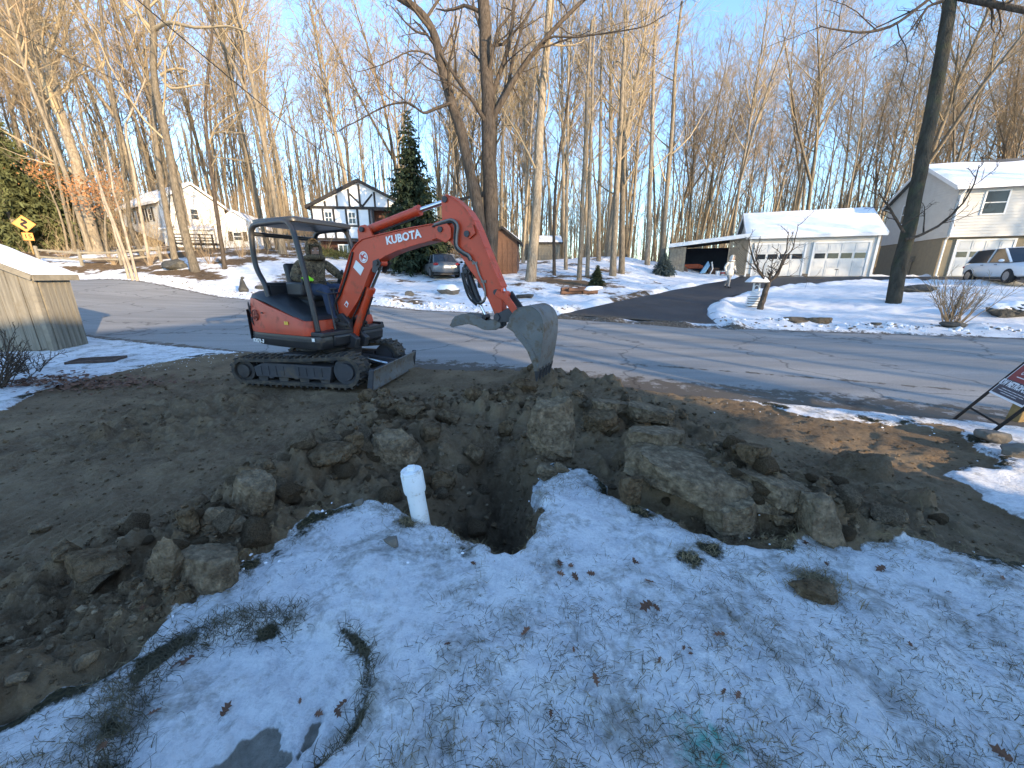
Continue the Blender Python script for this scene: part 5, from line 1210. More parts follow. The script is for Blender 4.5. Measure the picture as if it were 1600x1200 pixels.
# --- tracks, turned against the body
TR = R(16)
TM = Matrix.Rotation(TR, 4, 'Z')
def stadium(x0, x1, r0, r1, zb, n=14):
    """closed track outline, rear wheel r0 at x0, front wheel r1 at x1, resting on zb"""
    P = []
    c0, c1 = zb + r0, zb + r1
    for i in range(n + 1): a = R(-90) + math.pi * i / n; P.append((x1 + r1 * math.cos(a), c1 + r1 * math.sin(a)))
    for i in range(n + 1): a = R(90) + math.pi * i / n; P.append((x0 + r0 * math.cos(a), c0 + r0 * math.sin(a)))
    return P
for sgn in (-1, 1):
    yc = sgn * .60; w = .30
    P = stadium(-.79, .83, .185, .225, .02, 16)
    # resample evenly
    A = np.array(P + [P[0]]); s_ = np.concatenate([[0], np.cumsum(np.hypot(*np.diff(A, axis=0).T))]); n = 92
    t_ = np.linspace(0, s_[-1], n, endpoint=False); PX, PZ = np.interp(t_, s_, A[:, 0]), np.interp(t_, s_, A[:, 1])
    # sag along the top run
    top = (PZ > .33) & (np.abs(PX) < .75); PZ = PZ - top * (.018 * np.cos(PX * 2))
    dx = np.roll(PX, -1) - np.roll(PX, 1); dz = np.roll(PZ, -1) - np.roll(PZ, 1); L_ = np.hypot(dx, dz); nx, nz = dz / L_, -dx / L_
    V = []; Fc = []
    for i in range(n):
        for (o_, yy) in ((-.026, -w / 2), (.022, -w / 2), (.022, w / 2), (-.026, w / 2)):
            V.append((PX[i] + nx[i] * (o_ - .02), yc + yy, PZ[i] + nz[i] * (o_ - .02)))
    for i in range(n):
        j = (i + 1) % n
        for k in range(4): Fc.append((i * 4 + k, j * 4 + k, j * 4 + (k + 1) % 4, i * 4 + (k + 1) % 4))
    mb = MB(); mb.add(V, Fc, TM); tb = mb.build('track', M['rubber'], ex, smooth=35)
    lug = MB()
    for i in range(0, n, 2):
        tx_ = Vector((dx[i] / L_[i], 0, dz[i] / L_[i])); nn = Vector((nx[i], 0, nz[i])); c = Vector((PX[i], yc, PZ[i])) + nn * .012
        for s2, off in ((-1, 0), (1, .5)):
            cc = c + Vector((0, s2 * w * .24, 0)) + tx_ * (.022 * s2)
            lug.box(cc, (.026, w * .50, .034), TM, Matrix((tx_, Vector((0, 1, 0)), nn)).transposed())
    lug.build('tread_lugs', M['rubber'], tb)['kind'] = 'stuff'
    fr = MB(); o_ = yc + sgn * .0
    fr.prism([(-.60, .13), (.58, .11), (.62, .31), (-.45, .34), (-.62, .27)], yc - .125, yc + .10, TM)
    for k in range(3): fr.prism([(-.36 + k * .40 - .07, .16), (-.36 + k * .40 + .07, .16), (-.36 + k * .40 + .03, .10), (-.36 + k * .40 - .03, .10)], yc - .12, yc + .12, TM)
    fr.build('track_frame', M['trackmetal'], tb, bevel=.012)
    for k in range(9):
        if k % 1 == 0 and sgn < 0:
            mb = MB(); mb.box((-.50 + k * .12, yc - .129, .225), (.016, .012, .13), TM)
            if k not in (4,): mb.build('rib', M['trackmetal'], tb)
    for xx, rr, nm in ((-.79, .155, 'sprocket'), (.83, .195, 'idler')):
        mb = MB(); Tw_ = TM @ Matrix.Translation((xx, yc, .02 + (.185 if xx < 0 else .225))) @ Matrix.Rotation(R(90), 4, 'X')
        mb.lathe([(.03, -.1), (rr, -.10), (rr, .10), (.03, .1)], 20, Tw_)
        mb.lathe([(rr * .62, -.13), (rr * .66, .0), (rr * .66, .1), (rr * .62, .135), (.02, .14)] if sgn < 0 else [(rr * .62, -.135), (rr * .62, .13)], 18, Tw_)
        if nm == 'sprocket':
            for q in range(11):
                a = 6.283 * q / 11; mb.box((xx + math.cos(a) * (rr + .012), yc, .205 + math.sin(a) * (rr + .012)), (.03, .06, .03), TM, (0, -a, 0))
        mb.build(nm, M['trackmetal'] if nm == 'idler' else M['darksteel'], tb, smooth=35)
    for k in range(4):
        mb = MB(); mb.lathe([(.02, -.11), (.075, -.11), (.075, .11), (.02, .11)], 14, TM @ Matrix.Translation((-.5 + k * .33, yc, .105)) @ Matrix.Rotation(R(90), 4, 'X')); mb.build('roller', M['darksteel'], tb, smooth=35)
mb = MB(); mb.box((0, 0, .31), (.85, .92, .20), TM); mb.prism([(-.3, .2), (.3, .2), (.2, .45), (-.2, .45)], -.62, .62, TM); mb.lathe([(.36, .40), (.36, .56)], 28, TM); mb.build('undercarriage', M['trackmetal'], ex, bevel=.015)
# --- blade
mb = MB(); bw = .74
prof = [(1.19, .005), (1.235, .0), (1.215, .10), (1.215, .18), (1.265, .285), (1.245, .29), (1.185, .19), (1.175, .10)]
mb.prism(prof, -bw, bw, TM); bl = mb.build('blade', M['steel'], ex, bevel=.006)
mb = MB()
for s2 in (-1, 1):
    mb.prism([(1.14, .02), (1.225, .0), (1.27, .30), (1.2, .30)], s2 * bw - .012, s2 * bw + .012, TM)
    mb.bar(TM @ Vector((.25, s2 * .30, .27)), TM @ Vector((1.19, s2 * .40, .13)), .09, .13)
mb.bar(TM @ Vector((1.05, -.42, .15)), TM @ Vector((1.05, .42, .15)), .10, .10); mb.bar(TM @ Vector((.9, -.38, .17)), TM @ Vector((1.18, -.62, .14)), .06, .08); mb.bar(TM @ Vector((.9, .38, .17)), TM @ Vector((1.18, .62, .14)), .06, .08)
mb.build('blade_arms', M['trackmetal'], bl, bevel=.01)
mb = MB(); mb.tube([TM @ Vector((.3, 0, .38)), TM @ Vector((.78, 0, .29))], .045, 10); mb.build('blade_cylinder', M['darksteel'], bl, smooth=40)
mb = MB(); mb.tube([TM @ Vector((.78, 0, .29)), TM @ Vector((1.1, 0, .22))], .022, 8); mb.build('blade_rod', M['chrome'], bl, smooth=40)
mb = MB(); mb.bar(TM @ Vector((1.20, -bw, .012)), TM @ Vector((1.20, bw, .012)), .085, .022); mb.build('cutting_edge', M['steel'], bl)
# --- upper body: plan outlines stacked into a loft
def plan(xr, xf, hw, r, n=9, rf=.12, bulge=.10):
    """rear rounded plan outline, ccw, rear end at x = xr"""
    P = []
    for i in range(5): a = R(90) * i / 4; P.append((xf - rf + rf * math.sin(a), -hw + rf - rf * math.cos(a)))
    for i in range(5): a = R(90) * i / 4; P.append((xf - rf + rf * math.cos(a), hw - rf + rf * math.sin(a)))
    m = 2 * n
    for i in range(m + 1):
        a = math.pi * i / m; cx = math.sin(a); cy = math.cos(a)
        e = .62
        P.append((xr + r - r * abs(cx) ** e, hw * math.copysign(abs(cy) ** e, cy)))
    return P
def loft(levels, m, name, parent, cap=True, smooth=45):
    mb = MB(); k = len(levels[0][1]); vs = []
    for z, P in levels: vs += [(p[0], p[1], z if not callable(z) else z(p)) for p in P]
    fs = [(i * k + j, i * k + (j + 1) % k, (i + 1) * k + (j + 1) % k, (i + 1) * k + j) for i in range(len(levels) - 1) for j in range(k)]
    if cap: fs += [tuple(range(k - 1, -1, -1)), tuple(range((len(levels) - 1) * k, len(levels) * k))]
    mb.add(vs, fs); return mb.build(name, m, parent, smooth=smooth)
HW = .64
loft([(.53, plan(-.74, .70, HW - .10, .60)), (.56, plan(-.84, .74, HW - .02, .62)), (.64, plan(-.93, .76, HW, .64)), (.70, plan(-.95, .76, HW + .005, .64)), (.735, plan(-.94, .75, HW, .64))], M['blackp'], 'skirt', ex)
mb = MB(); pp = plan(-.955, .70, HW + .012, .65); k = len(pp)
# pale line round the skirt
ptop = plan(-.955, .76, HW + .012, .65)
loft([(.662, ptop), (.678, ptop)], M['darksteel'], 'skirt_band', ex)
# orange hood: the top edge climbs to the rear in an S curve
def ztop(p):
    x = p[0]; f = float(sstep(-.60, .28, np.array(x)))
    return 1.23 * (1 - f) + .94 * f
po = plan(-.94, .58, HW, .64); po2 = plan(-.90, .58, HW - .025, .62); po3 = plan(-.80, .57, HW - .09, .58)
loft([(.74, po), (.80, plan(-.945, .585, HW + .004, .64)), (lambda p: .80 + (ztop(p) - .80) * .55, plan(-.935, .58, HW - .004, .64)), (ztop, po2)], M['orange2'], 'side_panel', ex)
# black engine cover on top, domed
def zdome(p, h=.0):
    x = p[0]; f = float(sstep(-.55, .45, np.array(x)));
    return (1.25 + h) * (1 - f) + (.965 + h * .7) * f
loft([(lambda p: zdome(p) - .02, plan(-.895, .56, HW - .03, .62)), (lambda p: zdome(p, .035), plan(-.87, .54, HW - .05, .60)), (lambda p: zdome(p, .075), plan(-.79, .50, HW - .13, .55)), (lambda p: zdome(p, .10), plan(-.62, .42, HW - .27, .45)), (lambda p: zdome(p, .105), plan(-.45, .3, HW - .40, .34))], M['black'], 'engine_cover', ex, smooth=60)
# rear bumper / counterweight slab
mb = MB()
for i in range(8):
    a = R(-62 + 124 * i / 7)
pr = plan(-.985, .5, HW + .03, .66); rear = [p for p in pr if p[0] < -.70]
vs = []; 
for z in (.62, 1.06):
    for o_ in (0, .05): vs += [(p[0] + (o_ if p[0] < -.8 else 0), p[1] * (1 - o_ * .6), z) for p in rear]
k = len(rear); fs = []
for j in range(k - 1):
    fs += [(j, j + 1, 2 * k + j + 1, 2 * k + j), (k + j, 3 * k + j, 3 * k + j + 1, k + j + 1), (2 * k + j, 2 * k + j + 1, 3 * k + j + 1, 3 * k + j), (j, k + j, k + j + 1, j + 1)]
fs += [(0, 2 * k, 3 * k, k), (k - 1, 2 * k - 1, 4 * k - 1, 3 * k - 1)]
mb.add(vs, fs); mb.build('counterweight', M['blackp'], ex, smooth=40)
# side vents, badge ring, stickers on the near panel
def onside(x, z, off=.006):
    """a point on the near side of the hood"""
    xs = [(-.945 + .64 - .64 * math.sin(a) ** .62, -(HW + .002) * abs(math.cos(a)) ** .62) for a in np.linspace(math.pi / 2, math.pi, 120)]
    i = min(range(120), key=lambda q: abs(xs[q][0] - x)); y = xs[i][1] if x < -.305 else -(HW + .002)
    j = min(119, i + 1); d = Vector((xs[j][0] - xs[i - 1][0], xs[j][1] - xs[i - 1][1], 0)) if x < -.305 else Vector((1, 0, 0))
    n = Vector((d.y, -d.x, 0)).normalized(); return Vector((x, y, z)) + n * off, n
for x0, x1, z0, z1 in ((-.80, -.66, 1.0, 1.17), (-.80, -.60, .83, .97)):
    mb = MB(); q = []
    for x, z in ((x0, z0 + .05), (x1, z0), (x1 - .03, z1 - .02), (x0 + .0, z1)): q.append(onside(x, z, .008)[0])
    for x, z in ((x0, z0 + .05), (x1, z0), (x1 - .03, z1 - .02), (x0 + .0, z1)): q.append(onside(x, z, -.01)[0])
    mb.add(q, [(0, 1, 2, 3), (0, 4, 5, 1), (1, 5, 6, 2), (2, 6, 7, 3), (3, 7, 4, 0)]); v_ = mb.build('vent', M['black'], ex)
    for k in range(3):
        f = (k + 1) / 4; mb = MB(); a, b = q[0].lerp(q[3], f), q[1].lerp(q[2], f); mb.bar(a, b, .008, .012, (0, -1, 0)); mb.build('slat', M['blackp'], v_)
c, n_ = onside(-.52, .99, .004); mb = MB()
ring = [(c + Vector((-n_.y * math.cos(a), n_.x * math.cos(a), math.sin(a))) * .075) for a in np.linspace(0, 6.283, 22)]
mb.tube(ring, .008, 5, False)
for a in range(5):
    d = Vector((-n_.y * math.cos(a * 1.257 + .3), n_.x * math.cos(a * 1.257 + .3), math.sin(a * 1.257 + .3))); mb.bar(c + d * .015, c + d * .06, .014, .006, n_)
mb.build('badge', mat('dark red badge', (.16, .025, .012), .5), ex)
for x in (-.10, .0):
    pass
for dx_ in (0, .045):
    mb = MB(); c, n_ = onside(.13 + dx_, .905, .003); mb.box(c, (.035, .004, .045)); mb.build('sticker', M['decalyellow'], ex)
mb = MB(); mb.box((.66, -HW - .005, .70), (.05, .006, .045)); mb.build('sticker', M['decal'], ex)
mb = MB(); c, n_ = onside(-.35, 1.03, .002); mb.box(c, (.035, .01, .02)); mb.box(onside(-.62, 1.11, .002)[0], (.03, .012, .02), None, (0, 0, R(-25))); mb.build('latch', M['black'], ex)
c, n_ = onside(-.50, .615, .022)
text('KX71-3', .075, M['decal'], ex, c, (R(84), 0, math.atan2(n_.x, -n_.y)), .003, 1.15, bold=.002)
# floor, kick plates and the front of the cab base
mb = MB(); mb.box((.43, .0, .765), (.72, 1.18, .06)); mb.box((.45, .58, .78), (.62, .06, .10)); mb.build('floor_plate', M['blackp'], ex, bevel=.012)
mb = MB(); mb.prism([(.55, .56), (.78, .58), (.80, .72), (.72, .80), (.55, .80)], -.40, .55); mb.build('front_plate', M['blackp'], ex, bevel=.02)
# seat
mb = MB(); mb.box((-.06, .02, 1.04), (.46, .50, .34)); mb.build('seat_base', M['black'], ex, bevel=.03)
mb = MB(); mb.box((.0, .02, 1.235), (.46, .46, .10)); st = mb.build('seat', M['black'], ex, bevel=.04, seg=3)
mb = MB(); mb.box((-.30, .02, 1.50), (.10, .44, .46), None, (0, R(-10), 0)); mb.build('backrest', M['black'], st, bevel=.04, seg=3)
for yy in (-.30, .34):
    mb = MB(); mb.box((.02, yy, 1.36), (.34, .11, .20)); mb.build('console', M['black'], ex, bevel=.03)
    mb = MB(); mb.tube([(.16, yy, 1.42), (.20, yy, 1.50)], .035, 8); mb.tube([(.20, yy, 1.48), (.25, yy, 1.60)], .018, 8); mb.ball((.255, yy, 1.60), (.026, .026, .04), 10, 6); mb.build('joystick', M['black'], ex, smooth=60)
# travel levers and pedals before the operator
mb = MB()
for yy in (-.08, .06): mb.tube([(.52, yy, .80), (.56, yy, 1.10), (.50, yy, 1.36)], .014, 7); mb.tube([(.50, yy - .05, 1.36), (.50, yy + .05, 1.36)], .016, 7)
mb.tube([(.68, -.28, .80), (.62, -.28, 1.30), (.40, -.28, 1.34)], .014, 6); mb.tube([(.66, .30, .80), (.60, .30, 1.32)], .014, 6); mb.tube([(.62, -.28, 1.30), (.60, .30, 1.32)], .014, 6)
mb.build('travel_lever', M['darksteel'], ex, smooth=60)
for yy in (-.15, .12):
    mb = MB(); mb.box((.62, yy, .83), (.16, .09, .02), None, (0, R(-18), 0)); mb.build('pedal', M['darksteel'], ex)
# canopy
def cpost(name, pts, r_=.032, m='blackp'):
    P = [Vector(p) for p in pts]; o = []
    for i in range(len(P) - 1):
        a, b = P[max(0, i - 1)], P[i]; c, d = P[i + 1], P[min(len(P) - 1, i + 2)]
        for j in range(5): t = j / 5; o.append(.5 * ((2 * b) + (c - a) * t + (2 * a - 5 * b + 4 * c - d) * t * t + (3 * b - a - 3 * c + d) * t ** 3))
    o.append(P[-1]); mb = MB(); mb.tube(o, r_, 10); return mb.build(name, M[m], ex, smooth=60)
yn, yf = -.52, .52
cpost('canopy_post', [(-.30, yn, 1.12), (-.36, yn, 1.42), (-.47, yn, 1.62), (-.50, yn, 1.80), (-.475, yn, 2.10), (-.42, yn, 2.20), (-.30, yn, 2.235), (.10, yn, 2.245), (.28, yn, 2.235), (.36, yn, 2.19), (.42, yn, 2.06), (.50, yn, 1.66), (.57, yn, 1.22), (.62, yn, .80)], .036)
cpost('canopy_post', [(-.30, yf, 1.12), (-.36, yf, 1.42), (-.47, yf, 1.62), (-.50, yf, 1.80), (-.475, yf, 2.10), (-.42, yf, 2.20), (-.30, yf, 2.235), (.06, yf, 2.245), (.20, yf, 2.23), (.27, yf, 2.15), (.33, yf, 1.95), (.42, yf, 1.55), (.50, yf, 1.15), (.55, yf, .80)], .036)
mb = MB(); mb.tube([(-.36, yn, 1.42), (-.36, yf, 1.42)], .035, 10); mb.tube([(-.48, yn, 2.12), (-.48, yf, 2.12)], .03, 10); mb.box((-.34, 0, 1.30), (.12, .98, .22)); mb.build('canopy_crossbar', M['blackp'], ex, smooth=40)
mb = MB(); rp = plan(-.50, .40, .53, .16, rf=.10); loft([(2.235, [(p[0] * .97, p[1] * .97) for p in rp]), (2.25, rp), (2.285, rp), (2.30, [(p[0] * .98, p[1] * .98) for p in rp]), (2.315, [(p[0] * .86, p[1] * .86) for p in rp])], M['blackp'], 'canopy_roof', ex, smooth=35)
for k in range(5): mb = MB(); mb.box((-.05, -.36 + .18 * k, 2.318), (.70, .05, .016)); mb.build('roof_rib', M['blackp'], ex, bevel=.006)
mb = MB(); mb.tube([(.46, yf + .02, 1.62), (.50, yf + .14, 1.68), (.50, yf + .16, 1.78)], .010, 6); mb.box((.50, yf + .17, 1.78), (.03, .13, .20)); mb.build('mirror', M['black'], ex, bevel=.01)
# --- swing bracket
mb = MB(); mb.prism([(.52, .50), (.86, .52), (.92, .66), (.78, .74), (.80, .90), (.66, 1.02), (.46, .98), (.40, .80)], -.13, -.05); mb.prism([(.52, .50), (.86, .52), (.92, .66), (.78, .74), (.80, .90), (.66, 1.02), (.46, .98), (.40, .80)], .05, .13)
mb.lathe([(.13, .50), (.15, .52), (.15, .86), (.13, .88)], 18, Matrix.Translation((.52, 0, 0))); mb.box((.62, 0, .55), (.34, .2, .08)); mb.build('swing_bracket', M['darksteel'], ex, bevel=.012)
# --- boom
boom = [(.468, .90), (.452, 1.01), (.504, 1.128), (.748, 1.529), (.905, 1.80), (.96, 1.88), (1.044, 1.955), (1.167, 2.02), (1.374, 2.052), (1.794, 2.105), (2.315, 2.152), (2.40, 2.185), (2.47, 2.17), (2.52, 2.12), (2.52, 2.05), (2.47, 2.0), (2.328, 1.970), (2.057, 1.925), (1.74, 1.859), (1.55, 1.80), (1.42, 1.745), (1.331, 1.685), (1.257, 1.605), (1.135, 1.415), (.992, 1.221), (.760, .99), (.60, .87), (.53, .85)]
mb = MB(); mb.prism(boom, -.085, .085); bo = mb.build('boom', M['orange'], ex, bevel=.010)
# top and bottom flanges of the welded box
def flange(P, w, th, nm):
    mb = MB()
    for a, b in zip(P[:-1], P[1:]): mb.bar((a[0], 0, a[1]), (b[0], 0, b[1]), w, th, (0, 0, 1) if abs(b[0] - a[0]) > abs(b[1] - a[1]) else (-1, 0, 1))
    return mb.build(nm, M['orange'], bo, bevel=.004)
flange(boom[1:11], .20, .014, 'flange'); flange(boom[16:26], .20, .014, 'flange')
for yy in (-.075, .075):
    mb = MB(); mb.prism([(1.10, 2.0), (1.10, 2.14), (1.15, 2.19), (1.24, 2.20), (1.31, 2.16), (1.36, 2.05)], yy - .016, yy + .016); mb.build('cylinder_bracket', M['orange'], bo, bevel=.006)
for c in ((1.20, 2.14), (2.455, 2.085), (1.40, 1.715), (.56, .93)): mb = MB(); mb.lathe([(.02, -.125), (.034, -.125), (.034, .125), (.02, .125)], 12, Matrix.Translation((c[0], 0, c[1])) @ Matrix.Rotation(R(90), 4, 'X')); mb.build('pivot_pin', M['darksteel'], bo, smooth=35)
mb = MB(); mb.prism([(1.30, 1.60), (1.36, 1.58), (1.47, 1.70), (1.44, 1.77), (1.33, 1.74)], -.10, -.09); mb.prism([(1.30, 1.60), (1.36, 1.58), (1.47, 1.70), (1.44, 1.77), (1.33, 1.74)], .09, .10); mb.build('boom_lug', M['darksteel'], bo, bevel=.004)
ang = math.atan2(2.105 - 2.052, 1.794 - 1.374)
text('KUBOTA', .135, M['decal'], bo, (1.865, -.0895, 2.015), (R(90), -ang * 1.0, 0), .0015, 1.05, bold=.0045)
def disc(c, r_, m, nm, par, y=-.0895, n=24, th=.003):
    mb = MB(); mb.lathe([(r_, -th), (r_, th)], n, Matrix.Translation((c[0], y, c[1])) @ Matrix.Rotation(R(90), 4, 'X')); return mb.build(nm, M[m], par)
dsc = disc((1.165, 1.79), .075, 'decal', 'round_sticker', bo)
text('K', .085, M['decalred'], dsc, (1.165, -.0945, 1.792), (R(90), R(-8), 0), .001, 1.6, bold=.004)
mb = MB()
for a, b in zip([(1.165 + .058 * math.cos(q), -.0935, 1.79 + .058 * math.sin(q)) for q in np.linspace(0, 6.283, 17)][:-1], [(1.165 + .058 * math.cos(q), -.0935, 1.79 + .058 * math.sin(q)) for q in np.linspace(0, 6.283, 17)][1:]): mb.bar(a, b, .004, .006, (0, -1, 0))
mb.build('sticker_ring', M['decalred'], dsc)
mb = MB(); mb.prism([(.955, 1.66), (1.075, 1.55), (1.155, 1.65), (1.02, 1.755)], -.090, -.0865); mb.build('sticker', M['decal'], bo)
mb = MB(); mb.prism([(.70, 1.14), (.75, 1.10), (.79, 1.16), (.75, 1.20)], -.090, -.0865); st_ = mb.build('sticker', M['decal'], bo); mb = MB(); mb.prism([(.715, 1.14), (.75, 1.115), (.765, 1.15), (.745, 1.17)], -.0925, -.0905); mb.build('emblem', M['decalred'], st_)
# --- arm
arm = [(2.455, 2.425), (2.475, 2.455), (2.53, 2.465), (2.60, 2.44), (2.70, 2.375), (2.817, 2.274), (2.90, 2.16), (2.955, 2.05), (3.04, 1.86), (3.10, 1.73), (3.21, 1.50), (3.25, 1.42), (3.262, 1.34), (3.255, 1.18), (3.262, 1.075), (3.23, 1.04), (3.18, 1.045), (3.15, 1.10), (3.07, 1.265), (2.958, 1.451), (2.817, 1.62), (2.724, 1.745), (2.63, 1.872), (2.53, 1.97), (2.44, 2.00), (2.40, 2.06), (2.41, 2.14), (2.455, 2.20), (2.455, 2.32)]
mb = MB(); mb.prism(arm, -.068, .068); ar = mb.build('arm', M['orange'], ex, bevel=.010)
mb = MB()
for yy in (-.095, .095): mb.prism([(2.38, 1.99), (2.36, 2.08), (2.40, 2.16), (2.50, 2.20), (2.60, 2.10), (2.60, 1.98), (2.52, 1.93)], yy - .012, yy + .012)
mb.build('knuckle_plate', M['orange'], ar, bevel=.006)
fl = MB()
for a, b in zip(arm[2:12][:-1], arm[2:12][1:]): fl.bar((a[0], 0, a[1]), (b[0], 0, b[1]), .165, .014, (1, 0, 1))
fl.build('flange', M['orange'], ar, bevel=.004)
for c, w in (((2.515, 2.415), .09), ((2.82, 2.02), .115), ((3.20, 1.085), .10), ((3.19, 1.36), .10)): mb = MB(); mb.lathe([(.018, -w), (.036, -w), (.036, w), (.018, w)], 12, Matrix.Translation((c[0], 0, c[1])) @ Matrix.Rotation(R(90), 4, 'X')); mb.build('pivot_pin', M['darksteel'], ar, smooth=35)
# --- cylinders
def cyl(a, b, rod, r_, nm, m='orange', y=0., par=ex):
    a, b, c = Vector((a[0], y, a[1])), Vector((b[0], y, b[1])), Vector((rod[0], y, rod[1])); d = (b - a).normalized()
    mb = MB(); mb.tube([a, a + d * .05, a + d * .051, b - d * .06, b - d * .06, b, b + d * .001], [r_ * .8, r_ * .8, r_, r_, r_ * 1.14, r_ * 1.14, r_ * .5], 16)
    mb.tube([a - Vector((0, .07, 0)), a + Vector((0, .07, 0))], r_ * .75, 12)
    o = mb.build(nm, M[m], par, smooth=35); mb = MB(); mb.tube([b, c], r_ * .5, 12); mb.build('rod', M['chrome'], o, smooth=35)
    mb = MB(); mb.tube([c - Vector((0, .06, 0)), c + Vector((0, .06, 0))], r_ * .8, 12); mb.build('rod_eye', M[m], o, smooth=35)
    n = d.cross(Vector((0, 1, 0))); n = n if n.z > 0 else -n
    mb = MB(); mb.tube([a + d * .1 - n * r_ * 1.25, b - d * .1 - n * r_ * 1.25], .012, 6); mb.build('feed_pipe', M['hose'], o, smooth=40)
    return o
cyl((1.20, 2.14), (2.09, 2.335), (2.515, 2.415), .056, 'arm_cylinder')
cyl((.74, .66), (1.16, 1.38), (1.40, 1.715), .058, 'boom_cylinder')
cyl((2.86, 2.04), (3.165, 1.50), (3.27, 1.335), .05, 'bucket_cylinder', y=.0)
# move the bucket cylinder onto the outer face of the arm: guards
for yy in (-.085, .085): mb = MB(); mb.prism([(2.80, 2.10), (2.90, 2.12), (2.93, 2.02), (2.84, 1.96)], yy - .012, yy + .012); mb.build('cylinder_bracket', M['orange'], ar, bevel=.005)
# --- linkage
for yy in (-.09, .09):
    mb = MB(); mb.bar((3.19, yy, 1.36), (3.30, yy, 1.30), .025, .075, (0, 0, 1)); mb.bar((3.28, yy, 1.345), (3.45, yy, 1.135), .028, .085, (0, 0, 1)); mb.build('link', M['orange'] if yy < 0 else M['darksteel'], ex, bevel=.006)
# --- bucket
side = [(3.395, .975), (3.44, 1.08), (3.50, 1.16), (3.58, 1.205), (3.68, 1.222), (3.775, 1.175), (3.83, 1.09), (3.846, .97), (3.838, .83), (3.818, .68), (3.79, .52), (3.745, .525), (3.70, .63), (3.655, .73), (3.58, .82), (3.48, .93)]
BW = .235
bk = empty('bucket', (0, 0, 0)); bk.parent = ex
mb = MB()
for s2 in (-1, 1): mb.prism(side, s2 * BW - .009, s2 * BW + .009)
mb.build('bucket_side', M['steel'], bk)
shell = [side[i] for i in range(1, 11)]; sm = []
for i in range(len(shell) - 1):
    a, b = Vector((*shell[max(0, i - 1)], 0)), Vector((*shell[i], 0)); c, d = Vector((*shell[i + 1], 0)), Vector((*shell[min(len(shell) - 1, i + 2)], 0))
    for j in range(4): t = j / 4; sm.append(.5 * ((2 * b) + (c - a) * t + (2 * a - 5 * b + 4 * c - d) * t * t + (3 * b - a - 3 * c + d) * t ** 3))
sm.append(Vector((*shell[-1], 0))); mb = MB(); k = len(sm); vs = []
for i, p in enumerate(sm):
    tn = (sm[min(k - 1, i + 1)] - sm[max(0, i - 1)]).normalized(); nn = Vector((tn.y, -tn.x, 0))
    for o_, yy in ((.007, -BW - .016), (.007, BW + .016), (-.012, BW + .012), (-.012, -BW - .012)): q = p - nn * o_ * -1; vs.append((p.x - nn.x * o_ * 1, yy, p.y - nn.y * o_ * 1))
fs = [(i * 4 + a, i * 4 + (a + 1) % 4, (i + 1) * 4 + (a + 1) % 4, (i + 1) * 4 + a) for i in range(k - 1) for a in range(4)] + [(3, 2, 1, 0), ((k - 1) * 4, (k - 1) * 4 + 1, (k - 1) * 4 + 2, (k - 1) * 4 + 3)]
mb.add(vs, fs); mb.build('bucket_shell', M['steel'], bk, smooth=40)
for s2 in (-1, 1):
    mb = MB(); mb.prism([(3.50, .90), (3.60, .80), (3.68, .70), (3.755, .54), (3.80, .50), (3.795, .60), (3.74, .72), (3.66, .84), (3.56, .94)], s2 * (BW + .014) - .006, s2 * (BW + .014) + .006); mb.build('side_cutter', M['steel'], bk, bevel=.003)
mb = MB(); mb.prism([(3.735, .535), (3.805, .535), (3.80, .50), (3.745, .495)], -BW - .012, BW + .012); mb.build('lip', M['steel'], bk)
for q in range(5):
    yy = -BW + .02 + q * (2 * BW - .04) / 4; mb = MB(); mb.add([(3.745, yy - .026, .53), (3.81, yy - .026, .53), (3.81, yy + .026, .53), (3.745, yy + .026, .53), (3.762, yy - .012, .37), (3.776, yy - .012, .37), (3.776, yy + .012, .37), (3.762, yy + .012, .37)], [(0, 3, 2, 1), (4, 5, 6, 7), (0, 1, 5, 4), (1, 2, 6, 5), (2, 3, 7, 6), (3, 0, 4, 7)]); mb.build('tooth', M['darksteel'], bk)
for yy in (-.085, .085):
    mb = MB(); mb.prism([(3.15, 1.05), (3.22, 1.01), (3.40, 1.02), (3.52, 1.12), (3.52, 1.19), (3.44, 1.20), (3.36, 1.19), (3.24, 1.13)], yy - .014, yy + .014); mb.build('bucket_ear', M['darksteel'], bk, bevel=.004)
mb = MB(); mb.lathe([(.04, -.1), (.04, .1)], 14, Matrix.Translation((3.44, 0, 1.145)) @ Matrix.Rotation(R(90), 4, 'X')); mb.lathe([(.04, -.12), (.04, .12)], 14, Matrix.Translation((3.205, 0, 1.07)) @ Matrix.Rotation(R(90), 4, 'X')); mb.build('pivot_pin', M['darksteel'], bk, smooth=35)
# --- thumb
thumb = [(2.532, .915), (2.545, 1.0), (2.60, 1.055), (2.711, 1.09), (2.89, 1.085), (3.04, 1.02), (3.14, 1.04), (3.235, 1.03), (3.245, .96), (3.18, .915), (3.07, .905), (3.012, .905), (2.90, .945), (2.80, .965), (2.70, .955), (2.60, .925)]
mb = MB()
for yy in (-.075, .075): mb.prism(thumb, yy - .012, yy + .012)
th = mb.build('thumb', M['steel'], ex, bevel=.004)
mb = MB(); mb.prism([(2.54, .93), (2.55, 1.0), (2.61, 1.045), (2.711, 1.075), (2.89, 1.07), (2.98, 1.035), (2.97, 1.0), (2.88, 1.03), (2.72, 1.035), (2.63, 1.0), (2.59, .94)], -.062, .062); mb.build('thumb_plate', M['steel'], th)
for q in range(3):
    mb = MB(); mb.prism([(2.50 + .10 * q, .925 + .018 * q), (2.56 + .10 * q, .93 + .02 * q), (2.57 + .10 * q, .97 + .012 * q), (2.53 + .10 * q, .975 + .01 * q)], -.07, .07); mb.build('tooth', M['steel'], th)
cyl((2.76, 1.60), (2.90, 1.24), (3.0, 1.06), .038, 'thumb_cylinder', 'black', y=0.)
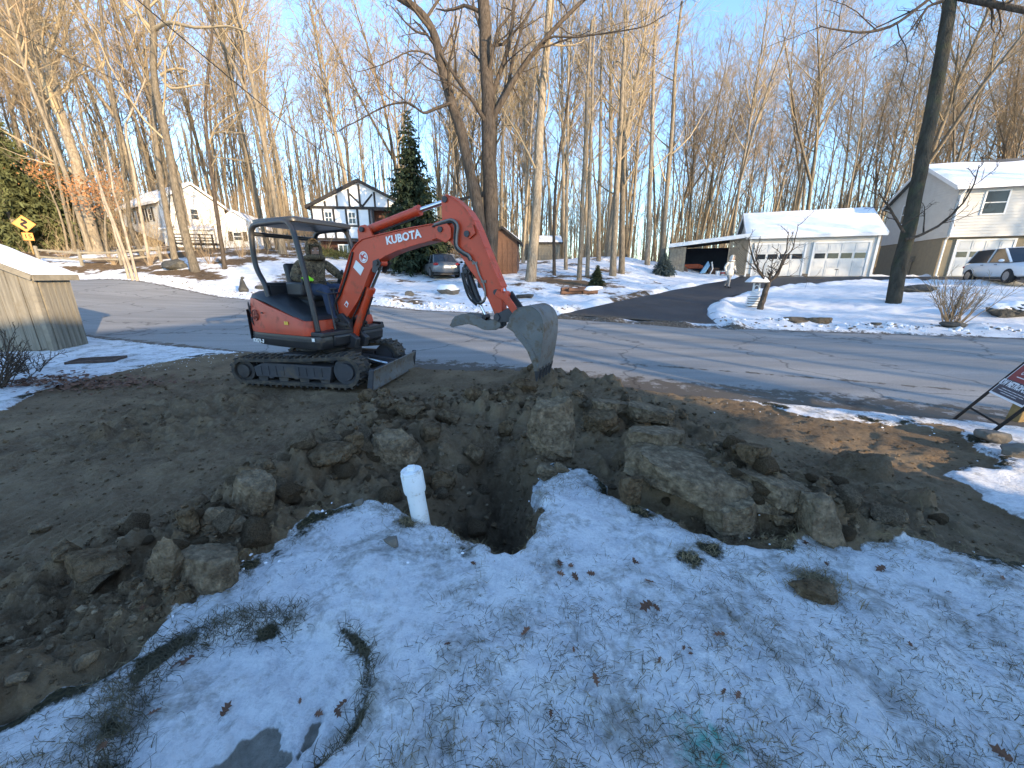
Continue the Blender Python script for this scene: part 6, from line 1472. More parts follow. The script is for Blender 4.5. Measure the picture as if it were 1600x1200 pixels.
mb = MB(); mb.prism([(2.70, 1.58), (2.78, 1.54), (2.84, 1.63), (2.80, 1.70)], -.05, .05); mb.build('thumb_bracket', M['darksteel'], ex, bevel=.005)
# --- hoses
def hose(pts, r_, m='hose', nm='hose', par=ar):
    P = [Vector(p) for p in pts]; o = []
    for i in range(len(P) - 1):
        a, b = P[max(0, i - 1)], P[i]; c, d = P[i + 1], P[min(len(P) - 1, i + 2)]
        for j in range(6): t = j / 6; o.append(.5 * ((2 * b) + (c - a) * t + (2 * a - 5 * b + 4 * c - d) * t * t + (3 * b - a - 3 * c + d) * t ** 3))
    o.append(P[-1]); mb = MB(); mb.tube(o, r_, 8); return mb.build(nm, M[m], par, smooth=60)
c2 = lambda x, y: (500 + x / 3.6375, 290 + y / 3.6375)
def onboom(x, y, lat):
    u, v = c2(x, y); r_ = ray(u, v); l = Vector((-math.sin(XH), math.cos(XH))); f = Vector((math.cos(XH), math.sin(XH)))
    t = (lat + XS.x * l.x + XS.y * l.y) / (r_[0] * l.x + r_[1] * l.y); p = r_ * t + [0, 0, CAM_H]
    return ((p[0] - XS.x) * f.x + (p[1] - XS.y) * f.y, lat, p[2])
hose([onboom(x, y, -.105) for x, y in [(650, 222), (700, 205), (750, 195), (782, 225), (778, 290), (780, 345), (815, 378), (845, 395), (860, 425)]], .016, 'hosegrey')
hose([onboom(x, y, -.10) for x, y in [(640, 232), (700, 216), (748, 208), (768, 235), (764, 290), (770, 352), (810, 388), (838, 404), (850, 425)]], .013, 'hose')
hose([onboom(x, y, -.085) for x, y in [(860, 425), (885, 445), (905, 505), (930, 560), (940, 620), (935, 650), (910, 665)]], .012, 'hosegrey')
hose([onboom(x, y, -.07) for x, y in [(815, 500), (830, 560), (855, 620), (890, 665), (925, 660), (938, 640)]], .016)
hose([onboom(x, y, -.05) for x, y in [(830, 490), (845, 560), (870, 630), (905, 670), (935, 655)]], .014)
hose([onboom(x, y, .05) for x, y in [(805, 495), (825, 580), (850, 640), (890, 680)]], .014)
hose([onboom(x, y, .0) for x, y in [(890, 275), (880, 300), (905, 380), (945, 450), (975, 520)]], .013)
for x, y in ((880, 440), (930, 545)):
    mb = MB(); q = onboom(x, y, -.075); mb.box(q, (.07, .012, .03)); mb.build('hose_clamp', M['hosegrey'], ar)
hose([(.62, -.10, .92), (.55, -.13, 1.12), (.66, -.10, 1.30), (.86, -.095, 1.62), (.98, -.09, 1.86)], .014, par=bo)
hose([(.62, .06, .92), (.56, .12, 1.2), (.80, .10, 1.55), (1.0, .095, 1.9), (1.2, .06, 2.03), (1.8, .05, 2.13), (2.3, .06, 2.17)], .014, par=bo)
hose([(.55, -.06, .80), (.62, -.16, .74), (.72, -.1, .80)], .014, par=bo)
hose([(.72, -.06, 1.62 - .9), (.80, -.07, .92), (.95, -.07, 1.12), (1.13, -.07, 1.40)], .011, par=bo)

# ================================================================== PEOPLE
def skin_obj(name, J, E, par, mats, zone, sub=2):
    """one continuous body grown over a skeleton; J name -> (x, y, z, radius), zone(face centre) -> material slot"""
    names = list(J); me = bpy.data.meshes.new(name); me.from_pydata([J[n][:3] for n in names], [(names.index(a), names.index(b)) for a, b in E], [])
    o = bpy.data.objects.new(name, me); COL.objects.link(o)
    mo = o.modifiers.new('s', 'SKIN'); mo.use_smooth_shade = True; mo.branch_smoothing = .6
    for i, n in enumerate(names):
        sv = me.skin_vertices[0].data[i]; r_ = J[n][3]; sv.radius = r_ if hasattr(r_, '__len__') else (r_, r_); sv.use_root = (i == 0)
    ms = o.modifiers.new('u', 'SUBSURF'); ms.levels = ms.render_levels = sub
    dg = bpy.context.evaluated_depsgraph_get(); m2 = bpy.data.meshes.new_from_object(o.evaluated_get(dg)); bpy.data.objects.remove(o)
    m2.materials.clear()
    for m in mats: m2.materials.append(m)
    for p in m2.polygons: p.use_smooth = True; p.material_index = zone(p.center)
    m2.name = name; o = bpy.data.objects.new(name, m2); link(o, par); return o
def head(par, c, yaw, s=1., beard=False, tilt=0.):
    """head with brow, nose, lips, chin, ears; faces +x before the yaw"""
    Tm = Matrix.Translation(c) @ Matrix.Rotation(yaw, 4, 'Z') @ Matrix.Rotation(tilt, 4, 'Y') @ Matrix.Scale(s, 4); n, k = 28, 20; vs = []
    for i in range(k + 1):
        t = math.pi * i / k
        for j in range(n):
            a = 2 * math.pi * j / n; x, y, z = math.sin(t) * math.cos(a), math.sin(t) * math.sin(a), -math.cos(t)
            wd = .074 * (1 - .24 * max(0, -z) ** 1.5); X = .098 * x + (.012 if x > 0 and z < -.2 else 0); Y = wd * y; Z = .120 * z
            fr = math.exp(-(a if a < math.pi else a - 2 * math.pi) ** 2 / .035)
            X += .024 * fr * math.exp(-((z + .10) / .20) ** 2) + .010 * fr * math.exp(-((z + .50) / .07) ** 2) + .008 * fr * math.exp(-((z + .80) / .14) ** 2)
            aa = (a if a < math.pi else a - 2 * math.pi)
            X -= .011 * math.exp(-((abs(aa) - .38) / .16) ** 2) * math.exp(-((z - .08) / .12) ** 2)
            X += .006 * math.exp(-(aa / .6) ** 2) * math.exp(-((z - .25) / .1) ** 2)
            vs.append((X, Y, Z))
    mb = MB(); mb.add(vs, [(i * n + j, i * n + (j + 1) % n, (i + 1) * n + (j + 1) % n, (i + 1) * n + j) for i in range(k) for j in range(n)], Tm)
    for s2 in (-1, 1): mb.ball((-.005, s2 * .074, -.005), (.02, .010, .032), 8, 6, Tm)
    h_ = mb.build('head', M['skin'], par, smooth=180)
    mb = MB()
    for s2 in (-1, 1): mb.ball((.083, s2 * .031, .010), (.010, .014, .008), 8, 6, Tm)
    mb.build('eyes', M['signwhite'], h_, smooth=180); mb = MB()
    for s2 in (-1, 1): mb.ball((.091, s2 * .031, .010), (.004, .006, .006), 6, 5, Tm); mb.box((.094, s2 * .031, .034), (.012, .036, .007), Tm)
    mb.build('brows', M['hair'], h_); mb = MB(); mb.ball((.103, 0, -.060), (.006, .024, .008), 8, 6, Tm); mb.build('mouth', M['decalred'] if False else mat('lips', (.30, .13, .10), .6), h_, smooth=180)
    if beard:
        mb = MB(); mb.ball((.066, 0, -.085), (.044, .056, .042), 14, 10, Tm); mb.ball((.100, 0, -.045), (.010, .034, .010), 10, 6, Tm); mb.build('beard', M['hair'], h_, smooth=180)
    return h_
def hand(par, wrist, d, palm_n, m, name='glove', s=1., curl=1.1):
    """palm with four unequal bent fingers and a thumb from its side; d points along the palm, palm_n out of the palm"""
    d = Vector(d).normalized(); nrm = Vector(palm_n); nrm = (nrm - d * nrm.dot(d)).normalized(); sd = d.cross(nrm); w = Vector(wrist); mb = MB()
    mb.tube([w - d * .03 * s, w, w + d * .045 * s, w + d * .088 * s], [.030 * s, .031 * s, .041 * s, .034 * s], 10)
    for k, (o_, L) in enumerate(((-.033, .066), (-.011, .078), (.011, .074), (.031, .058))):
        p = w + d * .080 * s + sd * o_ * s; a = .25; P = [p - d * .02 * s, p]; dd = d
        for q in range(3):
            a_ = curl * (.30 + .28 * q); dd = (d * math.cos(a_) + nrm * math.sin(a_)); p = p + dd * (L / 3) * s * (1.15 - .15 * q); P.append(p)
        mb.tube(P, [.011 * s, .0115 * s, .0108 * s, .0102 * s, .008 * s], 7)
    p = w + d * .03 * s - sd * .034 * s; mb.tube([p, p - sd * .024 * s + d * .022 * s + nrm * .012 * s, p - sd * .028 * s + d * .048 * s + nrm * .028 * s, p - sd * .018 * s + d * .064 * s + nrm * .042 * s], [.014 * s, .0135 * s, .012 * s, .009 * s], 7)
    return mb.build(name, m, par, smooth=60)
# the operator
op = empty('person', XS, XH, 'person seated in the excavator in a hooded camouflage jacket, blue jeans and lime gloves', 'person')
J = dict(pelvis=(-.05, .02, 1.38, (.165, .18)), belly=(-.03, .02, 1.52, (.155, .185)), chest=(.0, .02, 1.68, (.145, .195)), shoulder=(.01, .02, 1.77, (.10, .13)), neck=(.035, .02, 1.84, .075),
         sr=(.02, -.19, 1.735, .088), er=(.0, -.315, 1.52, .070), wr=(.17, -.285, 1.50, .05), sl=(.02, .23, 1.735, .088), el=(.14, .37, 1.56, .068), wl=(.29, .33, 1.50, .05),
         hr=(.02, -.09, 1.36, .125), kr=(.45, -.14, 1.33, .088), ar=(.50, -.15, .95, .062), fr=(.62, -.15, .88, .05), hl=(.02, .13, 1.36, .125), kl=(.46, .20, 1.33, .088), al=(.52, .22, .95, .062), fl=(.64, .22, .88, .05))
E = [('pelvis', 'belly'), ('belly', 'chest'), ('chest', 'shoulder'), ('shoulder', 'neck'), ('chest', 'sr'), ('sr', 'er'), ('er', 'wr'), ('chest', 'sl'), ('sl', 'el'), ('el', 'wl'), ('pelvis', 'hr'), ('hr', 'kr'), ('kr', 'ar'), ('ar', 'fr'), ('pelvis', 'hl'), ('hl', 'kl'), ('kl', 'al'), ('al', 'fl')]
def zone(c):
    if c.z < .95: return 2
    if c.z < 1.43 and c.x > .10 and not (c.y < -.22 and c.z > 1.41): return 1
    if c.z < 1.28: return 1
    return 0
skin_obj('body', J, E, op, [M['camo'], M['jeans'], M['boot']], zone)
head(op, (.095, .02, 1.905), R(-32), .95, True, R(8))
# hood drawn up over the head: an open shell
def hood(par, c, yaw, s, m, brim=True):
    Tm = Matrix.Translation(c) @ Matrix.Rotation(yaw, 4, 'Z') @ Matrix.Scale(s, 4); n, k = 22, 14; vs = []; keep = []
    for i in range(k + 1):
        t = math.pi * (i / k)
        for j in range(n):
            a = R(42) + (2 * math.pi - R(84)) * j / (n - 1); z = -math.cos(t)
            x, y = math.sin(t) * math.cos(a), math.sin(t) * math.sin(a)
            vs.append((.135 * x - .012 + (.02 if z > .4 else 0), .112 * y * (1 + .12 * max(0, -z)), .158 * z + .005))
    fs = [(i * n + j, i * n + j + 1, (i + 1) * n + j + 1, (i + 1) * n + j) for i in range(k) for j in range(n - 1)]
    mb = MB(); mb.add(vs, fs, Tm); o = mb.build('hood', m, par, smooth=180); sd = o.modifiers.new('t', 'SOLIDIFY'); sd.thickness = .018
    if brim:
        mb = MB(); mb.add([(.05, -.075, .075), (.05, .075, .075), (.16, .055, .055), (.16, -.055, .055), (.05, -.075, .09), (.05, .075, .09), (.155, .05, .066), (.155, -.05, .066)], [(0, 1, 2, 3), (7, 6, 5, 4), (0, 4, 5, 1), (1, 5, 6, 2), (2, 6, 7, 3), (3, 7, 4, 0)], Tm)
        mb.ball((0, 0, .045), (.102, .086, .088), 16, 10, Tm); mb.build('cap', m, par, smooth=60)
    return o
hood(op, (.078, .02, 1.915), R(-32), 1.02, M['camo'])
mb = MB(); mb.tube([(.06 + .11 * math.cos(a), .02 + .13 * math.sin(a), 1.80 + .015 * math.cos(a)) for a in np.linspace(0, 6.283, 19)], .04, 8, False); mb.build('collar', M['camo'], op, smooth=180)
hand(op, (.185, -.285, 1.50), (1, .12, .12), (.1, .15, -1), M['lime'], s=1.0); hand(op, (.31, .33, 1.50), (1, -.1, -.05), (0, -.1, -1), M['lime'], s=1.0)
mb = MB()
for yy in (-.15, .22): mb.ball((.66, yy, .855), (.14, .052, .05), 12, 8); mb.box((.655, yy, .815), (.27, .095, .03))
mb.build('boots', M['boot'], op, smooth=50)
# the walker on the driveway
wp, wt = ghit(1136, 452.5)
wk = empty('person', (wp.x, wp.y, wp.z + .06), R(-75), 'person in a pale hooded parka and grey trousers walking down the black driveway', 'person')
J = dict(pelvis=(0, 0, .93, (.13, .16)), belly=(.015, 0, 1.08, (.15, .19)), chest=(.02, 0, 1.28, (.15, .205)), shoulder=(.025, 0, 1.42, (.09, .13)), neck=(.05, 0, 1.50, .07),
         sr=(.02, -.20, 1.38, .085), er=(-.08, -.285, 1.14, .072), wr=(.04, -.28, .92, .052), sl=(.02, .20, 1.38, .085), el=(-.03, .29, 1.14, .072), wl=(.14, .25, .98, .052),
         hr=(.0, -.09, .86, .115), kr=(.16, -.10, .50, .082), ar=(.16, -.10, .11, .058), fr=(.27, -.11, .05, .05), hl=(-.0, .09, .86, .115), kl=(-.06, .10, .50, .082), al=(-.34, .11, .20, .058), fl=(-.30, .12, .09, .05))
skin_obj('body', J, E, wk, [M['parka'], M['trouser'], M['boot']], lambda c: 2 if c.z < .12 else (1 if c.z < .78 and abs(c.y) < .22 else 0))
mb = MB(); mb.lathe([(.20, .70), (.215, .72), (.215, .95), (.19, 1.0)], 18, Matrix.Diagonal((.86, 1.05, 1, 1))); mb.build('coat_hem', M['parka'], wk, smooth=60)
head(wk, (.09, 0, 1.60), R(15), .95, False, R(10)); hood(wk, (.07, 0, 1.62), R(15), 1.05, M['parka'], False)
mb = MB(); mb.tube([(.06 + .10 * math.cos(a), .13 * math.sin(a), 1.48) for a in np.linspace(0, 6.283, 17)], .045, 8, False); mb.build('collar', M['parka'], wk, smooth=180)
hand(wk, (.045, -.28, .90), (.15, 0, -1), (.2, 1, 0), M['trouser'], 'glove', 1.05, .8); hand(wk, (.155, .25, .965), (.5, 0, -1), (.2, -1, 0), M['trouser'], 'glove', 1.05, .8)
mb = MB(); mb.ball((.27, -.11, .05), (.13, .05, .05), 12, 8); mb.ball((-.28, .12, .10), (.12, .05, .055), 12, 8, Matrix.Translation((-.28, .12, .10)) @ Matrix.Rotation(R(35), 4, 'Y') @ Matrix.Translation((.28, -.12, -.10))); mb.build('boots', M['boot'], wk, smooth=60)

# ================================================================== CARS
def car(name, pos, rz, paint, lab, suv=False, s=1., snow=False):
    c = empty(name, pos, rz, lab, 'car'); c.scale = (s,) * 3
    L = 4.6; hb = .88 if not suv else .98; hr = 1.42 if not suv else 1.66; fr = .55 if not suv else .35
    # stations: x, sill, belt, half width
    st = [(-2.28, .42, .70, .72), (-2.22, .30, hb * .98, .80), (-1.9, .24, hb + .06, .87), (-1.3, .22, hb + .05, .90), (0, .22, hb + .02, .90), (1.0, .22, hb, .90), (1.55, .23, hb - .06, .88), (2.05, .26, hb - .14, .82), (2.25, .32, hb - .26, .72), (2.31, .42, .58, .62)]
    P = []
    for x, zs, zb, hw in st: P.append([(x, -hw * .94, zs), (x, -hw, zs + (zb - zs) * .35), (x, -hw * .985, zs + (zb - zs) * .75), (x, -hw * .90, zb), (x, 0, zb + .025), (x, hw * .90, zb), (x, hw * .985, zs + (zb - zs) * .75), (x, hw, zs + (zb - zs) * .35), (x, hw * .94, zs), (x, 0, zs - .02)])
    k = 10; vs = [q for p in P for q in p]; n = len(P)
    fs = [(i * k + j, (i + 1) * k + j, (i + 1) * k + (j + 1) % k, i * k + (j + 1) % k) for i in range(n - 1) for j in range(k)] + [tuple(range(k)), tuple(range(n * k - 1, (n - 1) * k - 1, -1))]
    mb = MB(); mb.add(vs, fs); body = mb.build('body', M[paint], c, smooth=50); sub = body.modifiers.new('u', 'SUBSURF'); sub.levels = sub.render_levels = 1
    # glasshouse
    r0, r1, f1, f0 = (-1.85 if not suv else -2.1), (-1.15 if not suv else -1.8), .25, 1.15
    B = [(r0, -.74, hb), (f0, -.74, hb - .01), (f0 + .12, 0, hb), (f0, .74, hb - .01), (r0, .74, hb), (r0 - .1, 0, hb)]
    Tt = [(r1, -.58, hr - .06), (f1, -.58, hr - .05), (f1 + .08, 0, hr - .02), (f1, .58, hr - .05), (r1, .58, hr - .06), (r1 - .06, 0, hr - .03)]
    mb = MB(); mb.add(B + Tt, [(0, 1, 7, 6), (1, 2, 8, 7), (2, 3, 9, 8), (3, 4, 10, 9), (4, 5, 11, 10), (5, 0, 6, 11), (6, 7, 8, 9, 10, 11)]); mb.build('window', M['glass'], c)
    mb = MB(); mb.add([(x, y * 1.03, z + .015) for x, y, z in Tt] + [(x * .9, y * .8, z + .05) for x, y, z in Tt], [(0, 1, 7, 6), (1, 2, 8, 7), (2, 3, 9, 8), (3, 4, 10, 9), (4, 5, 11, 10), (5, 0, 6, 11), (6, 7, 8, 9, 10, 11)])
    for s2 in (-1, 1):
        for a, b in ((B[0], Tt[0]), (B[1], Tt[1]), ((-.45, -.745, hb), (-.42, -.59, hr - .05))): mb.bar((a[0], a[1] * s2 * -1 * -1 if s2 > 0 else -a[1], a[2]), (b[0], b[1] if s2 > 0 else -b[1], b[2]), .075, .05, (0, 0, 1))
    mb.build('roof', M['snow'] if snow else M[paint], c, smooth=50)
    for x in (-1.42, 1.42):
        for s2 in (-1, 1):
            Tw_ = Matrix.Translation((x, s2 * .80, .33)) @ Matrix.Rotation(R(90), 4, 'X')
            mb = MB(); mb.lathe([(.20, -.11), (.31, -.115), (.335, -.08), (.335, .08), (.31, .115), (.20, .11)], 20, Tw_); w_ = mb.build('wheel', M['tyre'], c, smooth=40)
            mb = MB(); mb.lathe([(.03, -.118), (.205, -.112), (.205, .112), (.03, .118)], 18, Tw_)
            for q in range(5): a = q * 1.2566; mb.bar((x, s2 * .918, .33), (x + .19 * math.cos(a), s2 * .918, .33 + .19 * math.sin(a)), .05, .015, (0, 1, 0))
            mb.build('rim', M['rim'], w_)
    for s2 in (-1, 1):
        mb = MB(); mb.ball((2.18, s2 * .60, .62), (.13, .17, .075), 10, 6); mb.build('headlight', M['lamp'], c, smooth=180)
        mb = MB(); mb.ball((-2.20, s2 * .66, .78), (.10, .17, .085), 10, 6); mb.build('tail_light', M['redlight'], c, smooth=180)
        mb = MB(); mb.ball((.95, s2 * .98, hb + .06), (.07, .11, .07), 10, 6); mb.build('mirror', M[paint], c, smooth=180)
        for xx in (-.55, .45): mb = MB(); mb.box((xx, s2 * .895, hb - .12), (.16, .03, .03)); mb.build('door_handle', M['darksteel'], c)
    mb = MB(); mb.box((2.27, 0, .42), (.1, 1.0, .14)); mb.box((2.24, 0, .62), (.12, .6, .07)); mb.build('grille', M['black'], c, bevel=.02)
    mb = MB(); mb.box((-2.285, 0, .62), (.03, .42, .13)); mb.build('number_plate', M['signwhite'], c)
    mb = MB(); mb.box((0, 0, .21), (4.2, 1.5, .1)); mb.build('underbody', M['black'], c)
    return c
p = at(690, 436, 24.0); car('parked_car', (p.x - .35, p.y + 1.4, gz(p.x, p.y + 1)), R(112), 'carsilver', 'grey car with red tail lights parked under the dark spruce')
p = at(742, 436, 23.5); car('parked_car', (p.x + .1, p.y + 1.2, gz(p.x, p.y + 1)), R(100), 'cardark', 'black car parked just right of the grey one, mostly behind the excavator arm')
p1, p2 = at(1515, 431, 20.5), at(1569, 439, 18.5); mid = (p1 + p2) / 2
d_ = Vector((-.40, -.917, 0)); l_ = Vector((.917, -.40, 0))
pc = mid + l_ * .85; car('parked_car', (pc.x, pc.y, gz(pc.x, pc.y) + .03), math.atan2(d_.y, d_.x), 'carwhite', 'white car parked before the right hand house garage', True)

# ================================================================== ROCKS
def rock_mesh(seed, flat=False, sub=4):
    bm = bmesh.new(); bmesh.ops.create_icosphere(bm, subdivisions=sub, radius=1); r = random.Random(seed)
    off = Vector((r.uniform(-50, 50), r.uniform(-50, 50), 0)); cuts = [(Vector((r.gauss(0, 1), r.gauss(0, 1), r.gauss(0, .8))).normalized(), r.uniform(.52, .85)) for _ in range(11)]
    if flat: cuts = [(n, d + .12) for n, d in cuts[:6] if abs(n.z) < .6] + [(Vector((r.gauss(0, .08), r.gauss(0, .08), 1)).normalized(), .30), (Vector((r.gauss(0, .1), r.gauss(0, .1), -1)).normalized(), .30)]
    X = np.array([v.co[:] for v in bm.verts])
    nz = fbm(X[:, 0] + off.x + X[:, 2] * .7, X[:, 1] + off.y - X[:, 2] * .6, 1.3, 4, .6) * .75 + (np.abs(fbm(X[:, 0] * 1. + X[:, 2] + off.y, X[:, 1] - X[:, 2] + off.x, 3.4, 4, .62)) - .12) * .42
    for v, q in zip(bm.verts, nz):
        p = v.co * (1 + q)
        for n, d in cuts:
            e = p.dot(n) - d
            if e > 0: p = p - n * e * .95
        v.co = p
    X = np.array([v.co[:] for v in bm.verts]); g2 = fbm(X[:, 0] + off.x + X[:, 2] * .9, X[:, 1] + off.y - X[:, 2] * .8, 6.5, 3, .65) * .13 + fbm(X[:, 0] - off.x - X[:, 2], X[:, 1] + X[:, 2] * 2.5, 2.2, 3) * .10
    for v, q in zip(bm.verts, g2): v.co = v.co * (1 + q * 1.5)
    # scale to unit box
    X = np.array([v.co[:] for v in bm.verts]); lo, hi = X.min(0), X.max(0)
    for v in bm.verts: v.co = Vector(((v.co[i] - (lo[i] + hi[i]) / 2) / (hi[i] - lo[i])) for i in range(3))
    me = bpy.data.meshes.new('rock'); bm.to_mesh(me); bm.free()
    me.polygons.foreach_set('use_smooth', [True] * len(me.polygons)); me.set_sharp_from_angle(angle=R(38)); return me
def rock(u, v, w, h, lab, m='rock', roll=0., depth=.75, zoff=0., name='boulder', group=None, seed=None, yaw=None, cat='rock', sink=.24):
    """u, v: middle of the stone as seen; w, h its size in the same units"""
    p, t = ghit(u, v + h * .42)
    px = t / F_PX; W_, H_ = w * px, h * px * 1.02
    me = rock_mesh(seed if seed is not None else int(u * 7 + v), any(k in lab for k in ('slab', 'flat ', 'broad', 'stacked', 'wedge of')) and 'upright' not in lab, 4 if w > 48 else 3); me.materials.append(M[m]); me.transform(Matrix.Diagonal((W_, W_ * depth, H_, 1)))
    o = bpy.data.objects.new(name, me); COL.objects.link(o)
    o.rotation_euler = (R(rng.uniform(-8, 8)), R(roll), R(yaw if yaw is not None else rng.uniform(-25, 25)))
    o.location = (p.x, p.y + W_ * depth * .18, p.z + H_ * (.5 - sink) + zoff)
    return tag(o, lab, cat, group)
RK = [
 (863, 664, 84, 126, 'tall upright wedge of earthy rock at the far side of the pit', 'rock', 4, .5), (614, 697, 84, 76, 'pointed earthy boulder left behind the white pipe', 'rock', -6, .6), (553, 692, 32, 40, 'rounded brown stone just left of the pointed boulder', 'clod', 0, .8),
 (1015, 651, 76, 28, 'flat brown slab lying on top of the right hand rubble', 'rock', 2, .7), (956, 634, 70, 25, 'flat stone behind the top of the tall wedge', 'rock', 0, .7), (941, 657, 60, 26, 'dark flat stone wedged under the flat slab', 'clod', -4, .7), (952, 671, 34, 20, 'small square stone under the flat slabs', 'clod', 0, .8),
 (1100, 748, 240, 46, 'huge slab of torn turf and earth right of the pit', 'rock', 7, .62), (1212, 772, 112, 38, 'low ragged right end of the huge turf slab', 'rock', 12, .7), (1025, 692, 105, 42, 'broken earth slab above the huge turf slab', 'rock', 6, .7),
 (1141, 802, 74, 70, 'rough pyramid shaped boulder before the huge turf slab', 'rock', -8, .75), (1221, 796, 42, 18, 'thin upper stone of the small stacked pair', 'rock', 0, .7), (1222, 812, 52, 24, 'thicker lower stone of the small stacked pair', 'rock', 0, .7), (1291, 806, 88, 76, 'slanting brown boulder at the right end of the trench', 'rock', 22, .7),
 (1175, 707, 50, 38, 'rounded clod on the slope right of the huge slab', 'clod', 6, .8), (986, 760, 40, 62, 'steep earth lump left of the huge turf slab', 'clod', 0, .7), (1406, 810, 38, 22, 'small round stone in the dirt right of the trench', 'rock', 0, .8),
 (854, 736, 34, 28, 'smooth oval stone at the right lip of the pit', 'rock', 20, .8), (878, 730, 26, 18, 'little grey stone beside the smooth oval one', 'rock', 0, .8), (690, 752, 52, 46, 'grassy sod lump just right of the white pipe', 'clod', -20, .75), (740, 713, 36, 34, 'round dark clod on the far wall of the pit', 'clod', 0, .8), (791, 669, 26, 30, 'dark stone left of the tall wedge', 'clod', 0, .8),
 (780, 620, 32, 22, 'brown clod on the crest behind the pit', 'clod', 0, .8), (742, 615, 32, 22, 'dark broken clod on the crest below the blade', 'clod', 0, .8), (574, 618, 32, 26, 'loose reddish clod just before the blade', 'clod', 0, .85), (672, 677, 34, 26, 'flat clod in the loose earth above the pointed boulder', 'clod', 0, .8),
 (398, 775, 66, 70, 'tilted slab standing in the earth ridge left of the snow', 'rock', 22, .6), (324, 884, 108, 58, 'broad flat slab at the edge of the snow, left', 'rock', -3, .7), (262, 866, 50, 100, 'narrow pale slab leaning upright beside the broad flat one', 'rock', 16, .55), (296, 808, 34, 46, 'dark pointed rock above the leaning pale slab', 'clod', -8, .7), (361, 824, 48, 30, 'oval stone between the tilted slab and the broad flat one', 'rock', 0, .75), (338, 812, 34, 34, 'small wedge beside the oval stone', 'rock', 20, .7),
 (508, 712, 76, 32, 'low brown mound of packed earth left of the pointed boulder', 'clod', 0, .8), (199, 820, 36, 24, 'grey brown stone in the churned earth near the track marks', 'rock', 0, .8), (61, 826, 24, 16, 'small stone in the churned earth at far left', 'rock', 0, .8), (102, 862, 40, 38, 'lumpy clod in the churned earth at the left', 'clod', 0, .85), (140, 892, 88, 44, 'big soft clod in the left foreground earth', 'clod', 0, .8),
 (132, 1038, 36, 20, 'pale tan cobble at the bottom left of the dirt', 'rock', -20, .8), (22, 1063, 32, 18, 'pale cobble at the left photo edge', 'rock', 0, .8), (207, 968, 18, 12, 'small cobble by the snow edge, lower left', 'rock', 0, .8), (612, 846, 26, 20, 'grey stone on the snow below the white pipe', 'stone', 0, .8), (1280, 926, 66, 26, 'dark torn clod of turf lying on the snow at right', 'clod', 0, .9),
 (560, 785, 14, 11, 'small pale stone at the snow edge left of the white pipe', 'stone', 0, .9), (820, 600, 46, 20, 'low lump of earth under the bucket', 'clod', 0, .8), (640, 640, 48, 24, 'soft brown lump on the crest right of the blade', 'clod', 0, .8), (700, 650, 40, 26, 'crumbly clod in the middle of the dark earth bank', 'clod', 0, .8),
 (1556, 681, 44, 24, 'grey rock in the snow below the tilted yard sign', 'stone', 0, .8), (1598, 702, 50, 30, 'larger grey rock at the right edge below the yard sign', 'stone', 0, .8)]
for a in RK: rock(a[0], a[1], a[2], a[3], a[4], a[5], a[6], a[7], group='rocks and clods turned up by the digging' if a[5] != 'stone' else 'grey stones round the dig')
# the rest of the rubble: rough lumps one could still pick up singly
RUB = [rock_mesh(900 + k, sub=3) for k in range(12)]
for k, me in enumerate(RUB): me.materials.append(M['clod' if k % 3 else 'rock'])
rb_ = random.Random(77); nb_ = 0; tr_ = 0
while nb_ < 230 and tr_ < 6000:
    tr_ += 1; q = rb_.choice(SPOIL); (sx_, sy_), h_, rr = q
    if h_ < .075 and rb_.random() < .8: continue
    if rb_.random() < .22: u_, v_ = rb_.choice([(700, 720), (760, 730), (800, 740), (720, 780), (640, 760), (330, 830), (300, 850), (280, 900), (1010, 780), (1080, 790)]); g0 = gp(u_, v_); sx_, sy_, rr = g0.x, g0.y, .32
    x, y = sx_ + rb_.gauss(0, rr * .7), sy_ + rb_.gauss(0, rr * .6)
    if road_n(np.array([x]), np.array([y]))[0] > -RHW - .1: continue
    zz, m_ = ground(np.array([x]), np.array([y]))
    if m_[0][0] < .8: continue
    w_ = rb_.choice((.05, .06, .075, .09, .11, .14, .19)) * rb_.uniform(.8, 1.25); me = rb_.choice(RUB)
    o = bpy.data.objects.new('earth_lump', me); COL.objects.link(o); o.scale = (w_, w_ * rb_.uniform(.7, 1), w_ * rb_.uniform(.5, .85)); o.rotation_euler = (rb_.uniform(-.4, .4), rb_.uniform(-.4, .4), rb_.uniform(0, 6.28)); o.location = (x, y, float(zz[0]) + w_ * .18)
    tag(o, 'small rough brown lump lying in the loose earth round the pit', 'earth lump', 'rough lumps in the loose earth'); nb_ += 1
# boulders across the road
for u, v, w, h, lab, m in [(1582, 483, 66, 30, 'dark snow capped boulder on the far lawn at the right edge', 'boulder'), (1434, 450, 46, 14, 'low dark boulder on the snow behind the tall mossy tree', 'boulder'), (266, 412, 48, 22, 'big dark boulder at the foot of the crooked trunk across the road', 'boulder'), (700, 452, 36, 18, 'blocky grey boulder with snow on top at the far road edge', 'stone'), (640, 458, 16, 10, 'small stone left of the blocky grey boulder', 'stone'),
                           (1285, 500, 34, 12, 'brown flat rock at the island edge by the road', 'rock'), (1250, 500, 40, 7, 'long low stone at the left of the island edge', 'rock'), (1370, 506, 16, 5, 'small dark stone right of the brown flat rock', 'boulder'), (410, 448, 26, 7, 'dark flat stone on the snow behind the excavator', 'boulder'), (820, 463, 30, 7, 'low dark stone in the yard right of the arm', 'boulder'), (1492, 508, 40, 9, 'low stone at the foot of the bare shrub', 'boulder')]:
    b = rock(u, v, w, h, lab, m, 0, .8, seed=int(u))
def cap(u, v, w, h, lab=None, th=.06):
    p, t = ghit(u, v + h); px = t / F_PX
    return p, w * px, h * px
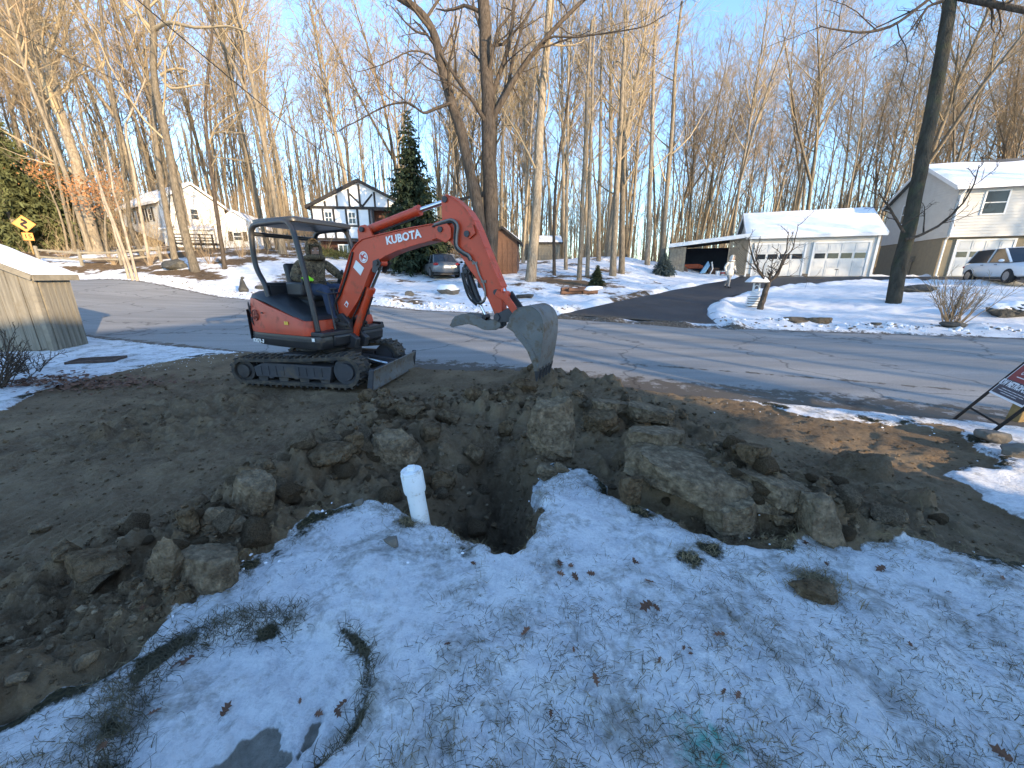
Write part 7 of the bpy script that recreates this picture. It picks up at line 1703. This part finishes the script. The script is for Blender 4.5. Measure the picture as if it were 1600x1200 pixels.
for o in [o for o in COL.objects if o.name.startswith('boulder') and any(k in o['label'] for k in ('snow capped', 'snow on top'))]:
    me = o.data; P = np.array([v.co[:] for v in me.vertices]); mb = MB(); fs = []; zt_ = P[:, 2].max()
    for p in me.polygons:
        if p.normal.z > .35 and p.center.z > .25 * zt_: fs.append(tuple(p.vertices))
    us = sorted({i for f in fs for i in f}); mp = {i: k for k, i in enumerate(us)}; mb.add([Vector(P[i]) * 1.02 + Vector((0, 0, .02)) for i in us], [tuple(mp[i] for i in f) for f in fs])
    if fs: s_ = mb.build('snow_cap', M['snow'], o, smooth=180); sd = s_.modifiers.new('t', 'SOLIDIFY'); sd.thickness = .04
# dark stump-like garden stone behind the excavator
p, t = ghit(381, 455)
st_ = empty('garden_ornament', p, 0, 'small dark upright garden figure on the snow at the far road edge', 'ornament')
mb = MB(); mb.lathe([(.20, -.05), (.22, .06), (.17, .16), (.13, .28), (.10, .40), (.06, .52), (.03, .58)], 14); mb.build('body', M['boulder'], st_, smooth=180); mb = MB(); mb.ball((.05, 0, .60), (.09, .07, .06), 10, 7); mb.build('top', M['boulder'], st_, smooth=180)
# ================================================================== SIGNS, FENCE, PIPE AND OTHER SMALL THINGS
# --- bend sign with its speed plate
p, t = ghit(53, 398)
rs = empty('road_sign', p, R(42), 'amber diamond winding road sign with a 15 plate on a wooden post', 'road sign')
mb = MB(); mb.box((0, .03, .85), (.09, .09, 1.9)); mb.build('post', M['postyellow'], rs)
zc = 2.05
mb = MB(); mb.prism([(0, zc - .56), (.56, zc), (0, zc + .56), (-.56, zc)], -.035, -.022); fc = mb.build('diamond_face', M['signyellow'], rs)
mb = MB(); q = [(0, zc - .52), (.52, zc), (0, zc + .52), (-.52, zc)]
for a, b in zip(q, q[1:] + q[:1]): mb.bar((a[0], -.0365, a[1]), (b[0], -.0365, b[1]), .014, .003, (0, -1, 0))
mb.build('border_line', M['signblack'], fc)
path = [(.02, -.34), (.02, -.20), (-.10, -.11), (-.10, .0), (.09, .09), (.09, .17), (-.02, .25)]; P = []
for i in range(len(path) - 1):
    a, b = path[max(0, i - 1)], path[i]; c, d = path[i + 1], path[min(len(path) - 1, i + 2)]
    for j in range(5):
        t_ = j / 5; P.append(tuple(.5 * ((2 * b[k]) + (c[k] - a[k]) * t_ + (2 * a[k] - 5 * b[k] + 4 * c[k] - d[k]) * t_ * t_ + (3 * b[k] - a[k] - 3 * c[k] + d[k]) * t_ ** 3) for k in (0, 1)))
P.append(path[-1]); mb = MB()
L_, R_ = [], []
for i, a in enumerate(P):
    d = Vector(P[min(len(P) - 1, i + 1)]) - Vector(P[max(0, i - 1)]); d.normalize(); n = Vector((-d.y, d.x)) * .075; L_.append((a[0] + n.x, a[1] + n.y)); R_.append((a[0] - n.x, a[1] - n.y))
vs = []; 
for l_, r_ in zip(L_, R_): vs += [(l_[0], -.038, zc + l_[1]), (r_[0], -.038, zc + r_[1])]
mb.add(vs, [(2 * i, 2 * i + 1, 2 * i + 3, 2 * i + 2) for i in range(len(P) - 1)])
mb.add([(.11, -.0385, zc + .24), (-.11, -.0385, zc + .17), (-.08, -.0385, zc + .40)], [(0, 2, 1)]); mb.build('winding_arrow', M['signblack'], fc)
mb = MB(); mb.box((0, -.028, 1.20), (.52, .014, .52)); pl = mb.build('speed_plate', M['signyellow'], rs, bevel=.004)
text('15', .40, M['signblack'], pl, (0, -.037, 1.20), (R(90), 0, 0), .001, 1.0, bold=.008)
mb = MB(); 
for a, b in (((-.235, .965), (.235, .965)), ((.235, .965), (.235, 1.435)), ((.235, 1.435), (-.235, 1.435)), ((-.235, 1.435), (-.235, .965))): mb.bar((a[0], -.0365, a[1]), (b[0], -.0365, b[1]), .012, .003, (0, -1, 0))
mb.build('border_line', M['signblack'], pl)
# --- split rail fence
fp = [ghit(u, v)[0] for u, v in ((62, 410), (129, 416), (190, 414), (252, 409))]
fe = empty('rail_fence', fp[0], 0, 'weathered split rail fence along the far road bank at the left', 'fence')
for q in fp: mb = MB(); b = q - fp[0]; mb.bar(b + Vector((0, 0, -.2)), b + Vector((.02, 0, .95)), .13, .13, (1, 0, 0)); mb.build('post', M['greywood'], fe, bevel=.02)
for a, b in zip(fp[:-1], fp[1:]):
    for zz in (.35, .75): mb = MB(); mb.bar(a - fp[0] + Vector((0, 0, zz + rng.uniform(-.05, .05))), b - fp[0] + Vector((0, 0, zz + rng.uniform(-.05, .05))), .07, .12); mb.build('rail', M['greywood'], fe, bevel=.015)
# --- tilted estate agent's sign
A = gp(1486, 652); B = gp(1530, 682); A.z = gz(A.x, A.y); B.z = gz(B.x, B.y)
xv = Vector((B.x - A.x, B.y - A.y, 0)).normalized(); hn = Vector((-xv.y, xv.x, 0)); yv = (hn * math.sin(R(28)) + Vector((0, 0, 1)) * math.cos(R(28))).normalized(); zv = xv.cross(yv); wS = (B - A).length
ys = empty('yard_sign', A, 0, 'dark red and navy yard sign in a black frame leaning over at the right edge', 'sign')
ys.matrix_basis = Matrix((( xv.x, yv.x, zv.x, A.x), (xv.y, yv.y, zv.y, A.y), (xv.z, yv.z, zv.z, A.z), (0, 0, 0, 1)))
for xx, l0 in ((0, -.18), (wS, -.18)): mb = MB(); mb.bar((xx, l0, 0), (xx, 1.35, 0), .028, .02, (0, 0, 1)); mb.build('frame_leg', M['signblack'], ys, bevel=.002)
for yy in (.24, 1.3): mb = MB(); mb.bar((0, yy, 0), (wS, yy, 0), .02, .016, (0, 0, 1)); mb.build('frame_bar', M['signblack'], ys)
y0, y1 = .46, 1.25; x0, x1 = .02, wS - .02
mb = MB(); mb.box(((x0 + x1) / 2, (y0 + y1) / 2, .004), (x1 - x0, y1 - y0, .008)); pn = mb.build('sign_panel', M['signwhite'], ys)
mb = MB(); mb.box(((x0 + x1) / 2, y0 + .105, .0095), (x1 - x0 - .03, .17, .002)); mb.build('navy_band', M['signnavy'], pn)
mb = MB(); mb.box(((x0 + x1) / 2, (y0 + .19 + y1 - .02) / 2, .0095), (x1 - x0 - .03, y1 - y0 - .21, .002)); mb.build('red_field', M['signred'], pn)
cx = (x0 + x1) / 2; rt = (0, 0, 0)
text('KW METROPOLITAN', .088, M['signwhite'], pn, (cx, y0 + .145, .0118), rt, .0006, .74, bold=.003)
for k, (w_, yy) in enumerate(((.40, .088), (.46, .066), (.30, .045))):
    n_ = int(w_ / .022)
    for i in range(n_): pass
    mb = MB(); [mb.box((cx - w_ / 2 + .022 * (i + .5), y0 + yy, .0112), (.015 if i % 4 else .006, .007, .001)) for i in range(n_)]; mb.build('fine_print', M['signwhite'], pn)
for k, (s_, yy) in enumerate((('C 302.530.3', .345), ('O 973.538.1110', .285))): text(s_, .056, M['signwhite'], pn, (cx, y0 + yy, .0118), rt, .0006, .95, bold=.001)
mb = MB(); mb.box((cx, y0 + .235, .0112), (.36, .008, .001)); mb.build('underline', M['signwhite'], pn)
text('Catherine', .07, M['signwhite'], pn, (cx, y0 + .415, .0118), rt, .0006, 1.0, bold=.001); text('HOME', .15, M['signwhite'], pn, (cx, y0 + .56, .0118), rt, .0006, 1.0, bold=.004)
p, t = ghit(1584, 664); po = empty('wooden_post', p, R(10), 'short yellowish wooden post behind the tilted yard sign', 'post'); mb = MB(); mb.box((0, 0, .10), (.11, .11, .42), None, (0, R(9), 0)); mb.build('post', M['postyellow'], po, bevel=.012)
mb = MB(); mb.add([(.02, -.05, .318), (.095, -.05, .306), (.095, .05, .306), (.02, .05, .318)], [(0, 1, 2, 3)]); mb.build('post_top', M['greywood'], po)
# --- white cleanout pipe
b0 = gp(655, 812, -.0); tp = empty('drain_pipe', (b0.x, b0.y + .03, 0), 0, 'white plastic drain pipe with a screw cap standing at the edge of the pit', 'pipe'); tp.rotation_euler = (R(1.5), R(-5.5), 0)
mb = MB(); mb.lathe([(.0575, -.6), (.0575, .30)], 32); mb.build('pipe', M['pvc'], tp, smooth=40)
mb = MB(); mb.lathe([(.0585, .195), (.068, .20), (.071, .215), (.071, .33), (.069, .336), (.062, .338)], 32); hb = mb.build('hub', M['pvc'], tp, smooth=40)
mb = MB(); mb.lathe([(.066, .338), (.0665, .352), (.062, .356), (.0, .356)][:3], 32); cp_ = mb.build('screw_cap', M['pvc'], tp, smooth=40)
mb = MB(); mb.box((0, 0, .366), (.046, .046, .03)); mb.build('square_plug', M['pvc'], cp_, bevel=.004)
# --- storm drain
p = gp(152, 563); dr = empty('drain_grate', (p.x, p.y, gz(p.x, p.y) + .02), R(20), 'rusty iron drain grate in the snow before the plank shed', 'drain grate')
dr.scale = (.68, .68, 1); bb = MB(); bb.box((0, 0, 0), (.03, .56, .014)); bme = bb.mesh('bar', M['rust'])
for k in range(12): o = link(bpy.data.objects.new('bar', bme), dr); o.location = (-.44 + .08 * k, 0, 0)
mb = MB()
for yy in (-.30, .30): mb.box((0, yy, 0), (1.0, .05, .045))
for xx in (-.50, .50): mb.box((xx, 0, .001), (.05, .65, .045))
mb.build('frame', M['rust'], dr); mb = MB(); mb.box((0, 0, -.045), (.96, .6, .02)); mb.build('pit_floor', M['signblack'], dr)  # black sheet close under the bars, painted shade of the drain shaft
# --- garden tower: a slatted wishing well
p, t = ghit(1176, 479); ww = empty('wishing_well', p, R(-15), 'white slatted garden wishing well with a snow covered roof on the snowy island', 'wishing well')
for k in range(4):
    w_ = .40 - .02 * k; z = .04 + .085 * k
    for s2 in (-1, 1):
        mb = MB(); mb.box((0, s2 * w_ / 2, z), (w_, .02, .06)); mb.build('slat', M['whitetrim'], ww); mb = MB(); mb.box((s2 * w_ / 2, 0, z), (.02, w_ - .03, .06)); mb.build('slat', M['whitetrim'], ww)
mb = MB(); mb.box((0, 0, .16), (.30, .30, .34)); mb.build('core', M['timber'], ww)
for k in range(3): mb = MB(); mb.box((.02, 0, .38 + .06 * k), (.24, .24, .035)); mb.build('slat', M['whitetrim'], ww)
for s2 in (-1, 1): mb = MB(); mb.box((.02 + s2 * .09, 0, .66), (.045, .06, .36)); mb.build('post', M['whitetrim'], ww)
mb = MB(); mb.tube([(.02 - .085, -.02, .56), (.02 - .06, -.02, .68), (.02, -.02, .72), (.02 + .06, -.02, .68), (.02 + .085, -.02, .56)], .02, 8); mb.build('arch', M['whitetrim'], ww)
mb = MB(); mb.prism([(-.30, .80), (.32, .80), (.20, .92), (.05, 1.0), (-.12, .97)], -.26, .26); rf = mb.build('roof', M['greywood'], ww, bevel=.01); mb = MB(); mb.prism([(-.33, .815), (.35, .815), (.22, .96), (.05, 1.045), (-.14, 1.01)], -.29, .29); mb.build('snow_cap', M['snow'], rf, bevel=.05, seg=3)
# --- snowy log pile in the yard
p, t = ghit(905, 460); lp = empty('log_pile', p, R(12), 'low pile of split logs under snow beside the cone shaped shrub', 'log pile')
for k, (x, y, z, l) in enumerate(((-.45, 0, .08, .8), (.1, .05, .08, .9), (-.2, -.12, .2, .7), (.5, -.02, .09, .7), (.25, .0, .24, .6), (-.55, .1, .22, .5))): mb = MB(); mb.tube([(x - l / 2, y, z), (x + l / 2, y + .04, z)], [.085, .08], 9); mb.build('log', M['brownwood'], lp, smooth=40)
sn = rock_mesh(5, sub=3); sn.materials.append(M['snow']); o = link(bpy.data.objects.new('snow_cap', sn), lp); o.location = (.6, .05, .24); o.scale = (1.0, .5, .22)
# --- bits of the yards
for u, v, w, lab in [(1240, 421 + 8, 0, None)]: pass
p, t = ghit(1086, 468); pp_ = MB(); pp_.add([(-.16, -.10, .03), (.16, -.12, .035), (.18, .1, .03), (-.14, .12, .035), (-.16, -.10, .02), (.16, -.12, .02), (.18, .1, .02), (-.14, .12, .02)], [(0, 1, 2, 3), (7, 6, 5, 4), (0, 4, 5, 1), (1, 5, 6, 2), (2, 6, 7, 3), (3, 7, 4, 0)])
o = pp_.build('snow_lump', M['snow']); o.location = p + Vector((0, 0, .03)); tag(o, 'small flat lump of snow lying on the black driveway', 'snow lump')
p, t = ghit(1575, 450 + 8)

# ================================================================== LEAVES, GRASS, CRUMBS
def leaf_mesh(seed):
    r = random.Random(seed); out = []
    lob = [(0, 0), (.10, .05), (.16, .22), (.08, .26), (.24, .46), (.10, .50), (.22, .74), (.08, .74), (.0, 1.0)]
    pts = [(x, y) for x, y in lob] + [(-x * r.uniform(.8, 1.1), y * r.uniform(.95, 1.03)) for x, y in reversed(lob[1:-1])]
    vs = [(x * 1.5, y - .5, .28 * abs(x) ** 1.2 * r.uniform(.6, 2.2) * 2 + .28 * (y - .5) ** 2 * r.choice((1, 1, -.3))) for x, y in pts]; n = len(vs)
    mid = [(0, y - .5, .02 + .28 * (y - .5) ** 2) for y in (.12, .3, .5, .7, .88)]
    vs2 = vs + mid; k = n; fs = []
    R_ = list(range(0, 9)); Lf = [0] + list(range(n - 1, 8, -1)) + []
    mids = [0, k, k, k + 1, k + 1, k + 2, k + 3, k + 4, 8]
    def strip(side, flip):
        for i in range(8):
            a, b = side[i], side[i + 1]; c, d = mids[i + 1], mids[i]; f = [q for j, q in enumerate((a, b, c, d)) if q not in (a, b, c, d)[:j]]
            if len(f) >= 3: fs.append(tuple(f if not flip else f[::-1]))
    strip(R_, False); strip(Lf + ([8] if Lf[-1] != 8 else []), True)
    st = len(vs2); vs2 += [(-.015, -.5, .05), (.015, -.5, .05), (.01, -.75, .08), (-.01, -.75, .08)]; fs.append((st, st + 1, st + 2, st + 3))
    me = bpy.data.meshes.new('fallen_leaf'); me.from_pydata(vs2, [], fs); me.materials.append(M['deadleaf']); me.update(); return me
LM = [leaf_mesh(k) for k in range(5)]
LP = [(640 + x / 2.5, 780 + y / 2.5, s_) for x, y, s_ in [(585, 260, 18), (630, 272, 15), (645, 310, 17), (705, 300, 16), (592, 302, 15), (935, 335, 22), (920, 430, 26), (965, 432, 14), (455, 525, 22), (1205, 540, 20), (725, 720, 20), (885, 255, 12), (640, 595, 10), (1280, 780, 16), (1550, 180, 17), (250, 260, 12), (1070, 590, 10), (1095, 615, 9), (975, 640, 12), (1095, 595, 10)]]
LP += [(160, 1175, 22), (292, 1038, 24), (278, 1042, 18), (534, 1108, 20), (530, 1120, 18), (500, 1124, 18), (356, 1112, 22), (244, 1116, 18), (1258, 852, 16), (1310, 856, 14), (1374, 892, 18), (1290, 885, 12), (990, 880, 12), (1480, 930, 12), (1565, 905, 12), (1560, 1180, 28), (995, 772, 9), (470, 1100, 10), (225, 958, 12), (1420, 1010, 12), (1130, 1085, 12), (700, 1010, 12), (860, 1120, 14)]
for k, (u, v, s_) in enumerate(LP):
    p, t = ghit(u, v); o = bpy.data.objects.new('fallen_leaf', LM[k % 5]); COL.objects.link(o); sc = s_ * t / F_PX * .95
    o.location = p + Vector((0, 0, .008 + sc * .08)); o.scale = (sc,) * 3; o.rotation_euler = (rng.uniform(-.5, .5), rng.uniform(-.5, .5), rng.uniform(0, 6.28)); tag(o, 'curled brown oak leaf lying on the snow of the near lawn', 'leaf', 'fallen leaves on the near lawn')
def blades(name, P, L, W, lean, m, lab, seed, kind='grass'):
    """bent blades: P (n,2) roots, L lengths, lean 0 upright .. 1 flat"""
    r = np.random.default_rng(seed); n = len(P); z = ground(P[:, 0], P[:, 1])[0]; az = r.uniform(0, 6.283, n); d = np.stack([np.cos(az), np.sin(az)], 1); sd = np.stack([-d[:, 1], d[:, 0]], 1)
    bnd = r.normal(0, .45, n); V = np.zeros((n, 8, 3)); le = np.clip(lean + r.normal(0, .15, n), .05, .99)
    for k in range(4):
        f = k / 3; h = L * f * (1 - le) * (1.2 - .5 * f) + L * .22 * np.sin(f * math.pi) * le; o_ = L * f * le ** .7; bend = bnd * L * f * f
        c = np.concatenate([P + d * o_[:, None] + sd * (np.asarray(bend) * np.ones(n))[:, None] * .6, (z - .004 + h)[:, None]], 1); w = (W * (1 - .75 * f))[:, None]
        V[:, 2 * k, :2] = c[:, :2] - sd * w / 2; V[:, 2 * k + 1, :2] = c[:, :2] + sd * w / 2; V[:, 2 * k:2 * k + 2, 2] = c[:, 2:3]
    # keep flat ones above the surface
    G = ground(V[..., 0].ravel(), V[..., 1].ravel())[0].reshape(n, 8); V[..., 2] = np.maximum(V[..., 2], G + .002)
    i = np.arange(n)[:, None] * 8; F_ = np.concatenate([i + np.array([[2 * k, 2 * k + 1, 2 * k + 3, 2 * k + 2]]) for k in range(3)], 0)
    o = np_mesh(name, V.reshape(-1, 3), F_, m); tag(o, lab, kind, kind='stuff'); return o
def scatter_px(n, seed, v0, v1, u0=-80, u1=1680, pw=1.):
    r = np.random.default_rng(seed); u = r.uniform(u0, u1, n); v = v0 + (v1 - v0) * r.random(n) ** pw
    b = (600 - v) / F_PX; a = (u - 800) / F_PX; zd = -SP + b * CP; t = -CAM_H / zd; return np.stack([a * t, (CP + b * SP) * t], 1), t
C_, t = scatter_px(2000, 31, 745, 1290, pw=.9); m_ = ground(C_[:, 0], C_[:, 1])[1]; keep = (m_[0] < .3) & (m_[1] < .2) & (sdf(PATCH, C_[:, 0], C_[:, 1]) < 0); C_ = C_[keep]
r_ = np.random.default_rng(5); cl = fbm(C_[:, 0], C_[:, 1], 1.3, 3); C_ = C_[cl > .0 + .12 * (r_.random(len(C_)) - .5)]
k = r_.integers(2, 8, len(C_)); P = np.repeat(C_, k, 0) + r_.normal(0, .028, (k.sum(), 2)); n = len(P)
blades('grass_blades', P, r_.uniform(.012, .07, n) * (.6 + .8 * r_.random(n)), r_.uniform(.0012, .0030, n), .90, M['grass'], 'thin dark grass blades poking flat out of the near snow', 1)
P2 = P[r_.random(n) < .45] + r_.normal(0, .05, ((r_.random(n) < .45).sum(), 2))[:1] ; n2 = len(P2)
blades('dry_grass_blades', P2, r_.uniform(.02, .06, n2), r_.uniform(.0015, .003, n2), .9, M['straw'], 'dry straw coloured blades lying in the near snow', 2)
def along(px, n, sg, seed):
    Q = np.array(px); r = np.random.default_rng(seed); s = np.concatenate([[0], np.cumsum(np.hypot(*np.diff(Q, axis=0).T))]); t = r.uniform(0, s[-1], n)
    return np.stack([np.interp(t, s, Q[:, 0]), np.interp(t, s, Q[:, 1])], 1) + r.normal(0, sg, (n, 2))
P = np.concatenate([along(EDGE_L, 2100, .05, 1), along(EDGE_R, 450, .02, 2)]); n = len(P); blades('edging_grass', P, r_.uniform(.03, .085, n), r_.uniform(.0018, .0035, n), .62, M['grass'], 'band of dark matted grass edging the snowy path', 3)
tu = np.array(TUFT); P = np.concatenate([np.repeat(tu, 90, 0) + r_.normal(0, .05, (90 * len(tu), 2)), np.array(gp(1278, 918)[:2]) + r_.normal(0, .075, (420, 2))]); n = len(P); blades('grass_tufts', P, r_.uniform(.04, .10, n), r_.uniform(.002, .004, n), .6, M['straw'], 'dry grass tufts at the torn edge of the lawn', 4)
ed = gpoly([(1640, 868), (1540, 862), (1440, 848), (1330, 848), (1240, 844), (1110, 834), (1060, 817), (1010, 794), (960, 778), (925, 770), (880, 744), (852, 762), (844, 800), (840, 832), (800, 852), (740, 850), (690, 826), (655, 814), (610, 792), (560, 782), (520, 790), (470, 810), (430, 842), (385, 882), (300, 932), (230, 972), (190, 1014)])
P = along(ed, 3000, .07, 5); n = len(P); blades('torn_edge_grass', P, r_.uniform(.02, .075, n), r_.uniform(.0016, .0032, n), .8, M['straw'], 'dry torn grass along the edge where lawn meets dirt', 6)
SL = gpoly([(1000, 720), (1240, 780), (1330, 800), (1100, 700), (1250, 700), (1400, 740), (1500, 800)], .15); P = along(SL, 260, .12, 7); n = len(P); blades('loose_straw', P, r_.uniform(.05, .16, n), r_.uniform(.0018, .003, n), .8, M['straw'], 'loose straw and roots over the turned earth at right', 8)
# clods and pebbles
def crumbs(name, P, S, m, lab, seed, cat='earth', flat=.7):
    bm = bmesh.new(); bmesh.ops.create_icosphere(bm, subdivisions=1, radius=1); B0 = np.array([v.co[:] for v in bm.verts]); F0 = np.array([[v.index for v in f.verts] for f in bm.faces]); bm.free()
    r = np.random.default_rng(seed); n = len(P); kinds = [B0 * (1 + r.normal(0, .17, (len(B0), 1))) * np.array([1, r.uniform(.6, 1), r.uniform(.5, .85)]) for _ in range(24)]
    z = ground(P[:, 0], P[:, 1])[0]; V = np.zeros((n, len(B0), 3)); ki = r.integers(0, 24, n); a = r.uniform(0, 6.283, n); K = np.array(kinds)[ki]
    c, s = np.cos(a)[:, None], np.sin(a)[:, None]; V[..., 0] = (K[..., 0] * c - K[..., 1] * s) * S[:, None] + P[:, 0:1]; V[..., 1] = (K[..., 0] * s + K[..., 1] * c) * S[:, None] + P[:, 1:2]; V[..., 2] = K[..., 2] * S[:, None] * flat * 1.2 + (z + S * .25)[:, None]
    F_ = (np.arange(n)[:, None, None] * len(B0) + F0[None]).reshape(-1, 3); o = np_mesh(name, V.reshape(-1, 3), F_, m); tag(o, lab, cat, kind='stuff')
    o.data.polygons.foreach_set('use_smooth', np.ones(len(o.data.polygons), bool)); o.data.set_sharp_from_angle(angle=R(32)); return o
P, t = scatter_px(24000, 41, 570, 1100, pw=1.25); d_ = ground(P[:, 0], P[:, 1])[1][0]; sp_ = np.zeros(len(P))
for (sx_, sy_), h, rr in SPOIL: sp_ = np.maximum(sp_, np.exp(-((P[:, 0] - sx_) ** 2 + (P[:, 1] - sy_) ** 2) / (rr * rr * 1.6)) * min(1, h * 8))
wd = np.exp(-(sdline(gpoly([(100, 960), (240, 930), (330, 880), (400, 800), (480, 750)]), P[:, 0], P[:, 1]) / .3) ** 2); sp_ = np.maximum(sp_, wd); pd_ = sdf(PIT, P[:, 0], P[:, 1]) > 0; sp_ = np.maximum(sp_, pd_ * .6)
keep = (d_ > .6) & (r_.random(len(P)) < .25 + .75 * sp_); P, t, sp_ = P[keep], t[keep], sp_[keep]; S = (1.2 + 7.5 * r_.random(len(P)) ** 3. * (.22 + 1.0 * sp_)) * t / F_PX
big = r_.random(len(P)) < .6
crumbs('earth_clods', P[big], S[big] * 1.25, M['clod'], 'crumbled earth clods scattered over the dug ground', 1); crumbs('pebbles', P[~big], S[~big] * .9, M['rock'], 'small stones mixed into the dug ground', 2)
P = np.concatenate([along(ed, 90, .12, 15), along(gpoly([(1080, 618), (1290, 650), (1480, 670), (1560, 700)]), 60, .2, 16), along(gpoly([(200, 575), (340, 555), (420, 556)]), 160, .3, 17)]); S = r_.uniform(.003, .009, len(P)) * (1 + r_.random(len(P)) ** 4)
crumbs('snow_crumbs', P, S, M['snow'], 'crumbs of snow along the edge of the dirt', 3, 'snow')
# gravel and lumps in the far roadside heaps
s_ = r_.uniform(-16, 24, 900); nn = RHW + .25 + np.abs(r_.normal(0, .38, 900)); P = RC + RD * s_[:, None] + RN * nn[:, None]; P = P[(sdf(DRIVE, P[:, 0], P[:, 1]) < .1)]
h_ = r_.random(len(P)) < .5; crumbs('snow_lumps', P[h_], r_.uniform(.02, .075, h_.sum()), M['snow'], 'ploughed lumps of snow along the far road edge', 4, 'snow'); crumbs('road_grit', P[~h_], r_.uniform(.012, .05, (~h_).sum()), M['stone'], 'grit and stones along the far road edge', 5, 'gravel')
# leaf litter by the bush
r2 = np.random.default_rng(9); n = 700; c = gpoly([(105, 597)])[0]; P = np.array(c) + np.stack([r2.normal(0, .75, n), r2.normal(0, .22, n)], 1); z = ground(P[:, 0], P[:, 1])[0] + r2.uniform(.0, .05, n); V = np.zeros((n, 4, 3)); a = r2.uniform(0, 6.28, n); s_ = r2.uniform(.025, .055, n)
for k in range(4): V[:, k, 0] = P[:, 0] + np.cos(a + k * 1.57) * s_ * (1 if k % 2 else .6); V[:, k, 1] = P[:, 1] + np.sin(a + k * 1.57) * s_ * (1 if k % 2 else .6); V[:, k, 2] = z + r2.uniform(0, .035, n)
tag(np_mesh('leaf_litter', V.reshape(-1, 3), np.arange(n * 4).reshape(n, 4), M['deadleaf']), 'drift of dead brown leaves beside the dark tangled shrub', 'leaves', kind='stuff')
